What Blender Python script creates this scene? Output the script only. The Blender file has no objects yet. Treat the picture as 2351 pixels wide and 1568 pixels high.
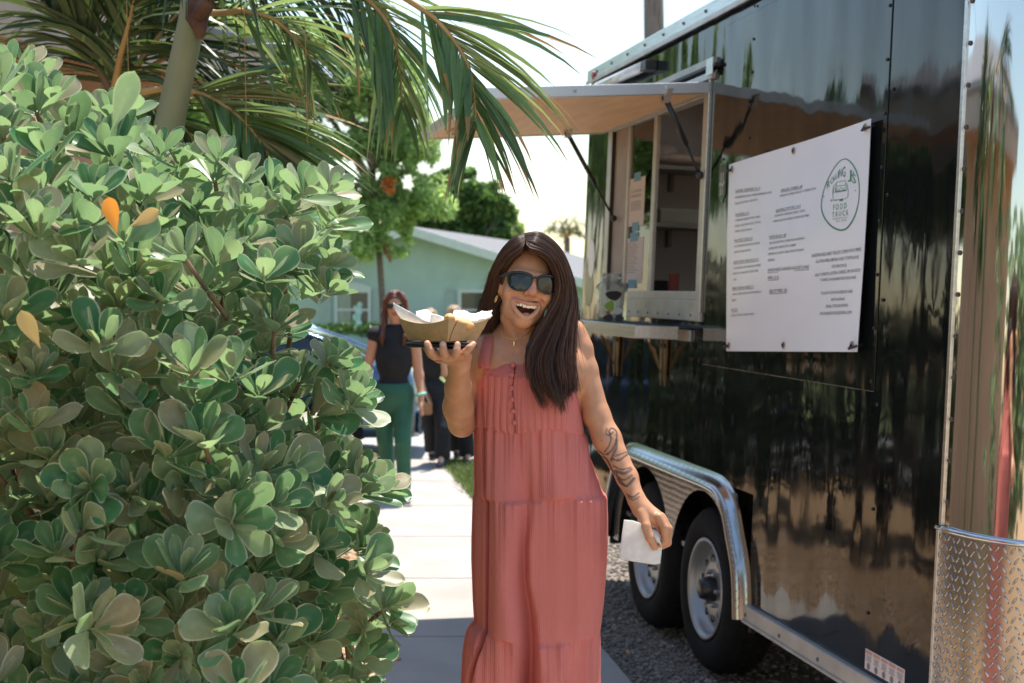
import bpy, bmesh, math, random
import numpy as np
from mathutils import Vector, Matrix
R = math.radians
random.seed(7); np.random.seed(7)
scene = bpy.context.scene
COL = scene.collection

# ------------------------------------------------------------------ camera, sky, sun, exposure
FPX, CAMH, HZ = 3350.0, 1.58, 685.0          # focal length in pixels of a 2351 px wide frame, eye height, horizon row
PITCH = math.atan((784 - HZ) / FPX)
cam_d = bpy.data.cameras.new('camera'); cam = bpy.data.objects.new('camera', cam_d); COL.objects.link(cam)
cam.location = (0, 0, CAMH); cam.rotation_euler = (R(90) - PITCH, 0, 0)
cam_d.sensor_width = 36; cam_d.lens = 36 * FPX / 2351
cam_d.clip_start = 0.05; cam_d.clip_end = 2000
cam_d.dof.use_dof = True; cam_d.dof.focus_distance = 3.38; cam_d.dof.aperture_fstop = 6.0
scene.camera = cam
SUN_EL, SUN_AZ = 73.0, 22.0                  # azimuth clockwise from +Y (away from the camera)
world = bpy.data.worlds.new('World'); scene.world = world; world.use_nodes = True
wn = world.node_tree; wn.nodes.clear()
sky = wn.nodes.new('ShaderNodeTexSky'); sky.sky_type = 'NISHITA'; sky.sun_disc = False
sky.sun_elevation = R(SUN_EL); sky.sun_rotation = R(SUN_AZ); sky.air_density = 1.5; sky.dust_density = 0.4; sky.ozone_density = 1.0
bg = wn.nodes.new('ShaderNodeBackground'); bg.inputs[1].default_value = 0.125
wo = wn.nodes.new('ShaderNodeOutputWorld'); wn.links.new(sky.outputs[0], bg.inputs[0]); wn.links.new(bg.outputs[0], wo.inputs[0])
sun_d = bpy.data.lights.new('sun', 'SUN'); sun = bpy.data.objects.new('sun', sun_d); COL.objects.link(sun)
sun_d.energy = 5.0; sun_d.angle = R(0.5); sun_d.color = (1.0, 0.93, 0.82)
_sd = Vector((math.sin(R(SUN_AZ)) * math.cos(R(SUN_EL)), math.cos(R(SUN_AZ)) * math.cos(R(SUN_EL)), math.sin(R(SUN_EL))))
sun.rotation_euler = _sd.to_track_quat('Z', 'Y').to_euler(); sun.location = (2, 6, 8)
scene.view_settings.view_transform = 'Standard'; scene.view_settings.look = 'None'
scene.view_settings.exposure = 0.92; scene.view_settings.gamma = 1.0
scene.view_settings.use_curve_mapping = False
try:
    scene.cycles.max_bounces = 8; scene.cycles.transparent_max_bounces = 8
    scene.cycles.use_denoising = True
except Exception: pass

# ------------------------------------------------------------------ helpers
_cp, _sp = math.cos(PITCH), math.sin(PITCH)
def ray(px, py):
    x = (px - 1175.5) / FPX; z = -(py - 784) / FPX
    return Vector((x, _cp + z * _sp, -_sp + z * _cp))
CAMP = Vector((0, 0, CAMH))
def at(px, py, Y):
    r = ray(px, py); return CAMP + r * (Y / r.y)
def gnd(px, py, z=0.0):
    r = ray(px, py); return CAMP + r * ((z - CAMH) / r.z)

def mesh_obj(name, verts, faces, mat=None, parent=None, smooth=False, attrs=None):
    me = bpy.data.meshes.new(name)
    if isinstance(faces, np.ndarray):
        v = np.asarray(verts, np.float32); nf, k = faces.shape
        me.vertices.add(len(v)); me.vertices.foreach_set('co', v.ravel())
        me.loops.add(nf * k); me.loops.foreach_set('vertex_index', faces.astype(np.int32).ravel())
        me.polygons.add(nf); me.polygons.foreach_set('loop_start', np.arange(0, nf * k, k, dtype=np.int32))
        me.polygons.foreach_set('loop_total', np.full(nf, k, np.int32))
        me.update(calc_edges=True); me.validate()
    else:
        me.from_pydata([tuple(v) for v in verts], [], [tuple(f) for f in faces]); me.update()
    if smooth: me.polygons.foreach_set('use_smooth', np.ones(len(me.polygons), bool))
    for an, (kind, data) in (attrs or {}).items():
        a = me.attributes.new(an, kind, 'POINT')
        if kind == 'FLOAT_COLOR': a.data.foreach_set('color', np.asarray(data, np.float32).ravel())
        else: a.data.foreach_set('value', np.asarray(data, np.float32).ravel())
    o = bpy.data.objects.new(name, me); COL.objects.link(o)
    if mat: me.materials.append(mat)
    if parent: o.parent = parent
    return o
def bm_obj(name, bm, mat=None, parent=None, smooth=False, recalc=True):
    if recalc: bmesh.ops.recalc_face_normals(bm, faces=bm.faces[:])
    me = bpy.data.meshes.new(name); bm.to_mesh(me); bm.free()
    if smooth: me.polygons.foreach_set('use_smooth', np.ones(len(me.polygons), bool))
    o = bpy.data.objects.new(name, me); COL.objects.link(o)
    if mat: me.materials.append(mat)
    if parent: o.parent = parent
    return o
def tag(o, label=None, cat=None, group=None, kind=None):
    if label: o['label'] = label
    if cat: o['category'] = cat
    if group: o['group'] = group
    if kind: o['kind'] = kind
    return o
def empty(name, loc=(0, 0, 0), mat=None, label=None, cat=None, group=None):
    o = bpy.data.objects.new(name, None); COL.objects.link(o); o.empty_display_size = 0.1
    if mat is not None: o.matrix_world = mat
    else: o.location = loc
    return tag(o, label, cat, group)
def dup(o, parent=None, matrix=None, label=None):
    c = o.copy(); COL.objects.link(c); c.parent = parent
    if matrix is not None: c.matrix_local = matrix
    if label: c['label'] = label
    for ch in o.children: dup(ch, c)
    return c

def box(bm, lo, hi, bev=0.0):
    vs = [bm.verts.new((x, y, z)) for x in (lo[0], hi[0]) for y in (lo[1], hi[1]) for z in (lo[2], hi[2])]
    fs = [(0, 1, 3, 2), (4, 6, 7, 5), (0, 4, 5, 1), (2, 3, 7, 6), (0, 2, 6, 4), (1, 5, 7, 3)]
    fl = [bm.faces.new([vs[i] for i in f]) for f in fs]
    if bev:
        es = list({e for f in fl for e in f.edges})
        bmesh.ops.bevel(bm, geom=es, offset=bev, segments=2, affect='EDGES', profile=0.5)
    return bm
def boxo(name, lo, hi, mat, parent=None, bev=0.0):
    return bm_obj(name, box(bmesh.new(), lo, hi, bev), mat, parent)
def tube(bm, pts, rad, n=8, cap=True):
    pts = [Vector(p) for p in pts]; rings = []
    rad = rad if isinstance(rad, (list, tuple)) else [rad] * len(pts)
    ref = Vector((0, 0, 1))
    for i, p in enumerate(pts):
        t = (pts[min(i + 1, len(pts) - 1)] - pts[max(i - 1, 0)]).normalized()
        if abs(t.dot(ref)) > 0.95: ref = Vector((1, 0, 0)) if abs(t.x) < 0.9 else Vector((0, 1, 0))
        a = t.cross(ref).normalized(); b = t.cross(a).normalized(); ref = b.cross(t) * 1.0 if False else ref
        rings.append([bm.verts.new(p + (a * math.cos(2 * math.pi * k / n) + b * math.sin(2 * math.pi * k / n)) * rad[i]) for k in range(n)])
    for r0, r1 in zip(rings, rings[1:]):
        for k in range(n): bm.faces.new((r0[k], r0[(k + 1) % n], r1[(k + 1) % n], r1[k]))
    if cap:
        try: bm.faces.new(rings[0][::-1]); bm.faces.new(rings[-1])
        except Exception: pass
    return bm
def lathe(bm, prof, n=32, axis_fn=None):
    """prof: (radius, height) list; axis_fn maps (x, y, h) to a point."""
    f = axis_fn or (lambda x, y, h: (x, y, h)); rings = []
    for r, h in prof:
        rings.append([bm.verts.new(f(r * math.cos(2 * math.pi * k / n), r * math.sin(2 * math.pi * k / n), h)) for k in range(n)])
    for r0, r1 in zip(rings, rings[1:]):
        for k in range(n): bm.faces.new((r0[k], r0[(k + 1) % n], r1[(k + 1) % n], r1[k]))
    return bm
def disc(bm, c, a, b, r, n=16):
    c, a, b = Vector(c), Vector(a), Vector(b)
    return bm.faces.new([bm.verts.new(c + a * (r * math.cos(2 * math.pi * k / n)) + b * (r * math.sin(2 * math.pi * k / n))) for k in range(n)])
def smooth_loop(P, n=6):
    out = []; L = len(P)
    for i in range(L):
        p = [np.array(P[(i + j) % L], float) for j in (-1, 0, 1, 2)]
        for t in np.linspace(0, 1, n, endpoint=False): out.append(.5 * (2 * p[1] + (-p[0] + p[2]) * t + (2 * p[0] - 5 * p[1] + 4 * p[2] - p[3]) * t * t + (-p[0] + 3 * p[1] - 3 * p[2] + p[3]) * t ** 3))
    return out
def uvsph(bm, c, r, nu=10, nv=7, M3=None):
    c = Vector(c); r = Vector(r) if hasattr(r, '__len__') else Vector((r, r, r)); rows = []
    for j in range(1, nv):
        th = math.pi * j / nv
        rows.append([Vector((r.x * math.sin(th) * math.cos(2 * math.pi * i / nu), r.y * math.sin(th) * math.sin(2 * math.pi * i / nu), r.z * math.cos(th))) for i in range(nu)])
    T = (lambda v: c + (M3 @ v if M3 else v))
    rv = [[bm.verts.new(T(v)) for v in row] for row in rows]
    top = bm.verts.new(T(Vector((0, 0, r.z)))); bot = bm.verts.new(T(Vector((0, 0, -r.z))))
    for i in range(nu):
        bm.faces.new((top, rv[0][i], rv[0][(i + 1) % nu])); bm.faces.new((bot, rv[-1][(i + 1) % nu], rv[-1][i]))
        for a, b in zip(rv, rv[1:]): bm.faces.new((a[i], b[i], b[(i + 1) % nu], a[(i + 1) % nu]))
    return bm

# ------------------------------------------------------------------ materials
MATS = {}
def M(name, col, rough=0.6, metal=0.0, var=0.15, vscale=6.0, bump=0.0, bscale=60.0, spec=0.5, coat=0.0, stretch=(1, 1, 1), col2=None, bdist=0.002):
    if name in MATS: return MATS[name]
    m = bpy.data.materials.new(name); m.use_nodes = True; nt = m.node_tree; nd = nt.nodes
    bs = nd['Principled BSDF']; bs.inputs['Roughness'].default_value = rough; bs.inputs['Metallic'].default_value = metal
    bs.inputs['Specular IOR Level'].default_value = spec
    if coat: bs.inputs['Coat Weight'].default_value = coat; bs.inputs['Coat Roughness'].default_value = 0.03
    tc = nd.new('ShaderNodeTexCoord'); mp = nd.new('ShaderNodeMapping'); mp.inputs['Scale'].default_value = stretch
    nt.links.new(tc.outputs['Object'], mp.inputs[0])
    if var or col2:
        no = nd.new('ShaderNodeTexNoise'); no.inputs['Scale'].default_value = vscale; no.inputs['Detail'].default_value = 4
        nt.links.new(mp.outputs[0], no.inputs['Vector'])
        rp = nd.new('ShaderNodeMapRange'); rp.inputs[1].default_value = 0.3; rp.inputs[2].default_value = 0.7
        nt.links.new(no.outputs[0], rp.inputs[0])
        mx = nd.new('ShaderNodeMix'); mx.data_type = 'RGBA'
        c2 = col2 or tuple(min(1, c * (1 + var)) for c in col); c1 = col if col2 else tuple(c * (1 - var) for c in col)
        mx.inputs[6].default_value = (*c1, 1); mx.inputs[7].default_value = (*c2, 1)
        nt.links.new(rp.outputs[0], mx.inputs[0]); nt.links.new(mx.outputs[2], bs.inputs['Base Color'])
    else: bs.inputs['Base Color'].default_value = (*col, 1)
    if bump:
        n2 = nd.new('ShaderNodeTexNoise'); n2.inputs['Scale'].default_value = bscale; n2.inputs['Detail'].default_value = 3
        nt.links.new(mp.outputs[0], n2.inputs['Vector'])
        b = nd.new('ShaderNodeBump'); b.inputs['Strength'].default_value = bump; b.inputs['Distance'].default_value = bdist
        nt.links.new(n2.outputs[0], b.inputs['Height']); nt.links.new(b.outputs[0], bs.inputs['Normal'])
    MATS[name] = m; return m
def flat(name, col, rough=0.6, metal=0.0, spec=0.5): return M(name, col, rough, metal, var=0.0, spec=spec)
def attr_mat(name, attr, rough=0.5, spec=0.4, sss=0.0, bump=0.0, bscale=300, var=0.08):
    """base colour from a per-vertex colour attribute times a fine mottling"""
    m = bpy.data.materials.new(name); m.use_nodes = True; nt = m.node_tree; nd = nt.nodes; bs = nd['Principled BSDF']
    bs.inputs['Roughness'].default_value = rough; bs.inputs['Specular IOR Level'].default_value = spec
    if sss:
        bs.inputs['Subsurface Weight'].default_value = sss; bs.inputs['Subsurface Radius'].default_value = (1.0, 0.35, 0.2); bs.inputs['Subsurface Scale'].default_value = 0.006
    at_ = nd.new('ShaderNodeAttribute'); at_.attribute_name = attr
    tc = nd.new('ShaderNodeTexCoord'); no = nd.new('ShaderNodeTexNoise'); no.inputs['Scale'].default_value = 40; no.inputs['Detail'].default_value = 5
    nt.links.new(tc.outputs['Object'], no.inputs['Vector'])
    rp = nd.new('ShaderNodeMapRange'); rp.inputs[1].default_value = 0.25; rp.inputs[2].default_value = 0.75; rp.inputs[3].default_value = 1 - var; rp.inputs[4].default_value = 1 + var
    nt.links.new(no.outputs[0], rp.inputs[0])
    mx = nd.new('ShaderNodeVectorMath'); mx.operation = 'SCALE'
    nt.links.new(at_.outputs['Color'], mx.inputs[0]); nt.links.new(rp.outputs[0], mx.inputs['Scale']); nt.links.new(mx.outputs[0], bs.inputs['Base Color'])
    if bump:
        n2 = nd.new('ShaderNodeTexNoise'); n2.inputs['Scale'].default_value = bscale; nt.links.new(tc.outputs['Object'], n2.inputs['Vector'])
        b = nd.new('ShaderNodeBump'); b.inputs['Strength'].default_value = bump; b.inputs['Distance'].default_value = 0.001
        nt.links.new(n2.outputs[0], b.inputs['Height']); nt.links.new(b.outputs[0], bs.inputs['Normal'])
    return m
def leaf_mat(name, top, under, trans_col, tw=0.4, rough=0.35, rnd='object', edge=None, var=0.35, ramp=None):
    m = bpy.data.materials.new(name); m.use_nodes = True; nt = m.node_tree; nd = nt.nodes; L = nt.links
    bs = nd['Principled BSDF']; out = nd['Material Output']
    geo = nd.new('ShaderNodeNewGeometry')
    if rnd == 'object': rn = nd.new('ShaderNodeObjectInfo'); rs = rn.outputs['Random']
    else: rn = nd.new('ShaderNodeAttribute'); rn.attribute_name = 'rnd'; rs = rn.outputs['Fac']
    def mix(a, b, f):
        x = nd.new('ShaderNodeMix'); x.data_type = 'RGBA'
        for s, v in ((6, a), (7, b)):
            if isinstance(v, tuple): x.inputs[s].default_value = (*v, 1)
            else: L.new(v, x.inputs[s])
        if isinstance(f, float): x.inputs[0].default_value = f
        else: L.new(f, x.inputs[0])
        return x.outputs[2]
    lo = lambda c: tuple(v * (1 - var) for v in c); hi = lambda c: (c[0] * (1 + var * 1.1), c[1] * (1 + var * 0.8), c[2] * (1 + var * 0.6))
    ct = mix(lo(top), hi(top), rs); cu = mix(lo(under), hi(under), rs)
    if ramp:
        cr = nd.new('ShaderNodeValToRGB'); el = cr.color_ramp.elements
        while len(el) < len(ramp): el.new(0.5)
        for q, (ps, cc) in enumerate(ramp): el[q].position = ps; el[q].color = (*cc, 1)
        L.new(rs, cr.inputs[0]); ct = cr.outputs[0]; cu = mix(ct, under, 0.40)
    c = mix(ct, cu, geo.outputs['Backfacing'])
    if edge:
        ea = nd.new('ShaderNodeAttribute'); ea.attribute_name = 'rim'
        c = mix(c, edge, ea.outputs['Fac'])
    tc = nd.new('ShaderNodeTexCoord'); no = nd.new('ShaderNodeTexNoise'); no.inputs['Scale'].default_value = 60 if not ramp else 9; no.inputs['Detail'].default_value = 5
    L.new(tc.outputs['Object'], no.inputs['Vector'])
    if ramp:
        sp = nd.new('ShaderNodeMapRange'); sp.inputs[1].default_value = .70; sp.inputs[2].default_value = .76; vn = nd.new('ShaderNodeTexNoise'); vn.inputs['Scale'].default_value = 14; L.new(tc.outputs['Object'], vn.inputs['Vector']); L.new(vn.outputs[0], sp.inputs[0]); c = mix(c, (.10, .06, .03), sp.outputs[0])
    rp = nd.new('ShaderNodeMapRange'); rp.inputs[1].default_value = 0.2; rp.inputs[2].default_value = 0.8; rp.inputs[3].default_value = 0.82; rp.inputs[4].default_value = 1.15
    L.new(no.outputs[0], rp.inputs[0])
    sc = nd.new('ShaderNodeVectorMath'); sc.operation = 'SCALE'; L.new(c, sc.inputs[0]); L.new(rp.outputs[0], sc.inputs['Scale'])
    L.new(sc.outputs[0], bs.inputs['Base Color']); bs.inputs['Roughness'].default_value = rough; bs.inputs['Specular IOR Level'].default_value = 0.4
    tr = nd.new('ShaderNodeBsdfTranslucent'); tcx = mix(lo(trans_col), hi(trans_col), rs); L.new(tcx, tr.inputs[0])
    ms = nd.new('ShaderNodeMixShader'); ms.inputs[0].default_value = tw
    L.new(bs.outputs[0], ms.inputs[1]); L.new(tr.outputs[0], ms.inputs[2]); L.new(ms.outputs[0], out.inputs[0])
    return m
def glass(name, tint=(1, 1, 1), haze=0.0):
    m = bpy.data.materials.new(name); m.use_nodes = True; nt = m.node_tree; nd = nt.nodes; out = nd['Material Output']
    nd.remove(nd['Principled BSDF'])
    t = nd.new('ShaderNodeBsdfTransparent'); t.inputs[0].default_value = (*tint, 1)
    g = nd.new('ShaderNodeBsdfGlossy'); g.inputs['Roughness'].default_value = 0.02
    fr = nd.new('ShaderNodeFresnel'); fr.inputs[0].default_value = 1.5
    ms = nd.new('ShaderNodeMixShader'); nt.links.new(fr.outputs[0], ms.inputs[0]); nt.links.new(t.outputs[0], ms.inputs[1]); nt.links.new(g.outputs[0], ms.inputs[2])
    if haze:
        df = nd.new('ShaderNodeBsdfDiffuse'); df.inputs[0].default_value = (.8, .85, .83, 1); m2 = nd.new('ShaderNodeMixShader'); m2.inputs[0].default_value = haze; nt.links.new(ms.outputs[0], m2.inputs[1]); nt.links.new(df.outputs[0], m2.inputs[2]); ms = m2
    nt.links.new(ms.outputs[0], out.inputs[0]); return m

# ------------------------------------------------------------------ implicit surfaces (bodies, hair, soft things)
class Field:
    def __init__(s, xs, ys, zs):
        s.a = [np.asarray(q, np.float32) for q in (xs, ys, zs)]
        s.f = np.full([len(q) for q in s.a], 0.5, np.float32)
    def _cut(s, lo, hi):
        sl = []
        for q, l, h in zip(s.a, lo, hi):
            i, j = np.searchsorted(q, l), np.searchsorted(q, h)
            if j - i < 1: return None, None
            sl.append(slice(i, j))
        sl = tuple(sl)
        return sl, np.meshgrid(*[q[c] for q, c in zip(s.a, sl)], indexing='ij', sparse=True)
    def _put(s, sl, d, k, sub):
        A = s.f[sl]
        if sub:
            h = np.clip(0.5 - 0.5 * (A + d) / k, 0, 1) if k > 0 else None
            s.f[sl] = np.maximum(A, -d) if k <= 0 else A * (1 - h) - d * h + k * h * (1 - h)
        else:
            if k <= 0: s.f[sl] = np.minimum(A, d)
            else:
                h = np.clip(0.5 + 0.5 * (A - d) / k, 0, 1); s.f[sl] = A * (1 - h) + d * h - k * h * (1 - h)
    def cap(s, a, b, ra, rb=None, k=0.01, sub=False):
        a, b = np.array(a, float), np.array(b, float); rb = ra if rb is None else rb
        m = max(ra, rb) + k * 1.2 + 0.012
        sl, g = s._cut(np.minimum(a, b) - m, np.maximum(a, b) + m)
        if sl is None: return
        ba = b - a; L2 = max(float(ba @ ba), 1e-9)
        px, py, pz = g[0] - a[0], g[1] - a[1], g[2] - a[2]
        t = np.clip((px * ba[0] + py * ba[1] + pz * ba[2]) / L2, 0, 1)
        d = np.sqrt((px - t * ba[0]) ** 2 + (py - t * ba[1]) ** 2 + (pz - t * ba[2]) ** 2) - (ra + (rb - ra) * t)
        s._put(sl, d.astype(np.float32), k, sub)
    def chain(s, pts, rads, k=0.008, sub=False):
        for i in range(len(pts) - 1): s.cap(pts[i], pts[i + 1], rads[i], rads[i + 1], k, sub)
    def ell(s, c, r, B=None, k=0.01, sub=False):
        c = np.array(c, float); r = np.array(r, float); m = r.max() + k * 1.2 + 0.012
        sl, g = s._cut(c - m, c + m)
        if sl is None: return
        p = [g[0] - c[0], g[1] - c[1], g[2] - c[2]]
        if B is not None: p = [p[0] * B[0][i] + p[1] * B[1][i] + p[2] * B[2][i] for i in range(3)]
        k0 = np.sqrt(sum((p[i] / r[i]) ** 2 for i in range(3))); k1 = np.sqrt(sum((p[i] / r[i] ** 2) ** 2 for i in range(3))) + 1e-9
        s._put(sl, (k0 * (k0 - 1) / k1).astype(np.float32), k, sub)
    def mesh(s):
        f = s.f; n = f < 0
        c = [n[i:n.shape[0] - 1 + i, j:n.shape[1] - 1 + j, k:n.shape[2] - 1 + k] for i in (0, 1) for j in (0, 1) for k in (0, 1)]
        anyc = np.zeros_like(c[0]); allc = np.ones_like(c[0])
        for q in c: anyc |= q; allc &= q
        act = anyc & ~allc; I, J, K = np.nonzero(act); N = len(I)
        idx = np.full(act.shape, -1, np.int32); idx[I, J, K] = np.arange(N)
        offs = [(i, j, k) for i in (0, 1) for j in (0, 1) for k in (0, 1)]
        val = np.stack([f[I + o[0], J + o[1], K + o[2]] for o in offs], 1)
        acc = np.zeros((N, 3)); cnt = np.zeros(N)
        for a in range(8):
            for b in range(a + 1, 8):
                if sum(abs(x - y) for x, y in zip(offs[a], offs[b])) != 1: continue
                va, vb = val[:, a], val[:, b]; mk = (va < 0) != (vb < 0)
                t = np.where(mk, va / np.where(mk, va - vb, 1), 0)
                for ax in range(3): acc[:, ax] += np.where(mk, offs[a][ax] + t * (offs[b][ax] - offs[a][ax]), 0)
                cnt += mk
        acc /= cnt[:, None]
        V = np.empty((N, 3))
        for ax, ii in enumerate((I, J, K)):
            q = s.a[ax]; V[:, ax] = q[ii] + acc[:, ax] * (q[ii + 1] - q[ii])
        F = []
        for ax in range(3):
            u, v = [(1, 2), (2, 0), (0, 1)][ax]
            A = n; sl0 = [slice(None)] * 3; sl1 = [slice(None)] * 3; sl0[ax] = slice(0, -1); sl1[ax] = slice(1, None)
            e = A[tuple(sl0)] != A[tuple(sl1)]; ins = A[tuple(sl0)]
            P = np.array(np.nonzero(e)); ok = (P[u] > 0) & (P[v] > 0) & (P[u] < act.shape[u]) & (P[v] < act.shape[v])
            P = P[:, ok]; inside = ins[tuple(P)]
            def cell(du, dv):
                q = P.copy(); q[u] += du; q[v] += dv; return idx[tuple(q)]
            quad = np.stack([cell(-1, -1), cell(0, -1), cell(0, 0), cell(-1, 0)], 1)
            quad[~inside] = quad[~inside][:, ::-1]; F.append(quad)
        F = np.concatenate(F); F = F[(F >= 0).all(1)]
        return V, F
def axis(*segs):
    """segs: (start, end, step) pieces of an uneven grid axis"""
    out = []
    for a, b, st in segs: out.append(np.arange(a, b - st * 0.5, st))
    return np.unique(np.round(np.concatenate(out + [[segs[-1][1]]]), 5))
# ------------------------------------------------------------------ ground, sidewalk, road
def sheet(name, poly, z, mat, kind='structure'):
    return tag(mesh_obj(name, [(x, y, z) for x, y in poly], [list(range(len(poly)))], mat), kind=kind)
sand = M('sandy ground', (0.36, 0.23, 0.12), 0.95, var=0.35, vscale=1.2, bump=0.6, bscale=30, bdist=0.02)
sheet('ground', [(-300, -300), (300, -300), (300, 700), (-300, 700)], -0.05, sand)
gravel_m = M('grey gravel', (0.20, 0.17, 0.14), 0.95, var=0.55, vscale=45, bump=1.0, bscale=70, bdist=0.02)
sheet('gravel_lot', [(0.52, -4), (14, -4), (14, 14.2), (-0.62, 14.2)], -0.028, gravel_m)
pebble_bed_m = M('pebble bed', (0.40, 0.25, 0.13), 0.9, var=0.5, vscale=50, bump=0.9, bscale=55, bdist=0.02)
sheet('pebble_bed', [(-9, -4), (0.7, -4), (-1.6, 14.2), (-9, 14.2)], -0.034, pebble_bed_m)
road_m = M('pale road', (0.34, 0.33, 0.32), 0.9, var=0.12, vscale=3, bump=0.4, bscale=120, bdist=0.006)
sheet('road', [(-60, 14.6), (60, 14.6), (60, 21.5), (-60, 21.5)], -0.03, road_m)
verge_m = M('far verge', (0.16, 0.20, 0.07), 0.95, var=0.5, vscale=4, bump=0.8, bscale=60, bdist=0.03)
sheet('grass_verge', [(-60, 21.7), (60, 21.7), (60, 60), (-60, 60)], -0.026, verge_m)
conc = M('sidewalk concrete', (0.30, 0.27, 0.25), 0.85, var=0.10, vscale=2.5, bump=0.35, bscale=180, bdist=0.003, col2=(0.37, 0.335, 0.31))
walk = tag(boxo('sidewalk_base', (-0.01, -0.01, -0.2), (0.01, 0.01, -0.19), conc), kind='structure')
walk.name = 'sidewalk'
WDIR = -0.142
def walk_x(y, s): return (-0.52 if s < 0 else 0.50) + WDIR * (y - 5.95)
joints = [-3.2, -1.8, -0.3, 1.2, 2.6, 4.1, 5.55, 6.78, 8.2, 9.65, 11.1, 12.6, 14.3]
for y0, y1 in zip(joints, joints[1:]):
    bm = bmesh.new(); a, b = y0 + 0.003, y1 - 0.003; lo, hi = [], []
    for (y, s) in ((a, -1), (a, 1), (b, 1), (b, -1)):
        x = walk_x(y, s); hi.append(bm.verts.new((x, y, 0.0))); lo.append(bm.verts.new((x, y, -0.09)))
    bm.faces.new(hi)
    for i in range(4): bm.faces.new((lo[i], lo[(i + 1) % 4], hi[(i + 1) % 4], hi[i]))
    bmesh.ops.bevel(bm, geom=[e for e in bm.edges if all(v in hi for v in e.verts)], offset=0.006, segments=2, affect='EDGES')
    bm_obj('paving_slab', bm, conc, walk)

# pebbles along the hedge side of the path: one lot of stones, nobody could count them
rng = np.random.default_rng(3)
def scatter(name, n, region, size, mat, z=-0.03, squash=0.6, kind='stuff'):
    t = (1 + 5 ** 0.5) / 2
    iv = np.array([(-1, t, 0), (1, t, 0), (-1, -t, 0), (1, -t, 0), (0, -1, t), (0, 1, t), (0, -1, -t), (0, 1, -t), (t, 0, -1), (t, 0, 1), (-t, 0, -1), (-t, 0, 1)]) / 1.9
    fc = np.array([(0, 11, 5), (0, 5, 1), (0, 1, 7), (0, 7, 10), (0, 10, 11), (1, 5, 9), (5, 11, 4), (11, 10, 2), (10, 7, 6), (7, 1, 8), (3, 9, 4), (3, 4, 2), (3, 2, 6), (3, 6, 8), (3, 8, 9), (4, 9, 5), (2, 4, 11), (6, 2, 10), (8, 6, 7), (9, 8, 1)])
    P = np.array([region() for _ in range(n)]); S = rng.uniform(*size, n)[:, None] * rng.uniform(0.7, 1.35, (n, 3)); S[:, 2] *= squash
    an = rng.uniform(0, 6.28, n); ca, sa = np.cos(an), np.sin(an)
    v = iv[None] * S[:, None, :] + rng.normal(0, 0.08, (n, 12, 3)) * S[:, None, :]
    x = v[..., 0] * ca[:, None] - v[..., 1] * sa[:, None]; y = v[..., 0] * sa[:, None] + v[..., 1] * ca[:, None]
    v = np.stack([x + P[:, :1], y + P[:, 1:2], v[..., 2] + z + S[:, 2:] * 0.6], -1).reshape(-1, 3)
    f = (fc[None] + 12 * np.arange(n)[:, None, None]).reshape(-1, 3)
    shade = np.repeat(rng.uniform(0.0, 1.0, n), 12)
    o = mesh_obj(name, v, f, mat, smooth=True, attrs={'rnd': ('FLOAT', shade)})
    if kind: tag(o, kind=kind)
    return o
def rnd_mat(name, cols, rough=0.8):
    m = bpy.data.materials.new(name); m.use_nodes = True; nt = m.node_tree; bs = nt.nodes['Principled BSDF']; bs.inputs['Roughness'].default_value = rough
    a = nt.nodes.new('ShaderNodeAttribute'); a.attribute_name = 'rnd'; cr = nt.nodes.new('ShaderNodeValToRGB'); el = cr.color_ramp.elements
    while len(el) < len(cols): el.new(0.5)
    for i, c in enumerate(cols): el[i].position = i / (len(cols) - 1); el[i].color = (*c, 1)
    nt.links.new(a.outputs['Fac'], cr.inputs[0]); nt.links.new(cr.outputs[0], bs.inputs['Base Color']); return m
peb_m = rnd_mat('river pebbles', [(0.48, 0.32, 0.19), (0.30, 0.15, 0.06), (0.50, 0.42, 0.34), (0.22, 0.14, 0.08), (0.56, 0.36, 0.18)])
def reg_left():
    y = rng.uniform(4.6, 11.5); return (walk_x(y, -1) - 0.02 - abs(rng.normal(0, 0.55)), y)
scatter('pebbles', 9000, reg_left, (0.009, 0.022), peb_m, z=-0.034)
gr_m = rnd_mat('gravel stones', [(0.22, 0.19, 0.16), (0.12, 0.10, 0.09), (0.30, 0.26, 0.22), (0.17, 0.14, 0.12)])
def reg_right():
    y = rng.uniform(4.8, 13.5); return (walk_x(y, 1) + 0.02 + abs(rng.normal(0, 0.5)), y)
scatter('gravel_stones', 9000, reg_right, (0.006, 0.014), gr_m, z=-0.028)
loose = rnd_mat('stray pebble', [(0.50, 0.30, 0.16), (0.50, 0.30, 0.16)])
for nm, p, s in (('pebble', gnd(912, 1514), 0.02), ('pebble', gnd(1442, 1500), 0.013)):
    o = scatter('pebble', 1, lambda: (p.x, p.y), (s, s * 1.05), loose, z=0.0, kind=None)
    tag(o, 'orange brown pebble lying on the shaded sidewalk slab left of the dress' if s > 0.015 else 'small tan pebble on the gravel right of the dress hem', 'pebble')

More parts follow.
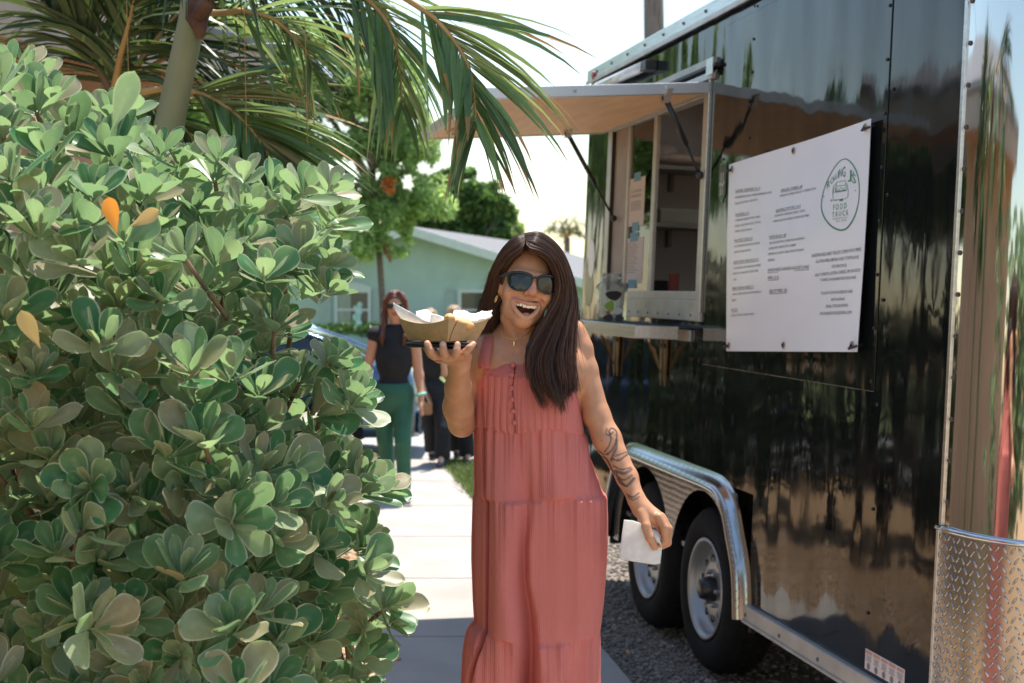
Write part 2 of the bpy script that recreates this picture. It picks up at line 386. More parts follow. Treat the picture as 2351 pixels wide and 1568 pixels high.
# grass and ground cover patch on the right of the path
gm = leaf_mat('grass blades', (0.10, 0.15, 0.05), (0.11, 0.16, 0.06), (0.20, 0.28, 0.06), 0.3, 0.6, rnd='attr')
def blades(name, n, region, h, w, mat):
    P = np.array([region() for _ in range(n)]); an = rng.uniform(0, 6.28, n); hh = rng.uniform(*h, n); ln = rng.normal(0, 0.5, (n, 2)) * hh[:, None]
    dx, dy = np.cos(an) * w, np.sin(an) * w; z0 = -0.028
    a = np.stack([P[:, 0] - dx, P[:, 1] - dy, np.full(n, z0)], 1); b = np.stack([P[:, 0] + dx, P[:, 1] + dy, np.full(n, z0)], 1)
    c = np.stack([P[:, 0] + ln[:, 0], P[:, 1] + ln[:, 1], z0 + hh], 1)
    v = np.stack([a, b, c], 1).reshape(-1, 3); f = np.arange(3 * n).reshape(-1, 3)
    return tag(mesh_obj(name, v, f, mat, attrs={'rnd': ('FLOAT', np.repeat(rng.uniform(0, 1, n), 3))}), kind='stuff')
def reg_grass():
    y = rng.uniform(10.9, 14.1); return (walk_x(y, 1) - 0.03 + abs(rng.normal(0, 0.45)) * (0.45 + 0.2 * (y - 10.9)), y)
blades('grass_patch', 9000, reg_grass, (0.03, 0.10), 0.008, gm)
def reg_verge(): return (rng.uniform(-9, 7), 21.8 + abs(rng.normal(0, 2.0)))
blades('verge_grass', 7000, reg_verge, (0.05, 0.16), 0.02, gm)

# ------------------------------------------------------------------ sage green gabled house across the road
wallg = M('sage stucco', (0.37, 0.49, 0.46), 0.9, var=0.08, vscale=1.5, bump=0.5, bscale=60, bdist=0.01)
white = M('white paint', (0.55, 0.60, 0.60), 0.6, var=0.05)
roofm = M('grey shingle', (0.155, 0.155, 0.165), 0.9, var=0.25, vscale=14, bump=0.4, bscale=40, bdist=0.01)
glassm = M('dark window glass', (0.05, 0.07, 0.065), 0.08, var=0.0)
curtain = M('curtain behind glass', (0.30, 0.34, 0.28), 0.7, var=0.15, stretch=(6, 1, 0.4), vscale=3)
HY = 42.0
apex = at(952, 522, HY)
gdir = Vector((0.965, -0.262, 0)).normalized(); rdir = Vector((0.262, 0.965, 0)).normalized()
hm = Matrix((( gdir.x, rdir.x, 0, apex.x), (gdir.y, rdir.y, 0, apex.y), (0, 0, 1, 0), (0, 0, 0, 1)))
house = empty('house', mat=hm, label='sage green house with a grey gable roof across the road', cat='house')
AZ, SL, HWL, HWR, DEP = apex.z, 0.30, 5.6, 5.4, 15.0
EZL, EZR = AZ - SL * HWL, AZ - SL * HWR
def hbox(name, lo, hi, mat, parent=house, bev=0): return boxo(name, lo, hi, mat, parent, bev)
bm = bmesh.new()
fr = [bm.verts.new(p) for p in ((-HWL, 0, -0.1), (HWR, 0, -0.1), (HWR, 0, EZR - 0.12), (0, 0, AZ - 0.12), (-HWL, 0, EZL - 0.12))]
bk = [bm.verts.new((v.co.x, DEP, v.co.z)) for v in fr]
bm.faces.new(fr); bm.faces.new(bk[::-1])
for i in range(5): bm.faces.new((fr[i], bk[i], bk[(i + 1) % 5], fr[(i + 1) % 5]))
bm_obj('wall', bm, wallg, house)
def roof_slab(x0, z0, x1, z1, y0, y1, th, nm, mat):
    bm = bmesh.new(); q = [(x0, z0), (x1, z1), (x1, z1 - th), (x0, z0 - th)]
    f = [bm.verts.new((x, y0, z)) for x, z in q]; b = [bm.verts.new((x, y1, z)) for x, z in q]
    bm.faces.new(f); bm.faces.new(b[::-1])
    for i in range(4): bm.faces.new((f[i], b[i], b[(i + 1) % 4], f[(i + 1) % 4]))
    return bm_obj(nm, bm, mat, house)
roof_slab(0, AZ + 0.02, HWR + 0.5, AZ + 0.02 - SL * (HWR + 0.5), -0.55, DEP + 0.5, 0.10, 'roof', roofm)
roof_slab(0, AZ + 0.02, -HWL - 0.5, AZ + 0.02 - SL * (HWL + 0.5), -0.55, DEP + 0.5, 0.10, 'roof', roofm)
roof_slab(0, AZ + 0.03, HWR + 0.5, AZ + 0.03 - SL * (HWR + 0.5), -0.62, -0.56, 0.26, 'fascia', white)
roof_slab(0, AZ + 0.03, -HWL - 0.5, AZ + 0.03 - SL * (HWL + 0.5), -0.62, -0.56, 0.26, 'fascia', white)
hib = hm.inverted()
def hpx(px, py):            # pixel to a point on the gable wall, in house coordinates
    o = hib @ CAMP; d = hib.to_3x3() @ ray(px, py); t = -o.y / d.y; return o + d * t
def hwindow(px0, px1, py0, zb, shade):
    a = hpx(px0, py0); b = hpx(px1, py0); x0, x1, z1 = a.x, b.x, a.z
    w = empty('window'); w.parent = house
    for lo, hi in (((x0 - .09, -.05, zb - .09), (x0, .02, z1 + .09)), ((x1, -.05, zb - .09), (x1 + .09, .02, z1 + .09)), ((x0, -.05, z1), (x1, .02, z1 + .09)), ((x0, -.07, zb - .09), (x1, .02, zb)), ((x0, -.04, (zb + z1) / 2 - .03), (x1, .0, (zb + z1) / 2 + .03))):
        hbox('window_frame', lo, hi, white, w)
    hbox('pane', (x0, -.022, zb), (x1, -.008, z1), glassm, w)
    return x0, x1, z1
x0, x1, z1 = hwindow(776, 846, 672, 0.75, 0)
hbox('curtain', (x0 + .02, -.028, .76), (x0 + .40, -.023, z1 - .01), curtain)
bm = bmesh.new()
for k in range(9):
    r0 = rng.uniform(0.06, 0.15); disc(bm, (x0 + 0.62 + rng.normal(0, .08), -.030 - .0005 * k, z1 - .35 - .09 * k), (1, 0, 0), (0, 0, 1), r0, 10)
bm_obj('window_mint_discs', bm, M('pale mint discs', (0.42, 0.66, 0.60), 0.7, var=0.3, vscale=8), house)  # column of pale mint discs in front of the pane
bm = bmesh.new()
arc = [(x0 - .12 + (x1 - x0 + .24) * i / 12, z1 + .10 + .18 * math.sin(math.pi * i / 12)) for i in range(13)]
for (xa, za), (xb, zb) in zip(arc, arc[1:]): box(bm, (min(xa, xb), -.05, z1 + .09), (max(xa, xb), .01, max(za, zb) + .02))
bm_obj('window_arch', bm, white, house)
hwindow(1060, 1135, 672, 0.75, 1)
for pa, pb in ((857, 876), (736, 762), (1022, 1045)):
    a, b = hpx(pa, 670), hpx(pb, 670)
    hbox('shutter', (a.x, -.05, .70), (b.x, -.005, a.z), M('pale shutter', (0.34, 0.42, 0.40), 0.6, var=0.05), house, 0.01)
    for k in range(8): hbox('slat', (a.x + .05, -.065, .80 + k * .14), (b.x - .05, -.05, .89 + k * .14), MATS['pale shutter'], house)

# ------------------------------------------------------------------ trees
def crown_mesh(name, clumps, n, size, mat, parent, flatten=0.6, kind='stuff', nrm_up=0.3):
    """many leaf-sized faces spread through a set of clumps (centre, radii)"""
    w = np.array([c[1][0] * c[1][1] * c[1][2] for c in clumps]) ** 0.8; w /= w.sum()
    ci = rng.choice(len(clumps), n, p=w); C = np.array([c[0] for c in clumps])[ci]; RR = np.array([c[1] for c in clumps])[ci]
    d = rng.normal(0, 1, (n, 3)); d /= np.linalg.norm(d, axis=1)[:, None]
    P = C + d * RR * (rng.uniform(0, 1, n) ** 0.45)[:, None]
    nn = rng.normal(0, 1, (n, 3)); nn[:, 2] += nrm_up * 2; nn /= np.linalg.norm(nn, axis=1)[:, None]
    t = np.cross(nn, rng.normal(0, 1, (n, 3))); t /= np.linalg.norm(t, axis=1)[:, None]; b = np.cross(nn, t)
    s = rng.uniform(size[0], size[1], n)[:, None]
    q = np.stack([P - t * s, P - b * s * flatten * 0.6, P + t * s, P + b * s * flatten * 0.6], 1)
    q[:, 1] += nn * s * 0.15; q[:, 3] += nn * s * 0.15
    f = np.arange(4 * n).reshape(-1, 4)
    return tag(mesh_obj(name, q.reshape(-1, 3), f, mat, parent, attrs={'rnd': ('FLOAT', np.repeat(rng.uniform(0, 1, n), 4))}), kind=kind)
bark = M('grey bark', (0.13, 0.10, 0.08), 0.9, var=0.4, vscale=20, bump=0.8, bscale=40, bdist=0.01)
lm1 = leaf_mat('fine foliage', (0.17, 0.30, 0.12), (0.19, 0.31, 0.13), (0.46, 0.68, 0.25), 0.52, 0.5, rnd='attr', var=0.5)
lm2 = leaf_mat('dark foliage', (0.05, 0.11, 0.035), (0.06, 0.12, 0.04), (0.10, 0.22, 0.05), 0.35, 0.3, rnd='attr', var=0.5)
TY = 27.0
def P_(px, py, dy=0.0, Y=TY): return at(px, py, Y + dy)
tree = empty('feathery_tree', gnd(872, 860) * 1.0, label='tall feathery green tree with drooping sprays in front of the sage house', cat='tree')
tree.location = (P_(878, 700).x, TY, 0); tb = tree.location.copy()
def tl(p): return tuple(Vector(p) - tb)
bm = bmesh.new(); tube(bm, [tl((P_(880, 700).x + .05, TY, -.1)), tl(P_(878, 690)), tl(P_(872, 600)), tl(P_(867, 540)), tl(P_(862, 470)), tl(P_(855, 380))], [.085, .062, .058, .055, .065, .05], 10)
bm_obj('trunk', bm, bark, tree, True)
limbs = [[(858, 420), (800, 330), (740, 245), (690, 200)], [(860, 450), (810, 360), (760, 352), (715, 372)], [(855, 380), (850, 250), (835, 120)], [(860, 440), (900, 360), (950, 300)], [(856, 390), (790, 220), (735, 240), (640, 150)], [(858, 430), (780, 420), (720, 395)], [(850, 300), (880, 200), (930, 140)], [(835, 120), (700, 60), (620, 60)], [(790, 220), (700, 120), (600, 100)]]
for li in limbs:
    bm = bmesh.new(); n = len(li); tube(bm, [tl(P_(x, y, (i - 1) * 0.25)) for i, (x, y) in enumerate(li)], [.065 * (1 - .75 * i / (n - 1)) for i in range(n)], 7)
    bm_obj('branch', bm, bark, tree, True)
cl = []
def addc(px, py, rx, ry, dy=0, n=1, dens=1):
    c = Vector(tl(P_(px, py, dy))); k = TY / FPX; cl.append((tuple(c), (rx * k, (rx + ry) * .5 * k + .3, ry * k)))
for px, py, rx, ry in ((800, 190, 55, 45), (860, 150, 60, 60), (820, 260, 60, 40), (890, 240, 70, 55), (930, 300, 50, 50), (870, 330, 75, 45), (800, 330, 45, 30), (935, 210, 30, 70), (960, 360, 30, 40),
        (860, 470, 80, 32), (810, 500, 45, 45), (835, 540, 25, 50), (905, 500, 45, 50), (930, 470, 45, 30), (900, 540, 28, 45), (815, 545, 18, 40), (847, 560, 12, 35), (925, 545, 18, 40), (880, 410, 60, 30), (940, 420, 40, 28),
        (740, 210, 55, 50), (690, 180, 60, 60), (650, 120, 70, 60), (600, 90, 70, 60), (720, 100, 70, 50), (780, 120, 60, 40), (680, 300, 50, 60), (640, 230, 60, 60), (700, 390, 45, 35), (745, 330, 35, 35),
        (560, 160, 60, 70), (840, 120, 20, 35), (915, 150, 18, 40), (870, 110, 14, 30), (560, 300, 60, 60), (620, 340, 60, 60), (760, 440, 50, 30), (790, 470, 40, 30), (500, 60, 60, 60), (965, 330, 40, 60), (975, 430, 45, 40), (1000, 475, 42, 32), (955, 250, 30, 40), (905, 190, 40, 45)):
    addc(px, py, rx, ry, rng.uniform(-0.5, 0.5))
def feather_crown(name, clumps, n, size, mat, parent, cell=.42, keep=.1):
    w = np.array([c[1][0] * c[1][1] * c[1][2] for c in clumps]) ** 0.75; w /= w.sum(); ci = rng.choice(len(clumps), n * 2, p=w)
    C = np.array([c[0] for c in clumps])[ci]; RR = np.array([c[1] for c in clumps])[ci]; d = rng.normal(0, 1, (n * 2, 3)); d /= np.linalg.norm(d, axis=1)[:, None]
    P = C + d * RR * 1.25 * (rng.uniform(0, 1, n * 2) ** 0.55)[:, None]
    q = P / cell; fld = np.sin(q[:, 0] * 2.1 + 1.3 * np.sin(q[:, 2] * 1.7)) * np.sin(q[:, 1] * 1.9 + q[:, 2]) + np.sin(q[:, 2] * 2.6 + 1.1 * np.sin(q[:, 0] * 2.3)) * .8 + .5 * np.sin(q[:, 0] * 5.3 + q[:, 2] * 4.1)
    P = P[fld > keep - rng.uniform(0, .7, len(P))][:n]; n = len(P)
    nn = rng.normal(0, 1, (n, 3)); nn[:, 2] += .5; nn /= np.linalg.norm(nn, axis=1)[:, None]; t = np.cross(nn, rng.normal(0, 1, (n, 3))); t[:, 2] -= .5; t /= np.linalg.norm(t, axis=1)[:, None]; b = np.cross(nn, t); b /= np.linalg.norm(b, axis=1)[:, None]
    sz = rng.uniform(*size, n)[:, None]; Qd = np.stack([P - t * sz, P - b * sz * .30, P + t * sz, P + b * sz * .30], 1)
    return tag(mesh_obj(name, Qd.reshape(-1, 3), np.arange(4 * n).reshape(-1, 4), mat, parent, attrs={'rnd': ('FLOAT', np.repeat(rng.uniform(0, 1, n), 4))}), kind='stuff')
feather_crown('crown', cl, 60000, (0.05, 0.10), lm1, tree)
hang = bm = bmesh.new(); tube(bm, [tl(P_(879, 548, -.3)), tl(P_(888, 575, -.35)), tl(P_(897, 602, -.4))], [.03, .06, .02], 6)
bm_obj('dead_frond', bm, M('dead brown frond', (0.22, 0.10, 0.05), 0.9, bump=.6), tree)
crown_mesh('dead_leaves', [(tl(P_(893, 425, -.8)), (.14, .1, .2))], 60, (.05, .1), leaf_mat('orange dead leaves', (0.50, 0.17, 0.04), (0.45, 0.15, 0.04), (0.6, 0.2, 0.04), .3, .6, rnd='attr'), tree)

lm2b = leaf_mat('mid foliage', (0.07, 0.15, 0.05), (0.08, 0.16, 0.055), (0.16, 0.33, 0.08), 0.4, 0.25, rnd='attr', var=0.5)
def bush_tree(px, py, Y, blobs, label, n, size, mat, name='leafy_tree', cat='tree', trunk=True, group=None, spread=5):
    base = at(px, 685, Y); base.z = 0
    t = empty(name, base, label=label, cat=cat, group=group); k = Y / FPX; cc = []
    for bx, by, rx, ry in blobs:
        c = at(bx, by, Y + rng.uniform(-.6, .6)) - base; r = (rx * k, (rx + ry) / 2 * k, ry * k); cc.append((tuple(c), tuple(x * .8 for x in r)))
        for q in range(spread):
            d = rng.normal(0, 1, 3); d /= np.linalg.norm(d); cc.append((tuple(np.array(c) + d * np.array(r) * .8), tuple(np.array(r) * rng.uniform(.25, .45))))
    crown_mesh('crown', cc, n, size, mat, t)
    if trunk:
        c = at(blobs[0][0], blobs[0][1], Y) - base
        bm = bmesh.new(); tube(bm, [(0, 0, -.1), (c.x * .4, 0, c.z * .5), tuple(c)], [.25, .2, .1], 8); bm_obj('trunk', bm, bark, t, True)
        for k2 in range(3):
            e = at(blobs[min(k2 + 1, len(blobs) - 1)][0], blobs[min(k2 + 1, len(blobs) - 1)][1], Y) - base
            bm = bmesh.new(); tube(bm, [(c.x * .4, 0, c.z * .5), tuple((Vector((c.x * .4, 0, c.z * .5)) + e) / 2 + Vector((0, 0, .2))), tuple(e)], [.12, .09, .04], 7); bm_obj('branch', bm, bark, t, True)
    return t
bush_tree(1060, 460, 60, [(1060, 460, 80, 60), (1020, 420, 45, 35), (1110, 470, 60, 50), (1160, 490, 25, 40), (1000, 480, 60, 55), (960, 500, 50, 50), (1065, 405, 30, 22), (1110, 440, 40, 25), (1150, 470, 30, 20), (920, 520, 50, 45), (990, 515, 50, 40), (1040, 525, 50, 40), (1090, 530, 50, 38), (1140, 535, 40, 34), (1020, 465, 60, 50)],
          'dense dark green tree rising behind the ridge of the sage house', 24000, (.12, .26), lm2b)
bush_tree(1190, 530, 95, [(1192, 528, 14, 22), (1180, 545, 14, 14)], 'pale distant treetop just right of the dense dark tree', 500, (.2, .35), lm1, 'distant_tree')
bush_tree(700, 560, 48, [(640, 540, 110, 90), (760, 560, 70, 60), (520, 520, 120, 100), (560, 430, 90, 80)], 'green tree mass behind the hedge beyond the left palm fronds', 9000, (.12, .25), lm1)
for bx, bY, blobs, lab in ((330, 30, [(330, 120, 170, 150), (200, 260, 160, 130), (450, 240, 140, 120), (330, -40, 160, 120), (120, 60, 160, 140)], 'broad green tree behind the palms at the upper left'),
                            (560, 33, [(560, 230, 120, 110), (480, 350, 120, 100), (640, 330, 80, 70), (560, 100, 110, 90)], 'green tree behind the lower palm frond left of the feathery tree'),
                            (60, 26, [(40, 200, 220, 180), (-150, 300, 220, 200), (-60, 60, 200, 160), (150, 330, 150, 140)], 'large leafy tree behind the beige eave at the far left')):
    bush_tree(bx, 600, bY, blobs, lab, 15000, (.07, .15), lm1)
hedge_low = bush_tree(800, 770, 40.4, [(700, 757, 60, 20), (770, 757, 60, 19), (840, 759, 50, 19), (910, 762, 50, 18), (980, 762, 50, 18), (1050, 764, 50, 18)], 'low clipped green hedge along the front of the sage house', 5000, (.04, .09), lm2, 'low_hedge', 'hedge', False, spread=6)

# utility pole behind the trailer
pole_m = M('weathered pole', (0.15, 0.13, 0.11), 0.9, var=0.35, vscale=9, stretch=(6, 6, .4), bump=.7, bscale=30, bdist=.01)
pc = at(1499, 60, 23); pole = empty('utility_pole', (pc.x, 23, 0), label='weathered grey wooden utility pole rising behind the food trailer roof', cat='pole')
bm = bmesh.new(); tube(bm, [(.12, 0, -.2), (.03, 0, 5), (-.06, 0, 10.5)], [.19, .165, .13], 14); bm_obj('shaft', bm, pole_m, pole, True)
boxo('crossarm', (-1.2, -.14, 9.2), (1.15, -.26 + .24, 9.36), pole_m, pole, .01)
for x in (-1.0, -.5, .5, 1.0):
    bm = bmesh.new(); tube(bm, [(x, -.08, 9.36), (x, -.08, 9.48)], [.04, .03], 8); bm_obj('insulator', bm, flat('insulator', (.3, .32, .33), .3), pole, True)
for k, x in enumerate((-1.0, 1.0)):
    bm = bmesh.new(); tube(bm, [(pc.x + x, 23, 9.5), (pc.x + x - 20, 25.5 , 9.0), (pc.x + x - 45, 28, 9.5)], .012, 5)
    tag(bm_obj('power_line', bm, flat('black cable', (.02, .02, .02)), None), 'thin black power line leaving the %s end of the pole crossarm' % ('left' if k == 0 else 'right'), 'power line')

# ------------------------------------------------------------------ beige neighbour house, left: eave, fascia, slotted soffit
bw = M('beige stucco', (0.42, 0.30, 0.20), 0.9, var=0.10, vscale=3, bump=.4, bscale=80, bdist=.006)
bf = M('tan fascia', (0.40, 0.33, 0.26), 0.7, var=0.08)
so = M('soffit boards', (0.46, 0.30, 0.19), 0.8, var=0.08)
dk = flat('soffit slot', (0.09, 0.05, 0.03), .9)
E0, E1 = Vector((-3.35, 4.26, 0)), Vector((-1.36, 8.1, 0))
ed = (E1 - E0).normalized(); en = Vector((-ed.y, ed.x, 0)); L_ = (E1 - E0).length
nm_ = Matrix(((ed.x, en.x, 0, E0.x), (ed.y, en.y, 0, E0.y), (0, 0, 1, 0), (0, 0, 0, 1)))
nb = empty('neighbour_house', mat=nm_, label='beige neighbouring house with brown eave and slotted soffit, upper left corner', cat='house')
ZF = 2.72
boxo('fascia', (-2.0, -.03, ZF), (L_, .0, ZF + .20), bf, nb)
boxo('drip_edge', (-2.0, -.045, ZF + .20), (L_ + .02, .01, ZF + .235), M('dark drip edge', (.16, .12, .09), .6, var=.1), nb)
boxo('fascia', (L_ - .03, .0, ZF), (L_, 6.5, ZF + .20), bf, nb)
bm = bmesh.new(); box(bm, (-2.0, 0.0, ZF + .02), (L_ - .031, .62, ZF + .035)); bm_obj('soffit', bm, so, nb)
for k in range(7): boxo('soffit_batten', (-2.0, .035 + k * .083, ZF + .008), (L_ - .05, .047 + k * .083, ZF + .0195), so, nb)
bm = bmesh.new()
for k in range(6):
    for i in range(int((L_ + 1.9) / .04)):
        x = -1.95 + i * .04; y = .062 + k * .083
        vs = [bm.verts.new((x + dx + dyy * .15, y + dyy, ZF + .0165)) for dx, dyy in ((0, 0), (.016, 0), (.016, .045), (0, .045))]; bm.faces.new(vs)
tag(bm_obj('soffit_slot', bm, dk, nb), kind='stuff')
boxo('wall', (-2.0, .62, -.1), (L_ - .62, 6.4, ZF + .2), bw, nb)
bm = bmesh.new(); q = [(-2, -.05, ZF + .236), (L_ + .03, -.05, ZF + .236), (L_ + .03, 3.2, ZF + 1.2), (-2, 3.2, ZF + 1.2)]
f = [bm.verts.new(p) for p in q]; g = [bm.verts.new((p[0], p[1], p[2] + .03)) for p in q]; bm.faces.new(f[::-1]); bm.faces.new(g)
for i in range(4): bm.faces.new((f[i], f[(i + 1) % 4], g[(i + 1) % 4], g[i]))
bm_obj('roof', bm, roofm, nb)
# ------------------------------------------------------------------ black food trailer; local axes: u along it away from the camera, o outwards to the path, w up
_rv = ray(480, 655).normalized()
_n0 = Vector((-_rv.y, _rv.x, 0)).normalized(); _u0 = _rv.cross(_n0)
_lam = R(2.3); TN = (_n0 * math.cos(_lam) + _u0 * math.sin(_lam)).normalized(); TU = _rv.cross(TN).normalized()
TO = gnd(1620, 1540) + _n0 * 0.04
TM = Matrix(((_rv.x, TN.x, TU.x, TO.x), (_rv.y, TN.y, TU.y, TO.y), (_rv.z, TN.z, TU.z, TO.z), (0, 0, 0, 1)))
TI = TM.inverted(); TI3 = TI.to_3x3()
def tpx(px, py, off=0.0):               # pixel to (u, o, w) on the plane o = off
    o = TI @ CAMP; d = TI3 @ ray(px, py); return o + d * ((off - o.y) / d.y)
trailer = empty('food_trailer', mat=TM, label='glossy black food trailer with raised serving hatch parked right of the path', cat='food trailer')
def paint_mat():
    m = bpy.data.materials.new('black gloss aluminium skin'); m.use_nodes = True; nt = m.node_tree; nd = nt.nodes; bs = nd['Principled BSDF']
    bs.inputs['Base Color'].default_value = (0.006, 0.007, 0.007, 1); bs.inputs['Specular IOR Level'].default_value = 0.5; bs.inputs['IOR'].default_value = 1.45
    tr_ = nd.new('ShaderNodeTexCoord'); dn = nd.new('ShaderNodeTexNoise'); dn.inputs['Scale'].default_value = 3.5; dn.inputs['Detail'].default_value = 8; dn.inputs['Roughness'].default_value = .75; nt.links.new(tr_.outputs['Object'], dn.inputs[0]); dr = nd.new('ShaderNodeMapRange'); dr.inputs[1].default_value = .40; dr.inputs[2].default_value = .72; dr.inputs[3].default_value = .03; dr.inputs[4].default_value = .14; nt.links.new(dn.outputs[0], dr.inputs[0]); nt.links.new(dr.outputs[0], bs.inputs['Roughness'])
    tc = nd.new('ShaderNodeTexCoord'); mp = nd.new('ShaderNodeMapping'); mp.inputs['Scale'].default_value = (2.6, 1, 1.0)
    no = nd.new('ShaderNodeTexNoise'); no.inputs['Scale'].default_value = 1.5; no.inputs['Detail'].default_value = 1.0
    n2 = nd.new('ShaderNodeTexNoise'); n2.inputs['Scale'].default_value = 9.0; n2.inputs['Detail'].default_value = 1
    nt.links.new(tc.outputs['Object'], mp.inputs[0]); nt.links.new(mp.outputs[0], no.inputs[0]); nt.links.new(mp.outputs[0], n2.inputs[0])
    ad = nd.new('ShaderNodeMath'); ad.operation = 'MULTIPLY_ADD'; ad.inputs[1].default_value = 0.03; nt.links.new(n2.outputs[0], ad.inputs[0]); nt.links.new(no.outputs[0], ad.inputs[2])
    b = nd.new('ShaderNodeBump'); b.inputs['Strength'].default_value = 1.0; b.inputs['Distance'].default_value = 0.010
    nt.links.new(ad.outputs[0], b.inputs['Height']); nt.links.new(b.outputs[0], bs.inputs['Normal']); return m
black = paint_mat()
alu = M('brushed aluminium', (0.62, 0.61, 0.60), 0.32, 1.0, var=0.12, vscale=20, stretch=(.3, 4, 4), bump=.1, bscale=80)
alud = M('dull aluminium frame', (0.48, 0.46, 0.43), 0.45, .6, var=0.12, vscale=12)
chrome = M('polished corner', (0.62, 0.62, 0.62), 0.06, 1.0, var=0.05, vscale=3, bump=.25, bscale=5, stretch=(1, 1, .25), bdist=.004)
tread = M('diamond tread plate', (0.47, 0.46, 0.45), 0.20, 1.0, var=0.10, vscale=8)
rubber = M('tyre rubber', (0.009, 0.009, 0.009), 0.85, var=0.3, vscale=30, spec=.2)
steel = M('wheel steel', (0.34, 0.34, 0.34), 0.42, .7, var=0.1)
darkm = flat('dark void', (0.01, 0.01, 0.01), .8)
screw_m = flat('black screw', (0.02, 0.02, 0.02), .35)
def tb_(name, lo, hi, mat, bev=0, parent=None): return boxo(name, lo, hi, mat, parent or trailer, bev)
UN, UF, W0, W1, DEPTH = -2.03, 2.20, 0.405, 2.80, -2.45
wu0, wu1, ww0, ww1 = 0.17, 1.72, 1.50, 2.48
au0, au1, aw1 = -0.555, 1.40, 0.83           # fender opening
bm = bmesh.new()
def wallrect(u0, u1, w0, w1):
    vs = [bm.verts.new((u, 0, w)) for u, w in ((u0, w0), (u1, w0), (u1, w1), (u0, w1))]; bm.faces.new(vs)
wallrect(UN, wu0, aw1, W1); wallrect(wu1, UF, aw1, W1); wallrect(wu0, wu1, aw1, ww0); wallrect(wu0, wu1, ww1, W1)
wallrect(UN, au0, W0, aw1); wallrect(au1, UF, W0, aw1)
bm_obj('side_panel', bm, black, trailer, recalc=False)
rfm = M('white roof', (.6, .6, .6), .5)
for lo, hi in (((UN, DEPTH, W1), (.55, -.002, W1 + .03)), ((1.35, DEPTH, W1), (UF, -.002, W1 + .03)), ((.5501, DEPTH, W1), (1.3499, -.82, W1 + .03)), ((.5501, -.25, W1), (1.3499, -.002, W1 + .03))): tb_('roof', lo, hi, rfm)
skylight_m = leaf_mat('milky added skylight lid', (.7, .7, .68), (.7, .7, .68), (.85, .85, .82), .75, .4, rnd='object', var=.02)
tb_('added_skylight', (.53, -.84, W1 + .0301), (1.37, -.23, W1 + .036), skylight_m)  # unseen lid over a roof opening added to let daylight into the interior
tb_('end_wall', (UF - .003, DEPTH, W0), (UF + .02, -.003, W1 - .001), black)
tb_('end_wall', (UN - .28, DEPTH, W0), (UN - .26, -.32, W1 - .001), black)
tb_('far_side_panel', (UN - .25, DEPTH - .02, W0), (UF, DEPTH - .001, W1 - .001), black)
tb_('floor', (UN, DEPTH, W0 - .06), (UF, -.16, W0 - .002), darkm)
# lapped sheets proud of the skin: the strip under the menu and the seam lines
def sheet_panel(u0, u1, w0, w1, th):
    b = bmesh.new(); box(b, (u0, 0.0005, w0), (u1, th, w1), th * .4); bm_obj('lapped_sheet', b, black, trailer)
sheet_panel(-1.55, .10, 1.298, W1 - .08, .004); sheet_panel(UN + .01, -1.56, .42, W1 - .09, .003)
def screws(pts, r=.006, off=.004, mat=None, name='screw'):
    b = bmesh.new()
    for u, w in pts: uvsph(b, (u, off, w), (r, r * .7, r), 8, 5)
    return tag(bm_obj(name, b, mat or screw_m, trailer, True), kind='stuff')
screws([(-1.535, w) for w in np.arange(1.33, 2.7, .17)] + [(-1.585, w) for w in np.arange(.6, 2.7, .33)], off=.006)
screws([(-.345, w) for w in np.arange(2.22, 2.75, .13)], off=.006); screws([(-.06, w) for w in (2.16, 2.25)], off=.006)
screws([(1.05, w) for w in (2.64, 2.7)], off=.002)
# roof rail
b = bmesh.new(); box(b, (UN - .02, -.03, W1 - .015), (UF + .02, .022, W1 + .05), .006); bm_obj('roof_rail', b, alu, trailer)
b = bmesh.new(); box(b, (UN - .02, .0225, W1 - .035), (UF + .02, .012 + .018, W1 - .010), .004); bm_obj('rail_lip', b, alud, trailer)
screws([(u, W1 + .018) for u in np.arange(-1.9, 2.2, .30)], .009, .024, flat('rail bolt', (.12, .12, .12), .4, .6), 'rail_bolt')
uvb = bmesh.new(); uvsph(uvb, (2.05, .028, W1 + .0), (.02, .012, .025), 10, 6); bm_obj('marker_lamp', uvb, M('red lens', (.35, .05, .03), .25, var=.1), trailer, True)
# bottom rail
for u0, u1 in ((UN, au0 - .012), (au1 + .012, UF)):
    b = bmesh.new(); box(b, (u0, -.02, .338), (u1, .024, .408), .005); box(b, (u0, .0245, .340), (u1, .032, .352), .003); bm_obj('bottom_rail', b, alud, trailer)
screws([(u, .372) for u in np.arange(-1.95, -.56, .34)], .008, .025, flat('rail bolt', (.12, .12, .12), .4, .6), 'rail_bolt')
# fender: pressed tread-plate band round the wheel opening
def fender_path():
    P = [(au0 + .005, .345), (au0 + .04, .52), (-.43, .655), (-.365, .745), (-.28, .795), (-.16, .815), (.2, .817), (.6, .818), (1.0, .818), (1.15, .80), (1.24, .75), (1.30, .66), (1.365, .52), (au1, .345)]
    out = []
    for i in range(len(P) - 1):
        p0, p1, p2, p3 = [np.array(P[max(0, min(len(P) - 1, j))]) for j in (i - 1, i, i + 1, i + 2)]
        for t in np.linspace(0, 1, 7)[:-1]: out.append(.5 * ((2 * p1) + (-p0 + p2) * t + (2 * p0 - 5 * p1 + 4 * p2 - p3) * t * t + (-p0 + 3 * p1 - 3 * p2 + p3) * t ** 3))
    out.append(np.array(P[-1])); return out
FP = fender_path(); b = bmesh.new(); prof = [(.008, .003), (.026, .012), (.031, .030), (.052, .056), (.063, .055), (.066, .036), (.063, .0)]
rings = []
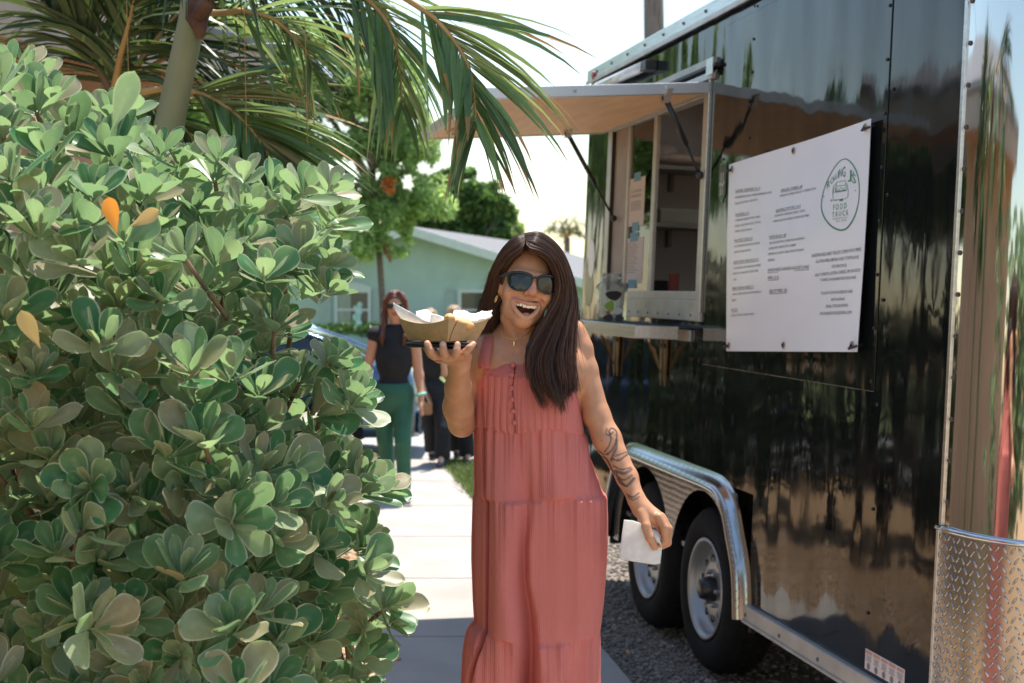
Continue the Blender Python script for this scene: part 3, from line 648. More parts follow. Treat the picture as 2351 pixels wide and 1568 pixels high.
for i, p in enumerate(FP):
    t = FP[min(i + 1, len(FP) - 1)] - FP[max(i - 1, 0)]; t /= np.linalg.norm(t); nrm = np.array([t[1], -t[0]])   # towards the wheels
    rings.append([b.verts.new((p[0] + nrm[0] * (q - .045), oo, p[1] + nrm[1] * (q - .045))) for q, oo in [(-.0, .0)] + [(q, o + .001) for q, o in prof]])
for r0, r1 in zip(rings, rings[1:]):
    for a in range(len(r0) - 1): b.faces.new((r0[a], r1[a], r1[a + 1], r0[a + 1]))
bm_obj('fender', b, tread, trailer, True)
b = bmesh.new()                                     # raised marks along the band
for i in range(2, len(FP) - 1):
    p = FP[i]; t = FP[i + 1] - FP[i - 1]; t /= np.linalg.norm(t); nrm = np.array([t[1], -t[0]])
    for q, oo, sg in ((-.022, .009, 1), (-.006, .038, -1), (.001, .048, 1)):
        c = Vector((p[0] + nrm[0] * q, oo, p[1] + nrm[1] * q)); tv = Vector((t[0], 0, t[1])); nv = Vector((nrm[0] * .5, .86, nrm[1] * .5))
        d = (tv * .8 + Vector((nrm[0], 0, nrm[1])) * .5 * sg).normalized(); Mx = Matrix((d, d.cross(nv), nv)).transposed(); uvsph(b, c, (.012, .004, .003), 6, 4, Mx)
tag(bm_obj('tread_mark', b, tread, trailer, True), kind='stuff')
# tread-plate web between the wheels
TR = .350; WZ = .352; wheels = (0.005, 0.838)
b = bmesh.new(); top = []; N_ = 60
us = np.linspace(au0 + .06, au1 - .06, 90)
def web_low(u):
    z = .30
    for c in wheels:
        dx = abs(u - c); r = .415
        if dx < r: z = max(z, WZ + math.sqrt(r * r - dx * dx))
    mid = sum(wheels) / 2
    if abs(u - mid) < .14: z = max(z, .50 + 3.2 * (abs(u - mid)) ** 2)
    return min(z, .80)
hi = [b.verts.new((u, .004, min(.81, .345 + 1.2 * (min(u - au0, au1 - u)) * 2.4))) for u in us]; lo = [b.verts.new((u, .004, min(max(web_low(u), .34), min(.81, .345 + 1.2 * (min(u - au0, au1 - u)) * 2.4)))) for u in us]
for i in range(len(us) - 1):
    if hi[i].co.z - lo[i].co.z > 1e-4 or hi[i + 1].co.z - lo[i + 1].co.z > 1e-4: b.faces.new((lo[i], lo[i + 1], hi[i + 1], hi[i]))
bmesh.ops.solidify(b, geom=b.faces[:], thickness=.004)
def tread_bump(base):
    m = base.copy(); nt = m.node_tree; nd = nt.nodes; bs = nd['Principled BSDF']
    tc = nd.new('ShaderNodeTexCoord'); mp = nd.new('ShaderNodeMapping'); mp.inputs['Scale'].default_value = (55, 55, 38); br = nd.new('ShaderNodeTexVoronoi'); br.inputs['Scale'].default_value = 1; br.inputs['Randomness'].default_value = .25
    nt.links.new(tc.outputs['Object'], mp.inputs[0]); nt.links.new(mp.outputs[0], br.inputs[0]); bu = nd.new('ShaderNodeBump'); bu.inputs['Distance'].default_value = .004; bu.inputs['Strength'].default_value = .6; bu.invert = True
    nt.links.new(br.outputs['Distance'], bu.inputs['Height']); nt.links.new(bu.outputs[0], bs.inputs['Normal']); return m
bm_obj('fender_web', b, tread_bump(tread), trailer)
b = bmesh.new()
vs = [(au0, -.42, .30), (au1, -.42, .30), (au1, -.42, .86), (au0, -.42, .86)]
box(b, (au0 - .01, -.44, .30), (au1 + .01, -.42, .90)); box(b, (au0 - .03, -.42, .30), (au0 - .01, -.001, .83)); box(b, (au1 + .01, -.42, .30), (au1 + .03, -.001, .83)); box(b, (au0 - .01, -.42, .84), (au1 + .01, -.002, .86))
bm_obj('wheel_well', b, flat('wheel well', (.012, .012, .012), .7), trailer)
# two wheels on a tandem axle
def make_wheel(u):
    wh = empty('wheel'); wh.parent = trailer; wh.location = (u, -.03, WZ)
    ax = lambda x, y, h: (x, h, y)
    b = bmesh.new(); lathe(b, [(.205, -.20), (.25, -.215), (.31, -.20), (.338, -.17), (TR, -.12), (TR, -.05), (.340, -.012), (.315, .012), (.262, .018), (.232, .010), (.212, .0), (.205, -.03)], 64, ax)
    bm_obj('tyre', b, rubber, wh, True)
    b = bmesh.new()
    for k in range(36):
        a = k * math.pi / 18
        for h in (-.14, -.09, -.045):
            c = Vector((math.cos(a + h * 2) * (TR + .001), h, math.sin(a + h * 2) * (TR + .001))); Mx = Matrix.Rotation(-a - h * 2, 3, 'Y'); uvsph(b, c, (.006, .018, .017), 4, 3, Mx)
    tag(bm_obj('tread_block', b, rubber, wh), kind='stuff')
    b = bmesh.new(); lathe(b, [(.213, .004), (.216, .010), (.208, .015), (.198, .008), (.190, -.012), (.180, -.045), (.168, -.052), (.160, -.046), (.150, -.042), (.135, -.030), (.105, -.026), (.075, -.030), (.055, -.030)], 64, ax)
    bm_obj('rim', b, steel, wh, True)
    b = bmesh.new()
    for k in range(10):
        a = 2 * math.pi * k / 10 + .2; c = (math.cos(a) * .127, -.0262, math.sin(a) * .127); b = bmesh.new()
        lathe(b, [(.0165, .0006), (.015, -.003), (.004, -.004)], 14, lambda x, y, h, c=c: (c[0] + x, c[1] + h, c[2] + y)); bm_obj('vent_hole', b, darkm, wh, False)
    b = bmesh.new(); lathe(b, [(.055, -.031), (.050, .0), (.042, .028), (.030, .034), (.001, .035)], 28, ax); bm_obj('hub_cap', b, flat('black hub', (.015, .015, .015), .35), wh, True)
    for k in range(6):
        b = bmesh.new(); a = 2 * math.pi * k / 6; c = (math.cos(a) * .074, math.sin(a) * .074); lathe(b, [(.011, -.03), (.011, -.012), (.007, -.006), (.0005, -.005)], 6, lambda x, y, h, c=c: (c[0] + x, h, c[1] + y)); bm_obj('lug_nut', b, steel, wh)
    b = bmesh.new(); tube(b, [(-.12, -.04, .145), (-.135, .004, .16)], .004, 6); bm_obj('valve_stem', b, rubber, wh)
    return wh
make_wheel(wheels[0]); make_wheel(wheels[1])
tb_('axle', (-.04, -2.2, .30), (.04, -.25, .38), darkm); tb_('axle', (.80, -2.2, .30), (.88, -.25, .38), darkm)
# polished rounded front corner with a tread-plate foot
def corner(r, w0, w1, mat, name, off=0.0):
    b = bmesh.new(); cu, co = UN - .035, -.34; A = []
    for w in (w0, w1):
        A.append([b.verts.new((UN, .004 + off, w)), b.verts.new((cu, .004 + off, w))] + [b.verts.new((cu - (r + off) * math.sin(t), co + (r + off) * math.cos(t), w)) for t in np.linspace(.06, math.pi / 2, 24)] + [b.verts.new((cu - r - off, -1.2, w))])
    for i in range(len(A[0]) - 1): b.faces.new((A[0][i], A[1][i], A[1][i + 1], A[0][i + 1]))
    return bm_obj(name, b, mat, trailer, True)
corner(.344, .945, W1 - .02, chrome, 'polished_corner'); corner(.344, .345, .940, tread, 'tread_plate_corner', .008)
tb_('corner_flange', (UN - .004, .0, .95), (UN + .012, .010, W1 - .02), alu, .002); tb_('corner_flange', (UN - .004, .0, .345), (UN + .010, .018, .944), alu, .002)
b = bmesh.new(); cu, co = UN - .035, -.34; tube(b, [(UN + .012, .014, .944), (cu, .016, .944)] + [(cu - .356 * math.sin(t), co + .356 * math.cos(t), .944) for t in np.linspace(.06, math.pi / 2, 20)] + [(cu - .356, -1.2, .944)], .008, 8); bm_obj('plate_lip', b, chrome, trailer, True)
screws([(UN - .022, w) for w in np.arange(1.02, 2.75, .118)], .0075, .006, flat('rusty rivet', (.10, .07, .05), .5, .3), 'rivet')
b = bmesh.new(); s = 0
for r_ in range(22):
    for q in range(26):
        arc = q * .022 + (.011 if r_ % 2 else 0); w = .365 + r_ * .0265; sg = 1 if (q + r_) % 2 else -1
        if arc < .035: c = Vector((UN - arc, .0128, w)); tv = Vector((-1, 0, 0)); nv = Vector((0, 1, 0))
        else:
            t = (arc - .035) / .352; c = Vector((cu - .3525 * math.sin(t), co + .3525 * math.cos(t), w)); tv = Vector((-math.cos(t), -math.sin(t), 0)); nv = Vector((-math.sin(t), math.cos(t), 0))
        d = (tv * .55 * sg + Vector((0, 0, .83))).normalized(); Mx = Matrix((d, nv.cross(d), nv)).transposed(); uvsph(b, c, (.0135, .0036, .0022), 6, 4, Mx)
tag(bm_obj('raised_diamond', b, tread, trailer, True), kind='stuff')
# ---- serving window
def wbar(name, u0, u1, w0, w1, o0=-.045, o1=.012, mat=alud): return tb_(name, (u0, o0, w0), (u1, o1, w1), mat, .003)
wbar('window_frame', wu1 - .075, wu1 + .03, ww0 - .02, ww1 + .02); wbar('window_frame', wu0 - .035, wu0 + .03, ww0 - .02, ww1 + .02, -.012, .014)
wbar('window_frame', wu0 + .03, wu1 - .075, ww1 - .03, ww1 + .02); wbar('window_frame', wu0 + .03, wu1 - .075, ww0 - .02, ww0 + .07)
wbar('sill_track', wu0 + .03, wu1 - .075, ww0 + .0701, ww0 + .11, -.045, .004)
screws([(u, ww0 + .005) for u in np.arange(.25, 1.65, .16)], .005, .013, screw_m)
um = tpx(1497, 500).x; ue = tpx(1598, 500).x; ul = tpx(1438, 500).x
wbar('sash_bar', um - .030, um + .020, ww0 + .11, ww1 - .03, -.016, .004); wbar('sash_bar', ue - .010, ue + .012, ww0 + .11, ww1 - .03, -.040, -.026)
wbar('sash_bar', ul - .012, ul + .012, ww0 + .11, ww1 - .03, -.03, .004); wbar('jamb_panel', ul + .012, wu1 - .0755, ww0 + .11, ww1 - .03, -.03, -.004, M('taupe jamb', (.34, .29, .25), .6))
wbar('gasket', wu1 - .0752, wu1 - .062, ww0 + .11, ww1 - .03, -.02, .0155, screw_m)
gl = glass('window glass', (.86, .84, .80))
tb_('pane', (um + .020, -.012, ww0 + .11), (ul - .012, -.009, ww1 - .03), gl); tb_('pane', (wu0 + .03, -.045, ww0 + .11), (ue - .012, -.041, ww1 - .03), gl)
inn = M('grey interior lining', (.62, .57, .55), .7, var=.05)
for nm, lo, hi in (('interior_wall', (-1.9, -2.40, .45), (2.15, -2.38, 2.78)), ('interior_wall', (2.13, -2.38, .45), (2.15, -.1, 2.78)), ('interior_ceiling', (-1.9, -2.38, 2.76), (.55, -.08, 2.78)), ('interior_ceiling', (1.35, -2.38, 2.76), (2.13, -.08, 2.78)), ('interior_ceiling', (.5501, -2.38, 2.76), (1.3499, -.82, 2.78)), ('interior_ceiling', (.5501, -.25, 2.76), (1.3499, -.08, 2.78)), ('interior_floor', (-1.9, -2.38, .45), (2.13, -.08, .47)), ('interior_wall', (-1.92, -2.38, .47), (-1.9, -.1, 2.76))): tb_(nm, lo, hi, inn)
tb_('interior_wall', (.30, -.95, 1.0), (2.12, -.91, 2.70), inn)
gsh = M('grey shelf', (.30, .28, .26), .6)
for w in (2.285, 1.97):
    tb_('shelf_board', (1.80, -.90, w), (2.128, -.22, w + .022), gsh)
    for o in (-.75, -.47): tb_('shelf_bracket', (2.06, o, w - .10), (2.128, o + .02, w - .001), gsh)
tb_('counter', (-1.8, -.75, 1.42), (2.1, -.075, 1.47), M('grey shelf', (.30, .28, .26), .6))
# ---- hatch: one rigid flap on a hinge with two gas struts
hatch = empty('serving_hatch'); hatch.parent = trailer; hatch.location = (0, .012, 2.505)
hatch.rotation_euler = (-math.atan2(.095, 1.0), 0, 0)
ha0, ha1, HT, HL = .125, 1.87, .047, 1.0
framem = M('hatch frame aluminium', (.50, .51, .54), .38, .75, var=.08)
ply = M('tan hatch lining', (.74, .50, .30), .6, var=.10, vscale=5, stretch=(.6, 3, 1))
boxo('hatch_skin', (ha0 + .012, .0, -.006), (ha1 - .012, HL - .03, -.001), framem, hatch)
boxo('lining', (ha0 + .03, .02, -HT + .006), (ha1 - .03, HL - .03, -HT + .012), ply, hatch)
for lo, hi in (((ha0, 0, -HT), (ha0 + .03, HL, 0)), ((ha1 - .03, 0, -HT), (ha1, HL, 0)), ((ha0 + .0301, HL - .03, -HT), (ha1 - .0301, HL, 0)), ((ha0 + .0301, 0, -HT), (ha1 - .0301, .02, 0))): boxo('frame_rail', lo, hi, framem, hatch, .003)
b = bmesh.new()
for u in (ha0 + .4, ha0 + .9, ha1 - .35): uvsph(b, (u, HL + .002, -.022), (.008, .004, .008), 8, 5)
for o in (.2, .6, .85): uvsph(b, (ha0 - .001, o, -.022), (.004, .008, .008), 8, 5)
tag(bm_obj('rivet', b, alud, hatch, True), kind='stuff')
lt = empty('hatch_lamp'); lt.parent = hatch
boxo('lamp_base', (1.36, .86, -HT - .016), (1.54, .92, -HT + .005), flat('clear lens', (.6, .55, .5), .2), lt, .006); boxo('red_lens', (1.37, .865, -HT - .022), (1.43, .915, -HT - .0165), M('red lens', (.35, .05, .03), .25), lt, .003)
tb_('hinge_rail', (.09, .0, 2.515), (wu1 + .1, .025, 2.545), alud, .004); tb_('drip_rail', (.03, .0, 2.560), (1.0, .03, 2.574), flat('black rubber seal', (.02, .02, .02), .6), .003)
b = bmesh.new()
for k in range(36): box(b, (.08 + k * .025, .0, 2.575), (.098 + k * .025, .022, 2.605))
bm_obj('vent_louvre', b, alud, trailer)
tb_('corner_post', (wu0 - .045, .0, ww0 + .02), (wu0 - .037, .018, 2.56), alu, .002); tb_('latch_plate', (.06, .026, 2.53), (.14, .031, 2.60), alu, .002)
# tube lamp above the hatch
tl_ = empty('tube_lamp'); tl_.parent = trailer
b = bmesh.new(); tube(b, [(1.03, .045, 2.700), (1.88, .045, 2.715)], .026, 14); bm_obj('tube', b, M('milky tube', (.62, .60, .55), .25, .3), tl_, True)
boxo('lamp_bracket', (.95, .0, 2.675), (1.05, .06, 2.722), screw_m, tl_, .004); boxo('lamp_bracket', (1.86, .0, 2.69), (1.94, .06, 2.735), screw_m, tl_, .004)
def strut(nm, a, bb, knob=False):
    s = empty('gas_strut'); s.parent = trailer; a, bb = Vector(a), Vector(bb); m = a.lerp(bb, .60)
    b = bmesh.new(); tube(b, [a, m], .0125, 10); bm_obj('cylinder', b, screw_m, s, True)
    b = bmesh.new(); tube(b, [m, bb], .0062, 8); bm_obj('rod', b, flat('dark rod', (.03, .03, .03), .3, .5), s, True)
    for e_ in (a, bb): b = bmesh.new(); uvsph(b, e_, .018, 10, 7); bm_obj('ball_joint', b, screw_m, s, True)
    b = bmesh.new(); P = [a + Vector(v) for v in ((-.07, 0, .035), (.07, 0, .035), (.015, 0, -.02), (-.015, 0, -.02))]; f1 = [b.verts.new(p + Vector((0, -.012, 0))) for p in P]; f2 = [b.verts.new(p + Vector((0, .012, 0))) for p in P]
    b.faces.new(f1); b.faces.new(f2[::-1]); [b.faces.new((f1[i], f2[i], f2[(i + 1) % 4], f1[(i + 1) % 4])) for i in range(4)]; bm_obj('strut_bracket', b, alud, s)
strut('n', (.155, .20, 2.425), (wu0 + .005, .025, 2.11)); strut('f', (1.60, .27, 2.415), (1.54, .02, 1.985))
# ---- fold-down shelf on two folding brackets
shelf = empty('serving_shelf'); shelf.parent = trailer
boxo('shelf_edge', (.28, .24, 1.395), (1.72, .26, 1.452), alu, shelf, .003); boxo('shelf_edge', (.26, .06, 1.395), (.2799, .26, 1.452), alu, shelf, .003); boxo('shelf_edge', (1.7201, .06, 1.395), (1.74, .26, 1.452), alu, shelf, .003)
boxo('shelf_top', (.2801, .004, 1.440), (1.7199, .2399, 1.449), M('black rubber mat', (.02, .022, .024), .5, var=.2), shelf); boxo('hinge_leaf', (.26, .002, 1.39), (1.74, .012, 1.438), alud, shelf)
brass = M('yellow zinc bracket', (.24, .165, .09), .4, .9, var=.25, vscale=18)
for u in (.62, 1.42):
    fb = empty('folding_bracket'); fb.parent = shelf
    for du in (-.045, .012):
        b = bmesh.new(); P = [(u + du - .005, .008, 1.39), (u + du + .04, .008, 1.39), (u + du + .03, .008, 1.22), (u + du + .005, .008, 1.17)]; f1 = [b.verts.new(p) for p in P]; f2 = [b.verts.new((p[0], p[1] + .006, p[2])) for p in P]
        b.faces.new(f1); b.faces.new(f2[::-1]); [b.faces.new((f1[i], f2[i], f2[(i + 1) % 4], f1[(i + 1) % 4])) for i in range(4)]; bm_obj('leaf_plate', b, brass, fb)
    b = bmesh.new(); P = [(.01, 1.22), (.018, 1.22), (.05, 1.34), (.10, 1.385), (.10, 1.395)]; f1 = [b.verts.new((u - .003, o, w)) for o, w in P]; f2 = [b.verts.new((u + .003, o, w)) for o, w in P]; b.faces.new(f1); b.faces.new(f2[::-1]); [b.faces.new((f1[i], f2[i], f2[(i + 1) % 5], f1[(i + 1) % 5])) for i in range(5)]; bm_obj('gusset', b, brass, fb)
    b = bmesh.new()
    for du in (-.03, 0, .03): tube(b, [(u + du, .013, 1.355), (u + du, .022, 1.355)], .011, 10)
    bm_obj('bolt', b, screw_m, fb)
# decals
def ico_disc(name, c, ru, rw, mat, off, n=40):
    b = bmesh.new(); b.faces.new([b.verts.new((c[0] + ru * math.cos(2 * math.pi * k / n), off, c[1] + rw * math.sin(2 * math.pi * k / n))) for k in range(n)]); return bm_obj(name, b, mat, trailer)
def prism_tr(name, pts, mat, off=.0015, th=.0015, parent=None):
    b = bmesh.new(); f1 = [b.verts.new((u, off + th, w)) for u, w in pts]; b.faces.new(f1); return bm_obj(name, b, mat, parent or trailer)
ico_disc('oval_sticker', (2.03, 1.785), .066, .105, M('white vinyl', (.75, .72, .70), .4, var=.04), .002)
ico_disc('oval_sticker', (2.06, 1.62), .09, .10, M('dark green vinyl', (.03, .05, .03), .3, var=.3), .0016)
gvinyl = M('green vinyl', (.06, .20, .13), .4, var=.1)
dc = tpx(1662, 421); du_, dw = .042, .085
prism_tr('shield_sticker', [(dc.x - du_, dc.z + dw), (dc.x + du_, dc.z + dw), (dc.x + du_, dc.z - dw * .55), (dc.x, dc.z - dw), (dc.x - du_, dc.z - dw * .55)], gvinyl, .0055)
prism_tr('shield_field', [(dc.x - du_ * .85, dc.z + dw * .92), (dc.x + du_ * .85, dc.z + dw * .92), (dc.x + du_ * .85, dc.z - dw * .5), (dc.x, dc.z - dw * .86), (dc.x - du_ * .85, dc.z - dw * .5)], flat('black vinyl', (.012, .014, .012), .3), .0065)
cream = flat('cream vinyl', (.55, .52, .46), .4)
for s in (-1, 1): prism_tr('shield_letter', [(dc.x + s * .012 - .004, dc.z + .045), (dc.x + s * .012 + .004, dc.z + .045), (dc.x + s * .012 + .004, dc.z - .05), (dc.x + s * .012 - .004, dc.z - .05)], cream, .0075)
prism_tr('shield_letter', [(dc.x - .035, dc.z + .008), (dc.x - .01, dc.z - .006), (dc.x + .02, dc.z + .004), (dc.x + .035, dc.z - .010), (dc.x + .035, dc.z - .016), (dc.x + .02, dc.z - .003), (dc.x - .01, dc.z - .013), (dc.x - .035, dc.z + .0)], cream, .0085)
# warning label
wl0, wl1 = tpx(1990, 1488), tpx(2080, 1537); wb = tpx(1986, 1533)
wl = tb_('warning_label', (wl1.x, .003, wb.z), (wl0.x, .0042, wl0.z), M('off white label', (.62, .55, .54), .5, var=.05))
salmon = flat('salmon print', (.50, .26, .20), .5); inkm = flat('grey print', (.18, .16, .17), .6); hh = wl0.z - wb.z; ww = wl0.x - wl1.x
for k in range(5):
    c = wl0.x - ww * (k + .5) / 5
    prism_tr('label_heading', [(c - ww * .085, wl0.z - hh * .05), (c + ww * .085, wl0.z - hh * .05), (c + ww * .085, wl0.z - hh * .20), (c - ww * .085, wl0.z - hh * .20)], salmon, .0035)
    b = bmesh.new()
    for q in range(5):
        z = wl0.z - hh * (.28 + q * .065); l = ww * rng.uniform(.05, .08)
        b.faces.new([b.verts.new(p) for p in ((c - l, .0048, z), (c + l, .0048, z), (c + l, .0048, z - hh * .025), (c - l, .0048, z - hh * .025))])
    disc(b, (c, .0048, wl0.z - hh * .80), (1, 0, 0), (0, 0, 1), ww * .045, 8)
    bm_obj('label_print', b, inkm, trailer)

# ------------------------------------------------------------------ lettering
def text_mesh(s, mat, name, place, parent, extra=None):
    """place(x, y) maps text units (0..1 across the line, baseline 0, cap height 1) to a point"""
    cu_ = bpy.data.curves.new('t', 'FONT'); cu_.body = s; cu_.resolution_u = 2
    ob = bpy.data.objects.new('t', cu_); COL.objects.link(ob)
    dg = bpy.context.evaluated_depsgraph_get(); me = bpy.data.meshes.new_from_object(ob.evaluated_get(dg))
    bpy.data.objects.remove(ob); bpy.data.curves.remove(cu_)
    if not me.vertices: return None
    x0 = min(v.co.x for v in me.vertices); x1 = max(v.co.x for v in me.vertices)
    V = [place((v.co.x - x0) / max(x1 - x0, 1e-6), v.co.y / .70) for v in me.vertices]; F = [tuple(p.vertices) for p in me.polygons]
    bpy.data.meshes.remove(me); return V, F
# ------------------------------------------------------------------ menu banner hung on the trailer
ban = empty('menu_banner', mat=TM, label='white vinyl menu banner with green egg-shaped logo hung on the black trailer', cat='banner')
BO = .032
BC = [tpx(1662, 806, BO), tpx(1968, 808, BO), tpx(1995, 272, BO), tpx(1678, 378, BO)]     # BL BR TR TL
def bpt(s, t, lift=0.0):
    p = BC[0].lerp(BC[1], s).lerp(BC[3].lerp(BC[2], s), t)
    o = BO + .008 * math.sin(3.1 * s + 2.2 * t) + .006 * math.sin(7 * t - 3 * s) * (s * (1 - s) * 4) - .010 * (1 - s) * (1 - t) - .014 * max(0, s - .9) * 10 * 0
    return Vector((p.x, o + lift, p.z))
def binv(px, py):
    q = tpx(px, py, BO); s, t = .5, .5
    for _ in range(12):
        p = BC[0].lerp(BC[1], s).lerp(BC[3].lerp(BC[2], s), t); ds = (BC[1] - BC[0]).lerp(BC[2] - BC[3], t); dt = (BC[3] - BC[0]).lerp(BC[2] - BC[1], s)
        A = np.array([[ds.x, dt.x], [ds.z, dt.z]]); e = np.linalg.solve(A, np.array([q.x - p.x, q.z - p.z])); s += e[0]; t += e[1]
    return s, t
vinyl = M('banner vinyl', (.80, .79, .82), .27, var=.02, spec=.5)
NS, NT = 40, 30; V = []; Fc = []
for j in range(NT + 1):
    for i in range(NS + 1): V.append(bpt(i / NS, j / NT))
n0 = len(V)
for j in range(NT + 1):
    for i in range(NS + 1): V.append(bpt(i / NS, j / NT, -.0015))
for j in range(NT):
    for i in range(NS):
        a = j * (NS + 1) + i; Fc.append((a, a + NS + 1, a + NS + 2, a + 1)); Fc.append((n0 + a, n0 + a + 1, n0 + a + NS + 2, n0 + a + NS + 1))
bo = mesh_obj('vinyl_sheet', V, Fc, vinyl, ban, True)
ink = flat('menu ink', (.05, .06, .065), .5); green = flat('logo green', (.035, .20, .085), .5)
C7 = lambda x, y: ((2850 + x / 1.568) / 1.7423, (450 + y / 1.568) / 1.7423)
def lines_mesh(name, rows, mat):
    V, F = [], []
    for row in rows:
        txt, xa, ya, xb, yb, h = row[:6]; ul = len(row) > 6
        sa, ta = binv(*C7(xa, ya)); sb, tb2 = binv(*C7(xb, yb)); sh, th = binv(*C7(xa, ya - h)); dh = th - ta
        def pl(x, y): return bpt(sa + (sb - sa) * x, ta + (tb2 - ta) * x + dh * y, .0012)
        r = text_mesh(txt, mat, 't', pl, None)
        if r: n = len(V); V += r[0]; F += [tuple(i + n for i in f) for f in r[1]]
        if ul:
            n = len(V); V += [pl(0, -.42), pl(1, -.42), pl(1, -.26), pl(0, -.26)]; F.append((n, n + 1, n + 2, n + 3))
    o = mesh_obj(name, V, F, mat, ban); o.data.materials[0] = mat; return o
H = 15
lines_mesh('menu_text', [('CLASSIC BURGER | $ 13', 152, 500, 297, 480, H, 1), ('HOMEMADE BLACK BEAN BURGER WITH', 150, 540, 365, 507, 13), ('KALE, GUACAMOLE, AND MAYO', 150, 578, 283, 552, 13),
  ('MAHI BITES | $ 10', 150, 650, 232, 636, H, 1), ('2 SMASHED BEEF PATTIES WITH', 148, 685, 298, 660, 13), ('CHEESE, HOUSE MADE SAUCE, LETTUCE,', 147, 720, 305, 692, 13), ('TOMATO, PICKLE, OR BACON', 147, 753, 250, 738, 13),
  ('MAHI STREET TACOS | $ 15', 143, 812, 258, 795, H, 1), ('3 TACOS SERVED WITH CILANTRO LIME SLAW,', 140, 848, 307, 825, 13), ('CHIPOTLE CREMA, AND PICO', 140, 884, 250, 868, 13),
  ('BRISKET STREET CORN TACOS | $ 15', 138, 948, 303, 927, H, 1), ('3 TACOS SERVED WITH OPEN PAN CHOPPED', 136, 985, 318, 964, 13), ('BRISKET AND FIRE ROASTED STREET CORN', 135, 1018, 300, 999, 13), ('SALSA', 135, 1055, 157, 1052, 13)], ink)
lines_mesh('menu_text', [('BRISKET GRILLED CHEESE | $ 15', 128, 1112, 272, 1099, H, 1), ('GRILLED CHEESE SANDWICH WITH OPEN PAN', 127, 1147, 318, 1131, 13), ('BRISKET', 122, 1185, 152, 1182, 13),
  ('BLT | $ 12', 120, 1247, 160, 1243, H, 1), ('BACON, LETTUCE, TOMATO, MAYO', 118, 1280, 268, 1270, 13),
  ('GRILLED CHEESE | $8', 420, 495, 553, 469, H, 1), ('AMERICAN CHEESE GRILLED TO PERFECTION', 415, 530, 637, 482, 13), ('JALAPENO FRITTERS | $ 10', 396, 622, 550, 592, H, 1), ('JALAPENOS, CHEDDAR CHEESE, CREAM', 390, 655, 580, 621, 13), ('CHEESE, ROLLED IN BREAD CRUMBS AND FRIED', 382, 690, 607, 650, 13),
  ('PASTA SALAD | $8', 365, 790, 470, 776, H + 1, 1), ('TRI-COLOR ROTINI, TOMATOES, KALAMATA', 365, 828, 585, 795, 14), ('OLIVES, RED ONION, FETA CHEESE,', 363, 862, 535, 837, 14), ('PEPPERONI, SALAMI, AND VEGAN ITALIAN', 362, 897, 580, 867, 14), ('DRESSING', 362, 935, 405, 930, 14),
  ('HAND MADE CHICKEN NUGGETS AND', 362, 1000, 612, 978, 20, 1), ('FRIES | $ 10', 362, 1048, 430, 1042, 18, 1), ('SIDE OF FRIES | $4', 370, 1132, 477, 1124, 20, 1)], ink)
lines_mesh('menu_text', [('SANDWICHES AND TACOS COME WITH FRIES', 628, 910, 922, 868, 21), ('GLUTEN-FREE BREAD AND TORTILLA $1', 652, 945, 908, 914, 19), ('ADD BACON $1', 745, 975, 835, 966, 19), ('ADD TOMATO, EXTRA CHEESE, OR SAUCE $1', 645, 1030, 918, 996, 19), ('T-SHIRTS AVAILABLE FOR PURCHASE', 675, 1060, 892, 1042, 18),
  ('FOLLOW US ON FACEBOOK AND', 680, 1143, 872, 1130, 19), ('INSTAGRAM', 740, 1183, 822, 1178, 19), ('EMAIL FOR BOOKING', 708, 1226, 845, 1217, 19), ('ROLLINGJS.FOOD@GMAIL.COM', 672, 1270, 868, 1262, 19)], ink)
# logo: egg outline, arched name, small trailer drawing, FOOD TRUCK
C12 = lambda x, y: ((3120 + x / 4.128) / 1.7423, (600 + y / 4.128) / 1.7423)
egg = [(1035, 145), (950, 180), (860, 290), (780, 440), (720, 600), (685, 760), (675, 900), (695, 1030), (760, 1160), (850, 1260), (940, 1310), (1010, 1322), (1080, 1295), (1150, 1210), (1210, 1090), (1250, 950), (1275, 800), (1280, 640), (1265, 480), (1225, 340), (1160, 230), (1090, 165)]
V, F = [], []
def stroke(P, w, closed=False, wf=None):
    P = [np.array(p, float) for p in P]; L = len(P); n = len(V)
    for i, p in enumerate(P):
        a = P[(i + 1) % L] if (closed or i < L - 1) else P[i]; b_ = P[i - 1] if (closed or i > 0) else P[i]; t = a - b_; t /= max(np.linalg.norm(t), 1e-6); nn = np.array([-t[1], t[0]]); w2 = w if wf is None else wf(p)
        for sgn in (-1, 1): V.append(bpt(*binv(*C12(*(p + nn * sgn * w2 / 2))), .0012))
    for i in range(L if closed else L - 1): j = (i + 1) % L; F.append((n + 2 * i, n + 2 * i + 1, n + 2 * j + 1, n + 2 * j))
stroke(smooth_loop(egg), 14, True, lambda p: 13 + 12 * max(0, (p[1] - 900) / 420) + 12 * max(0, (p[0] - 1000) / 280) * max(0, (500 - p[1]) / 350))
for P in ([(855, 650), (862, 590), (895, 570), (905, 535), (1050, 500), (1062, 545), (1085, 560), (1105, 690), (1100, 770), (1070, 800), (870, 828), (855, 760), (855, 650)], [(905, 600), (1065, 575)], [(905, 535), (905, 700)], [(1055, 505), (1075, 670)], [(862, 630), (895, 620), (895, 700), (865, 712), (862, 630)], [(815, 830), (870, 828), (930, 835)], [(825, 815), (840, 860)]): stroke(P, 7)
stroke([(910, 690), (1075, 662)], 20); stroke([(860, 1142), (1108, 1105)], 6); stroke([(965, 830), (1025, 822)], 26); stroke([(920, 670), (935, 640), (960, 665), (985, 610), (1020, 650), (1050, 615)], 8)
for c in ((708, 768), (1222, 668)): stroke([(c[0] - 9, c[1]), (c[0] + 9, c[1])], 18)
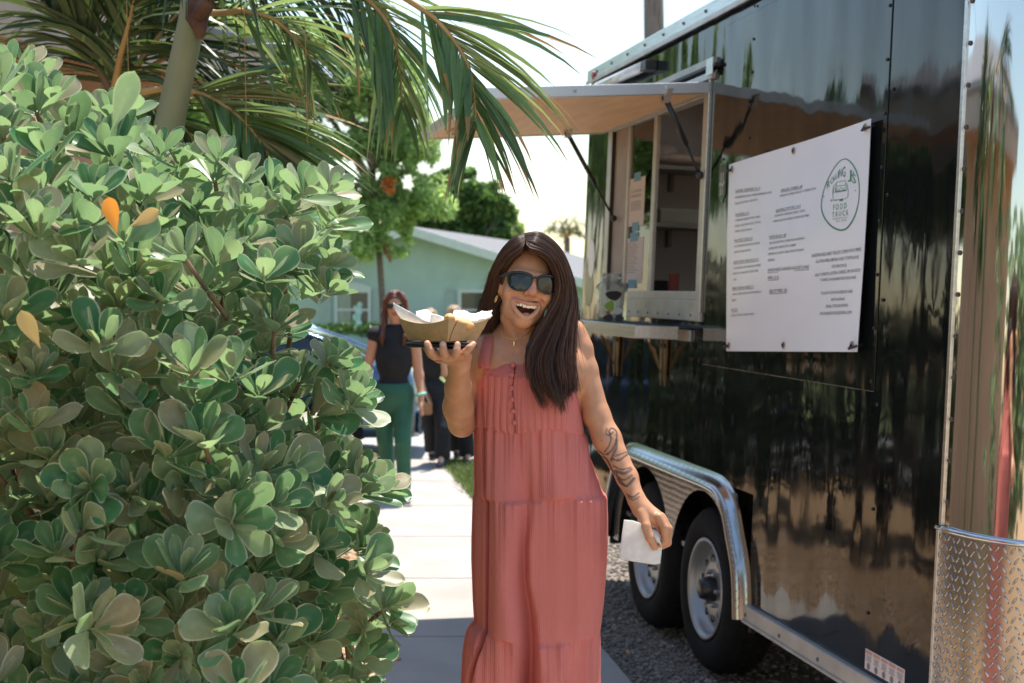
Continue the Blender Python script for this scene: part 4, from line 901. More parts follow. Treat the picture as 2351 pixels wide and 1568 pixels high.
def word(txt, xa, ya, xb, yb, h):
    global V, F
    def pl(x, y): return bpt(*binv(*C12(xa + (xb - xa) * x, ya + (yb - ya) * x - h * y)), .0012)
    r = text_mesh(txt, green, 't', pl, None); n = len(V); V += r[0]; F += [tuple(i + n for i in f) for f in r[1]]
word('F O O D', 870, 995, 1082, 960, 95); word('T R U C K', 858, 1115, 1112, 1072, 90)
for ch, xa, xb, yt, yb, sl in (('R', 752, 800, 505, 625, -.9), ('O', 806, 858, 445, 552, -.8), ('L', 861, 889, 405, 492, -.7), ('L', 891, 919, 372, 467, -.5), ('I', 927, 941, 338, 457, -.3), ('N', 949, 992, 300, 442, -.3), ('G', 1000, 1050, 270, 442, -.1), ('J', 1092, 1152, 320, 475, .2), ("'", 1176, 1190, 345, 390, 0), ('S', 1156, 1228, 392, 545, .45)):
    def pl(x, y, xa=xa, xb=xb, yt=yt, yb=yb, sl=sl, q=(.66 if ch == "'" else 0)): return bpt(*binv(*C12(xa + (xb - xa) * x, yb + (yt - yb) * (y - q) / (1 - q * .9) + sl * (xb - xa) * (x - .5))), .0012)
    r = text_mesh(ch, green, 't', pl, None); n = len(V); V += r[0]; F += [tuple(i + n for i in f) for f in r[1]]
mesh_obj('logo', V, F, green, ban)
V, F = [], []; word('EST. 2020', 915, 1195, 1085, 1165, 32); mesh_obj('logo_date', V, F, flat('pale green print', (.25, .34, .30), .5), ban)
for s, t in ((.03, .03), (.5, .03), (.97, .03), (.03, .97), (.5, .97), (.97, .97)):
    p = bpt(s, t, .002); b = bmesh.new(); lathe(b, [(.006, 0), (.008, .003), (.012, .003), (.013, 0)], 14, lambda x, y, h: (p.x + x, p.y + h, p.z + y)); bm_obj('grommet', b, M('brass grommet', (.35, .25, .15), .4, .8), ban, True)
    b = bmesh.new()
    if s != .5: sx = -1 if s > .5 else 1; tube(b, [(p.x, p.y + .003, p.z), (p.x + sx * .012, p.y + .016, p.z - .012), (p.x + sx * .03, p.y + .010, p.z - .006), (p.x + sx * .034, p.y - .02, p.z + .004)], .0045, 7)
    else: tube(b, [(p.x, p.y - .03, p.z), (p.x, p.y + .006, p.z)], .007, 8)
    bm_obj('hook', b, screw_m, ban, True)

# ---- things on and in the trailer
def tbox_thing(name, lo, hi, mat, label, cat, bev=0):
    o = boxo(name, lo, hi, mat, None, bev); o.matrix_world = TM; return tag(o, label, cat)
paper = M('notice paper', (.62, .56, .53), .7, var=.04)
def notice(px0, py0, px1, py1, label, words, tape=True):
    a, c = tpx(px0, py0, -.008), tpx(px1, py1, -.008); nroot = empty('notice_sheet', mat=TM, label=label, cat='notice')
    boxo('paper', (min(a.x, c.x), -.0085, min(a.z, c.z)), (max(a.x, c.x), -.0075, max(a.z, c.z)), paper, nroot)
    w, h = abs(a.x - c.x), abs(a.z - c.z); u0, z1 = max(a.x, c.x), max(a.z, c.z); V, F = [], []
    for txt, fx0, fx1, fy, fh in words:
        def pl(x, y): return Vector((u0 - w * (fx0 + (fx1 - fx0) * x), -.0068, z1 - h * (fy - fh * y)))
        if txt == '-': n = len(V); V += [pl(0, 0), pl(1, 0), pl(1, 1), pl(0, 1)]; F.append((n, n + 1, n + 2, n + 3))
        else: r = text_mesh(txt, inkm, 't', pl, None); n = len(V); V += r[0]; F += [tuple(i + n for i in f) for f in r[1]]
    mesh_obj('print', V, F, inkm, nroot)
    for z in (z1 + .004, z1 - h - .004): boxo('blue_tape', (u0 - w * .72, -.0070, z - .022), (u0 - w * .28, -.0062, z + .022), flat('blue tape', (.12, .30, .42), .6), nroot)
notice(1447, 412, 1477, 516, 'typed paper notice blue-taped high on the sliding window pane', [('CONSUMER', .15, .8, .30, .05), ('ADVISORY', .15, .8, .40, .05)] + [('-', .12, .82, .50 + k * .035, .012) for k in range(6)])
notice(1436, 548, 1473, 650, 'wider paper notice blue-taped below the first on the window pane', [('-', .1, .6 + .2 * ((k * 37) % 5) / 5, .12 + k * .05, .012) for k in range(14)])
# shelf things inside
bag = M('cream cloth bag', (.55, .45, .38), .8, var=.15, bump=.5, bscale=20)
b = bmesh.new(); uvsph(b, (1.97, -.46, 2.352), (.13, .20, .045), 18, 10); uvsph(b, (1.98, -.36, 2.375), (.10, .10, .065), 14, 8); o = bm_obj('folded_bag', b, bag, None, True); o.matrix_world = TM; tag(o, 'pale folded cloth bag lying on the upper shelf inside the trailer', 'bag')
tbox_thing('storage_box', (1.86, -.56, 1.9925), (2.08, -.33, 2.075), M('grey box', (.32, .30, .27), .7), 'grey box sitting on the lower shelf inside the trailer', 'box', .008)
tb2 = tbox_thing('till_tablet', (1.88, -.44, 1.4705), (1.905, -.24, 1.68), screw_m, 'black tablet leaning on the counter inside the serving window', 'tablet', .006)
b = bmesh.new(); uvsph(b, (1.60, -.40, 1.535), (.19, .11, .065), 16, 9); o = bm_obj('clear_bag', b, M('purple grey plastic', (.22, .15, .20), .15, var=.5, vscale=10, bump=.8, bscale=14, bdist=.02), None, True); o.matrix_world = TM; tag(o, 'crumpled purple plastic bag lying on the counter inside the window', 'bag')
tbox_thing('red_carton', (um + .03, -.16, 1.472), (um + .075, -.12, 1.70), M('red card', (.22, .05, .04), .6), 'small red carton standing behind the lower notice on the counter', 'carton')
# glass tip jar with stickers
jc = tpx(1401, 728, .15); jm = TM @ Matrix.Translation((jc.x, .15, 1.4495)) @ Matrix.Diagonal((.64, .64, .80, 1))
jar = empty('tip_jar', mat=jm, label='clear square tip jar covered in stickers on the serving shelf', cat='jar')
b = bmesh.new(); JW, JH = .108, .255
def sqr(r, h, e): return [b.verts.new((math.copysign(abs(math.cos(t)) ** e, math.cos(t)) * r, math.copysign(abs(math.sin(t)) ** e, math.sin(t)) * r, h)) for t in np.linspace(0, 2 * math.pi, 40, endpoint=False)]
prof = [(.06, .002, .35), (.105, .006, .35), (JW, .02, .32), (JW, .20, .32), (.10, .225, .4), (.078, .245, .7), (.072, .255, 1), (.075, .275, 1), (.078, .285, 1), (.075, .298, 1)]
rg = [sqr(*p) for p in prof]
for r0, r1 in zip(rg, rg[1:]):
    for k in range(40): b.faces.new((r0[k], r0[(k + 1) % 40], r1[(k + 1) % 40], r1[k]))
b.faces.new(rg[0][::-1])
bm_obj('glass_body', b, glass('jar glass', (.78, .83, .80), haze=.16), jar, True)
nf = Vector((TI3 @ Vector((-.12, -1, 0)))).normalized(); sideu = Vector((0, 0, 1)).cross(nf).normalized()
def jst(name, cx, cz, rx, rz, mat, n=16, lift=.0, face='u'):
    b = bmesh.new(); lf = lift
    for t in [0]:
        vs = []
        for k in range(n):
            a = 2 * math.pi * k / n; rr = 1 + .12 * math.sin(3 * a + cx * 40)
            p = (-.1082 - lf, cx + rx * rr * math.cos(a), cz + rz * rr * math.sin(a)) if face == 'u' else (cx + rx * rr * math.cos(a), .1082 + lf, cz + rz * rr * math.sin(a)); vs.append(b.verts.new(p))
        b.faces.new(vs)
    bm_obj(name, b, mat, jar)
jst('black_sticker', .01, .165, .062, .030, flat('black sticker', (.012, .012, .012), .4), 4 * 5)
jst('white_sticker', .035, .095, .05, .045, flat('white sticker', (.65, .65, .62), .5)); jst('green_sticker', .038, .10, .038, .032, flat('lime sticker', (.25, .45, .06), .5), 12, .0006)
jst('white_sticker', -.03, .072, .035, .022, flat('white sticker', (.65, .65, .62), .5), 12, .0004); jst('red_sticker', .05, .06, .02, .01, flat('red sticker', (.5, .08, .05), .5), 10, .0008)
jst('dark_sticker', .045, .028, .04, .022, flat('dark sticker', (.06, .05, .06), .5), 14, .0002); jst('dark_sticker', -.04, .028, .035, .022, flat('dark sticker', (.06, .05, .06), .5), 14, .0003)
jst('white_sticker', -.02, .09, .04, .04, flat('white sticker', (.65, .65, .62), .5), 12, .0, 'o'); jst('tan_sticker', .05, .06, .04, .04, flat('tan sticker', (.45, .35, .22), .5), 12, .0, 'o')
b = bmesh.new(); box(b, (-.08, -.085, .006), (.06, .075, .03)); o = bm_obj('dollar_bills', b, M('bank notes', (.30, .34, .26), .8, var=.3, vscale=30), None); o.matrix_world = jm; tag(o, 'green paper money lying in the bottom of the tip jar', 'money')
# ------------------------------------------------------------------ palms: trunk, fronds (rachis) and leaflets
pl_mat = leaf_mat('palm leaflet', (0.085, 0.175, 0.065), (0.24, 0.28, 0.16), (0.27, 0.42, 0.13), 0.30, 0.30, rnd='object', var=0.4)
pl_mat2 = leaf_mat('palm leaflet mass', (0.045, 0.085, 0.035), (0.06, 0.10, 0.045), (0.10, 0.16, 0.04), 0.25, 0.35, rnd='attr', var=0.5)
dry_mat = leaf_mat('dry leaflet tip', (0.34, 0.22, 0.10), (0.36, 0.24, 0.12), (0.40, 0.24, 0.08), 0.3, 0.6, rnd='object', var=0.4)
rach_m = M('palm rachis', (0.34, 0.22, 0.08), 0.55, var=0.25, vscale=10)
rachd_m = M('dark palm rachis', (0.10, 0.065, 0.03), 0.6, var=0.25, vscale=10)
ptr_m = M('green palm trunk', (0.12, 0.17, 0.075), 0.5, var=0.35, vscale=5, stretch=(1, 1, .5), col2=(0.25, 0.22, 0.12))
husk_m = M('brown husk', (0.05, 0.018, 0.012), 0.75, var=0.6, vscale=12, col2=(0.14, 0.08, 0.05), bump=.8, bscale=25, bdist=.01)
def leaflet_geo(base, d, L, w, droop, twist, seg=6, up=Vector((0, 0, 1))):
    """a folded strap: base point, direction, length, half width, droop"""
    d = d.normalized(); side = d.cross(up)
    side = side.normalized() if side.length > 1e-3 else Vector((1, 0, 0)); side = (Matrix.Rotation(twist, 3, d) @ side)
    V = []; F = []; p = Vector(base); dd = d.copy()
    for i in range(seg + 1):
        t = i / seg; ww = w * (1 - t ** 2.2) * min(1, .45 + 2.2 * t); nrm = side.cross(dd).normalized()
        V += [p - side * ww + nrm * ww * .35, p.copy(), p + side * ww + nrm * ww * .35]
        dd = (dd + Vector((0, 0, -droop / seg * (0.4 + t)))).normalized(); p = p + dd * (L / seg); side = (side - dd * side.dot(dd)).normalized()
    for i in range(seg):
        a = 3 * i; F += [(a, a + 1, a + 4, a + 3), (a + 1, a + 2, a + 5, a + 4)]
    return V, F
def frond(parent, pts, n, L, w, droop=0.9, spread=0.9, indiv=True, rmat=None, rr=0.014, start=0.12, lean=None, drytips=0.0, sides=(-1, 1), lmat=None, plane=None, flop=0.35, lowfac=1.0):
    """pts: world points of the rachis"""
    P = [Vector(p) for p in pts]; loc = parent.matrix_world.translation if parent.matrix_world else Vector()
    loc = Vector(parent.location); fo_pts = []
    m = 30
    for i in range(m + 1):
        t = i / m * (len(P) - 1); k = min(int(t), len(P) - 2); f = t - k; q = [P[max(0, min(len(P) - 1, k + j))] for j in (-1, 0, 1, 2)]
        fo_pts.append(.5 * (2 * q[1] + (-q[0] + q[2]) * f + (2 * q[0] - 5 * q[1] + 4 * q[2] - q[3]) * f * f + (-q[0] + 3 * q[1] - 3 * q[2] + q[3]) * f ** 3))
    bm = bmesh.new(); tube(bm, [p - loc for p in fo_pts], [rr * (1 - .85 * i / m) for i in range(m + 1)], 7)
    fr = bm_obj('frond', bm, rmat or rach_m, parent, True)
    AV, AF, AR = [], [], []
    for i in range(n):
        for s in sides:
            t = start + (1 - start) * (i + rng.uniform(-.2, .2) + (.25 if s > 0 else 0)) / n; t = min(max(t, 0), .999)
            x = t * m; k = min(int(x), m - 1); b0 = fo_pts[k].lerp(fo_pts[k + 1], x - k); tg = (fo_pts[k + 1] - fo_pts[k]).normalized()
            nrm = plane or Vector((0, -1, 0)); sd = tg.cross(nrm).normalized() * s
            ang = spread * (1 - .55 * t) + rng.normal(0, .08); d = tg * math.cos(ang) + sd * math.sin(ang) + nrm * rng.normal(.05, flop * .5) + Vector((0, 0, -flop * .3))
            ll = L * (0.55 + 0.75 * math.sin(math.pi * min(1, .18 + t * .78))) * rng.uniform(.82, 1.12) * (lowfac if s > 0 and t < .85 else 1)
            V, F = leaflet_geo(b0 - loc, d, ll, w * rng.uniform(.75, 1.15), droop * rng.uniform(.6, 1.3), rng.normal(0, .5))
            if indiv:
                mt = lmat or pl_mat
                o = mesh_obj('leaflet', V, F, mt, fr)
                if drytips and rng.random() < drytips:
                    o.data.materials.append(dry_mat); np_ = len(o.data.polygons)
                    for q in range(np_ - 2 * int(rng.integers(1, 3)), np_): o.data.polygons[q].material_index = 1
            else:
                q = len(AV); AV += V; AF += [tuple(a + q for a in f) for f in F]; AR += [rng.uniform()] * len(V)
    if not indiv: tag(mesh_obj('leaflet_mass', AV, AF, lmat or pl_mat2, fr, attrs={'rnd': ('FLOAT', AR)}), kind='stuff')
    return fr
YP = 4.7
def Q(L_, Y=YP, dy=None): return [at(x, y, Y + (dy[i] if dy else 0)) for i, (x, y) in enumerate(L_)]
pb = at(400, 340, YP); palm = empty('leaning_palm', (pb.x - .12, YP, 0), label='slim palm with leaning green trunk and brown husk arching fronds over the hatch', cat='palm tree')
pl0 = palm.location
bm = bmesh.new(); tp = [Vector((pb.x - .12, YP, -.05)), Vector((pb.x - .08, YP, .9)), at(360, 420, YP), at(386, 300, YP), at(418, 150, YP), at(440, 50, YP), at(458, -60, YP), at(466, -140, YP)]
tube(bm, [p - pl0 for p in tp], [.075, .068, .052, .048, .044, .043, .047, .045], 18); bm_obj('trunk', bm, ptr_m, palm, True)
bm = bmesh.new(); tube(bm, [p - pl0 for p in (at(480, -60, YP - .03), at(458, 10, YP - .03), at(452, 45, YP - .03), at(460, 70, YP - .035), at(462, 90, YP - .035))], [.03, .044, .036, .022, .006], 10)
bmesh.ops.transform(bm, matrix=Matrix.Identity(4), verts=bm.verts[:]); bm_obj('husk', bm, husk_m, palm, True)
bm = bmesh.new(); tube(bm, [p - pl0 for p in (at(452, 40, YP - .06), at(475, 5, YP - .07), at(490, -60, YP - .08))], [.022, .03, .03], 9); bm_obj('petiole_stub', bm, husk_m, palm, True)
frond(palm, Q([(465, -110), (700, -90), (860, -40), (950, 8), (1015, 60), (1070, 140), (1088, 215), (1093, 300)], 4.2, (0, -.1, -.15, -.2, -.2, -.2, -.2, -.2)), 34, .36, .012, .8, .95, True, start=.46, lowfac=.62, drytips=.4, plane=Vector((.15, -1, .2)))
frond(palm, Q([(465, -120), (640, -120), (780, -50), (870, 25), (905, 90), (917, 160), (924, 250)], 4.5, (0, -.1, -.1, -.15, -.15, -.15, -.15)), 28, .30, .012, 1.1, .8, True, start=.35, drytips=.3, plane=Vector((.2, -1, .1)))
frond(palm, Q([(462, -40), (480, 26), (558, 25), (625, 43), (672, 82), (705, 120), (718, 160)], 4.8, (.1, .05, 0, 0, 0, 0, 0)), 26, .26, .010, .7, .85, True, start=.25, drytips=.3, lmat=pl_mat)
frond(palm, Q([(470, -120), (580, -70), (690, -70), (780, -40), (830, 0)], 5.1), 26, .26, .011, 1.3, .8, False, start=.2)
frond(palm, Q([(450, -120), (520, -30), (640, -20), (760, 10), (840, 50)], 5.2), 30, .30, .011, 1.2, .8, False, start=.2)
frond(palm, Q([(455, -120), (400, -180), (320, -210), (220, -220)], 4.6, (0, -.3, -.6, -.9)), 26, .36, .012, 1.0, .8, False, start=.15)
frond(palm, Q([(455, -120), (500, -190), (530, -230), (540, -250)], 4.6, (0, -.2, -.4, -.6)), 26, .36, .012, 1.0, .8, False, start=.15)
YB = 5.3
b2 = at(272, 330, YB); palm2 = empty('clumping_palm', (b2.x, YB, 0), label='dark clumping palm behind the hedge with upright fronds below the beige eave', cat='palm tree')
bm = bmesh.new(); tube(bm, [(0, 0, -.05), (0, 0, 1.0), at(270, 300, YB) - b2 + Vector((0, 0, b2.z)), at(270, 215, YB) - Vector((b2.x, YB, 0))], [.06, .055, .05, .04], 12); bm_obj('trunk', bm, ptr_m, palm2, True)
frond(palm2, Q([(265, 225), (205, 120), (150, 60), (85, -10)], YB, (0, -.05, -.1, -.1)), 34, .36, .016, 1.9, 1.0, False, rachd_m, .02, .30, sides=(1, 1), plane=Vector((0, -1, .3)))
frond(palm2, Q([(262, 225), (278, 130), (300, 40), (318, -60)], YB, (0, -.08, -.15, -.2)), 30, .40, .016, 1.6, 1.0, False, rach_m, .02, .12, plane=Vector((0, -1, .2)))
frond(palm2, Q([(266, 225), (330, 130), (400, 40), (470, -30)], YB + .1), 30, .42, .015, 1.0, .8, False, rach_m, .016, .15)
frond(palm2, Q([(268, 215), (240, 120), (220, 30), (210, -60)], YB + .2), 32, .42, .016, 1.4, .9, False, rachd_m, .016, .1)
frond(palm2, Q([(268, 215), (250, 100), (262, 0), (280, -90)], YB + .3), 32, .42, .016, 1.2, .9, False, rachd_m, .016, .1)
frond(palm2, Q([(275, 225), (360, 205), (436, 208), (500, 233), (560, 278), (600, 330), (640, 405)], YB - .35, (0, 0, 0, 0, -.05, -.05, -.05)), 44, .42, .019, .75, .95, True, rach_m, .013, start=.35, drytips=.2, plane=Vector((0, -1, .35)))
frond(palm2, Q([(275, 225), (350, 150), (440, 120), (540, 150), (620, 210), (660, 290)], YB + .2), 32, .34, .012, .9, .9, False, rach_m, .012, .25)
frond(palm2, Q([(262, 228), (330, 240), (380, 260), (430, 300), (470, 370)], YB + .25), 24, .34, .013, .8, .9, False, rach_m, .012, .2)
bm = bmesh.new()
for x, y0, y1 in ((290, -20, 215), (560, -20, 330), (700, 40, 330)): tube(bm, [at(x, y0, YP) - Vector((b2.x, YB, 0)), at(x + 6, y1, YP) - Vector((b2.x, YB, 0))], .0014, 4)
bm_obj('leaf_fibre', bm, rach_m, palm2)
# two distant palms over the far roofs
for px, py, Y, s, lab in ((1302, 545, 75, 40, 'distant palm top rising behind the house roof beside the trailer'), ):
    base = at(px, py, Y); dp = empty('distant_palm', (base.x, Y, 0), label=lab, cat='palm tree')
    bm = bmesh.new(); tube(bm, [(0, 0, 0), (0, 0, base.z)], [.2, .15], 8); bm_obj('trunk', bm, bark, dp, True)
    for k in range(9):
        a = k * 2 * math.pi / 9 + .3; r = 1.25
        pts = [base, base + Vector((math.cos(a) * r * .5, math.sin(a) * .3, .55 + .35 * math.sin(a * 2))), base + Vector((math.cos(a) * r, math.sin(a) * .6, .15 + .4 * math.sin(a * 3)))]
        frond(dp, pts, 14, .5, .03, .8, .7, False, rach_m, .03, .1)

# ------------------------------------------------------------------ the big round-leaved bush at the left
YH = 3.0
outline = [(-260, 60), (-60, 95), (20, 112), (75, 140), (150, 185), (210, 195), (290, 190), (335, 250), (400, 300), (430, 340), (490, 330), (520, 300), (560, 350), (640, 385), (720, 390), (780, 375), (815, 420), (822, 520), (808, 560), (805, 650), (800, 690), (760, 715), (705, 735), (700, 765),
           (760, 765), (820, 790), (862, 860), (852, 930), (830, 960), (828, 1000), (870, 1040), (930, 1070), (925, 1130), (880, 1165), (872, 1220), (895, 1290), (892, 1330), (958, 1345), (962, 1385), (950, 1450), (890, 1470), (880, 1510), (862, 1580), (840, 1720), (-260, 1720)]
OL = np.array(outline, float)
def inside(x, y):
    n = len(OL); c = False; j = n - 1
    for i in range(n):
        xi, yi = OL[i]; xj, yj = OL[j]
        if (yi > y) != (yj > y) and x < (xj - xi) * (y - yi) / (yj - yi) + xi: c = not c
        j = i
    return c
def edge_dist(x, y):
    best = 1e9
    for i in range(len(OL) - 2):
        a, b = OL[i], OL[i + 1]; ab = b - a; t = np.clip(((x - a[0]) * ab[0] + (y - a[1]) * ab[1]) / (ab @ ab), 0, 1); q = a + ab * t; best = min(best, math.hypot(x - q[0], y - q[1]))
    return best
bushc = at(330, 1000, YH + .5); bush = empty('round_leaved_bush', (bushc.x, YH + .55, 0), label='huge bush of round fleshy sage green leaves filling the left side', cat='bush')
BL = Vector(bush.location)
LRAMP = [(0.0, (0.028, 0.135, 0.048)), (0.22, (0.055, 0.190, 0.070)), (0.40, (0.15, 0.265, 0.120)), (0.64, (0.27, 0.325, 0.195)), (0.78, (0.29, 0.245, 0.150)), (1.0, (0.34, 0.285, 0.18))]
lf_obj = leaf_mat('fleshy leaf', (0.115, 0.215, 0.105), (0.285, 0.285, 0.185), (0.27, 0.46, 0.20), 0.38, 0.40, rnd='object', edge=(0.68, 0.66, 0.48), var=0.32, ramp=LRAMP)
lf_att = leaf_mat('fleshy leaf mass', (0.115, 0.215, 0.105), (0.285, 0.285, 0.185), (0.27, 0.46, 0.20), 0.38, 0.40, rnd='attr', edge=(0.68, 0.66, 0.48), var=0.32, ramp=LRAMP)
lf_or = leaf_mat('orange leaf', (0.62, 0.26, 0.05), (0.60, 0.27, 0.07), (0.75, 0.30, 0.04), 0.4, 0.5, rnd='object', var=0.1)
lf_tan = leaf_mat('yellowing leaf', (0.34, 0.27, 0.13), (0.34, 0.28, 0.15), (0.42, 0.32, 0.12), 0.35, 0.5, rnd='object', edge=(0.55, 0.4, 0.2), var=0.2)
WT = [0, .12, .25, .38, .50, .61, .71, .80, .88, .94, .98, 1.0]
WW = [.022, .055, .118, .182, .232, .262, .272, .262, .226, .172, .110, .055]
def leaf_template(curl, seed, wide=1.0):
    """an obovate blade: narrow foot, widest past the middle, round tip, thickened margin, its own pale tone also imitating a lit rim"""
    r = np.random.default_rng(seed); V, F, rim = [], [], []; asym = r.uniform(-.06, .06); ph = r.uniform(0, 6)
    for j, (t, wd) in enumerate(zip(WT, WW)):
        wd = wd * wide * (1 + r.normal(0, .018))
        for i in range(-3, 4):
            s = {3: 1.0, 2: .86, 1: .36, 0: 0}[abs(i)] * (1 if i >= 0 else -1)
            V.append((wd * s + asym * math.sin(math.pi * t) * .5, t - .03 * (1 - abs(s)) * (-1 if j == len(WT) - 1 else 0), curl * .5 * (s * s) * wd + curl * .16 * t * t - .012 * (abs(i) == 0) + .010 * math.sin(5 * t + s * 2.5 + ph) + (.006 if abs(i) == 3 else 0)))
            rim.append(1.0 if (abs(i) == 3 or j == len(WT) - 1) and t > .2 else (.18 if i == 0 and t < .8 else 0.0))  # margin weight: the leaf's pale border plus edge light put into the colour
    for j in range(len(WT) - 1):
        for i in range(6): a = j * 7 + i; F.append((a, a + 1, a + 8, a + 7))
    return np.array(V), F, rim
TPL = [leaf_template(c, sd, wd) for sd, c, wd in ((1, .15, .95), (2, .35, 1.08), (3, .0, .86), (4, .6, .95), (5, -.3, 1.1))]
def tpl_mesh(k, mat):
    V, F, rim = TPL[k]; me = bpy.data.meshes.new('leaf'); me.from_pydata([tuple(v) for v in V], [], F); me.update(); me.polygons.foreach_set('use_smooth', np.ones(len(F), bool))
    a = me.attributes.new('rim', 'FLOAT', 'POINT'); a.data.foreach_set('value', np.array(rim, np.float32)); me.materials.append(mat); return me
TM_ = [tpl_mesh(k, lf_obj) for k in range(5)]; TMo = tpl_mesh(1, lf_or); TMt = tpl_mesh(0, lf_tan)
for me in TM_:                          # one subdivision keeps the round ends smooth
    b = bmesh.new(); b.from_mesh(me); b.to_mesh(me); b.free()
leaves = []                             # (matrix, template, distance)
branches = []
def rosette(px, py, Y, axis, n, L, layer):
    base = at(px, py, Y); z = axis.normalized(); x = z.orthogonal().normalized(); y = z.cross(x); ph = rng.uniform(0, 6.28)
    root = base - z * L * .55
    for i in range(n):
        f = (i + .5) / n; az = ph + i * 2.39996; inc = .15 + 1.10 * f ** .9 + rng.normal(0, .12); ll = L * (.50 + .62 * f ** .5) * rng.uniform(.85, 1.15)
        if i == 0: ll *= .5
        rd = x * math.cos(az) + y * math.sin(az); d = z * math.cos(inc) + rd * math.sin(inc); d.z += .10; d.normalize()
        topn = (z * math.sin(inc) - rd * math.cos(inc)); topn = (topn - d * topn.dot(d)).normalized(); topn = Matrix.Rotation(rng.normal(0, .30), 3, d) @ topn
        sx = d.cross(topn).normalized(); wsc = rng.uniform(.88, 1.16) * (1.0 if f > .3 else .8)
        o = root + z * (L * .28 * (1 - f)) + rd * L * .05
        mt = Matrix(((sx.x * ll * wsc, d.x * ll, topn.x * ll, o.x), (sx.y * ll * wsc, d.y * ll, topn.y * ll, o.y), (sx.z * ll * wsc, d.z * ll, topn.z * ll, o.z), (0, 0, 0, 1)))
        leaves.append((mt, int(rng.integers(0, 5)), layer, (o + d * ll * .7)))
    branches.append((root, z, layer))
def fill(sp, Y0, layer, n, Lr, tries, jitter):
    pts = []
    for _ in range(tries):
        x, y = rng.uniform(-200, 960), rng.uniform(60, 1680)
        if not inside(x, y): continue
        ed = edge_dist(x, y)
        if ed < (38 if layer == 0 else 60): continue
        if any((x - a) ** 2 + ((y - b) * 1.0) ** 2 < sp * sp for a, b in pts): continue
        pts.append((x, y)); bul = min(1, ed / 330); Y = Y0 + .50 * (1 - bul) ** 1.6 + rng.normal(0, jitter)
        P0 = at(x, y, Y); out = Vector((P0.x - bushc.x, 0, 0)) * .9
        vert = 1.0 - .30 * (y - 100) / 1500
        edge_side = 1 - min(1, ed / 140)
        ax = Vector((out.x + rng.normal(0, .28), -.55 + .35 * edge_side + rng.normal(0, .22), vert + rng.normal(0, .18)))
        if y > 1050 and rng.random() < .25: ax.z -= .5
        rosette(x, y, Y, ax, int(rng.integers(*n)), rng.uniform(*Lr), layer)
fill(72, 2.62, 0, (9, 13), (.066, .092), 6500, .08)
for x, y in ((770, 415), (795, 470), (775, 590), (770, 650), (60, 150), (120, 190), (25, 130), (255, 240), (560, 385), (640, 410), (715, 420), (790, 830), (825, 900), (815, 945), (835, 1075), (885, 1110), (850, 1250), (860, 1300), (905, 1385), (915, 1425), (850, 1500), (500, 340), (410, 350)):
    ed = edge_dist(x, y); e = Vector((x - 420, 0, 0)); rosette(x, y, 2.95 + rng.normal(0, .06), Vector((.55 if x > 600 else .05, -.30, .75 if y < 1000 else .35)), int(rng.integers(8, 12)), rng.uniform(.060, .082), 0)
fill(70, 2.86, 1, (8, 12), (.066, .09), 3600, .07)
fill(82, 3.15, 2, (8, 11), (.075, .095), 2200, .08)
fill(130, 3.75, 3, (8, 11), (.09, .11), 700, .1)
cams = Vector(CAMP)
def seen_rank(l):
    p = l[3]; r = l[2] * 5 + (p - cams).length
    q = p - cams; 
    yy = q.y * _cp - q.z * _sp; px = 1175.5 + FPX * q.x / yy; py = 784 - FPX * (q.y * _sp + q.z * _cp) / yy
    if px < -20 or py > 1590: r += 50
    return r
leaves.sort(key=seen_rank)
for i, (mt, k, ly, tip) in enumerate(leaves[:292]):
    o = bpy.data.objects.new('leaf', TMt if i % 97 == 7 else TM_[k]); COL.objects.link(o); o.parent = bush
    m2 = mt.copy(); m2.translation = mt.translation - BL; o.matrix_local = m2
def special(px, py, Y, me, d, L, label=None, up=Vector((0, -1, .1))):
    o = bpy.data.objects.new('leaf', me); COL.objects.link(o); o.parent = bush; d = Vector(d).normalized(); n = (up - d * up.dot(d)).normalized(); sx = d.cross(n); b = at(px, py, Y) - BL
    o.matrix_local = Matrix(((sx.x * L * .8, d.x * L, n.x * L, b.x), (sx.y * L * .8, d.y * L, n.y * L, b.y), (sx.z * L * .8, d.z * L, n.z * L, b.z), (0, 0, 0, 1)))
    if label: o['label'] = label
special(268, 535, 2.46, TMo, (-.18, -.1, 1), .060, 'bright orange dying leaf'); special(300, 520, 2.5, TMt, (.7, -.2, .35), .06); special(92, 800, 2.40, TMt, (-.35, -.4, 1), .07, 'mottled tan leaf')
special(258, 300, 2.48, TM_[0], (.42, -.1, 1), .105, 'largest pale leaf at the top of the bush')
AV, AF, AR, AK = [], [], [], []
q = 0
for mt, k, ly, tip in leaves[292:]:
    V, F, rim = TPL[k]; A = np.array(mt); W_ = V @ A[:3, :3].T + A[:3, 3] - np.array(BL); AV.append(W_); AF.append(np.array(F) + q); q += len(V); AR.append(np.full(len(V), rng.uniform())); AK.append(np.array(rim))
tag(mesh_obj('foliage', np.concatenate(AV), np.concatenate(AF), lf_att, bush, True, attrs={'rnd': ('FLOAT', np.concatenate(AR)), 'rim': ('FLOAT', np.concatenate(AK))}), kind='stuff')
stem_m = M('bush stem', (0.17, 0.11, 0.06), 0.8, var=0.35, vscale=30, bump=.6, bscale=60)
hub = [Vector((bushc.x - .2 + .25 * k, YH + .65, .05)) for k in range(-1, 4)]
for i, (root, z, ly) in enumerate(branches):
    if ly > 1 or i % 7: continue
    h = min(hub, key=lambda a: abs(a.x - root.x)); mid = root - z * .12 + Vector((0, .16, -.05)); mid2 = mid.lerp(h, .35) + Vector((rng.normal(0, .05), .05, rng.normal(0, .05)))
    bm = bmesh.new(); tube(bm, [p - BL for p in (root + z * .01, mid, mid2, mid2.lerp(h, .5), h)], [.0045, .006, .009, .013, .018], 6); bm_obj('branch', bm, stem_m, bush, True)
print('leaves', len(leaves), 'branches', len(branches))
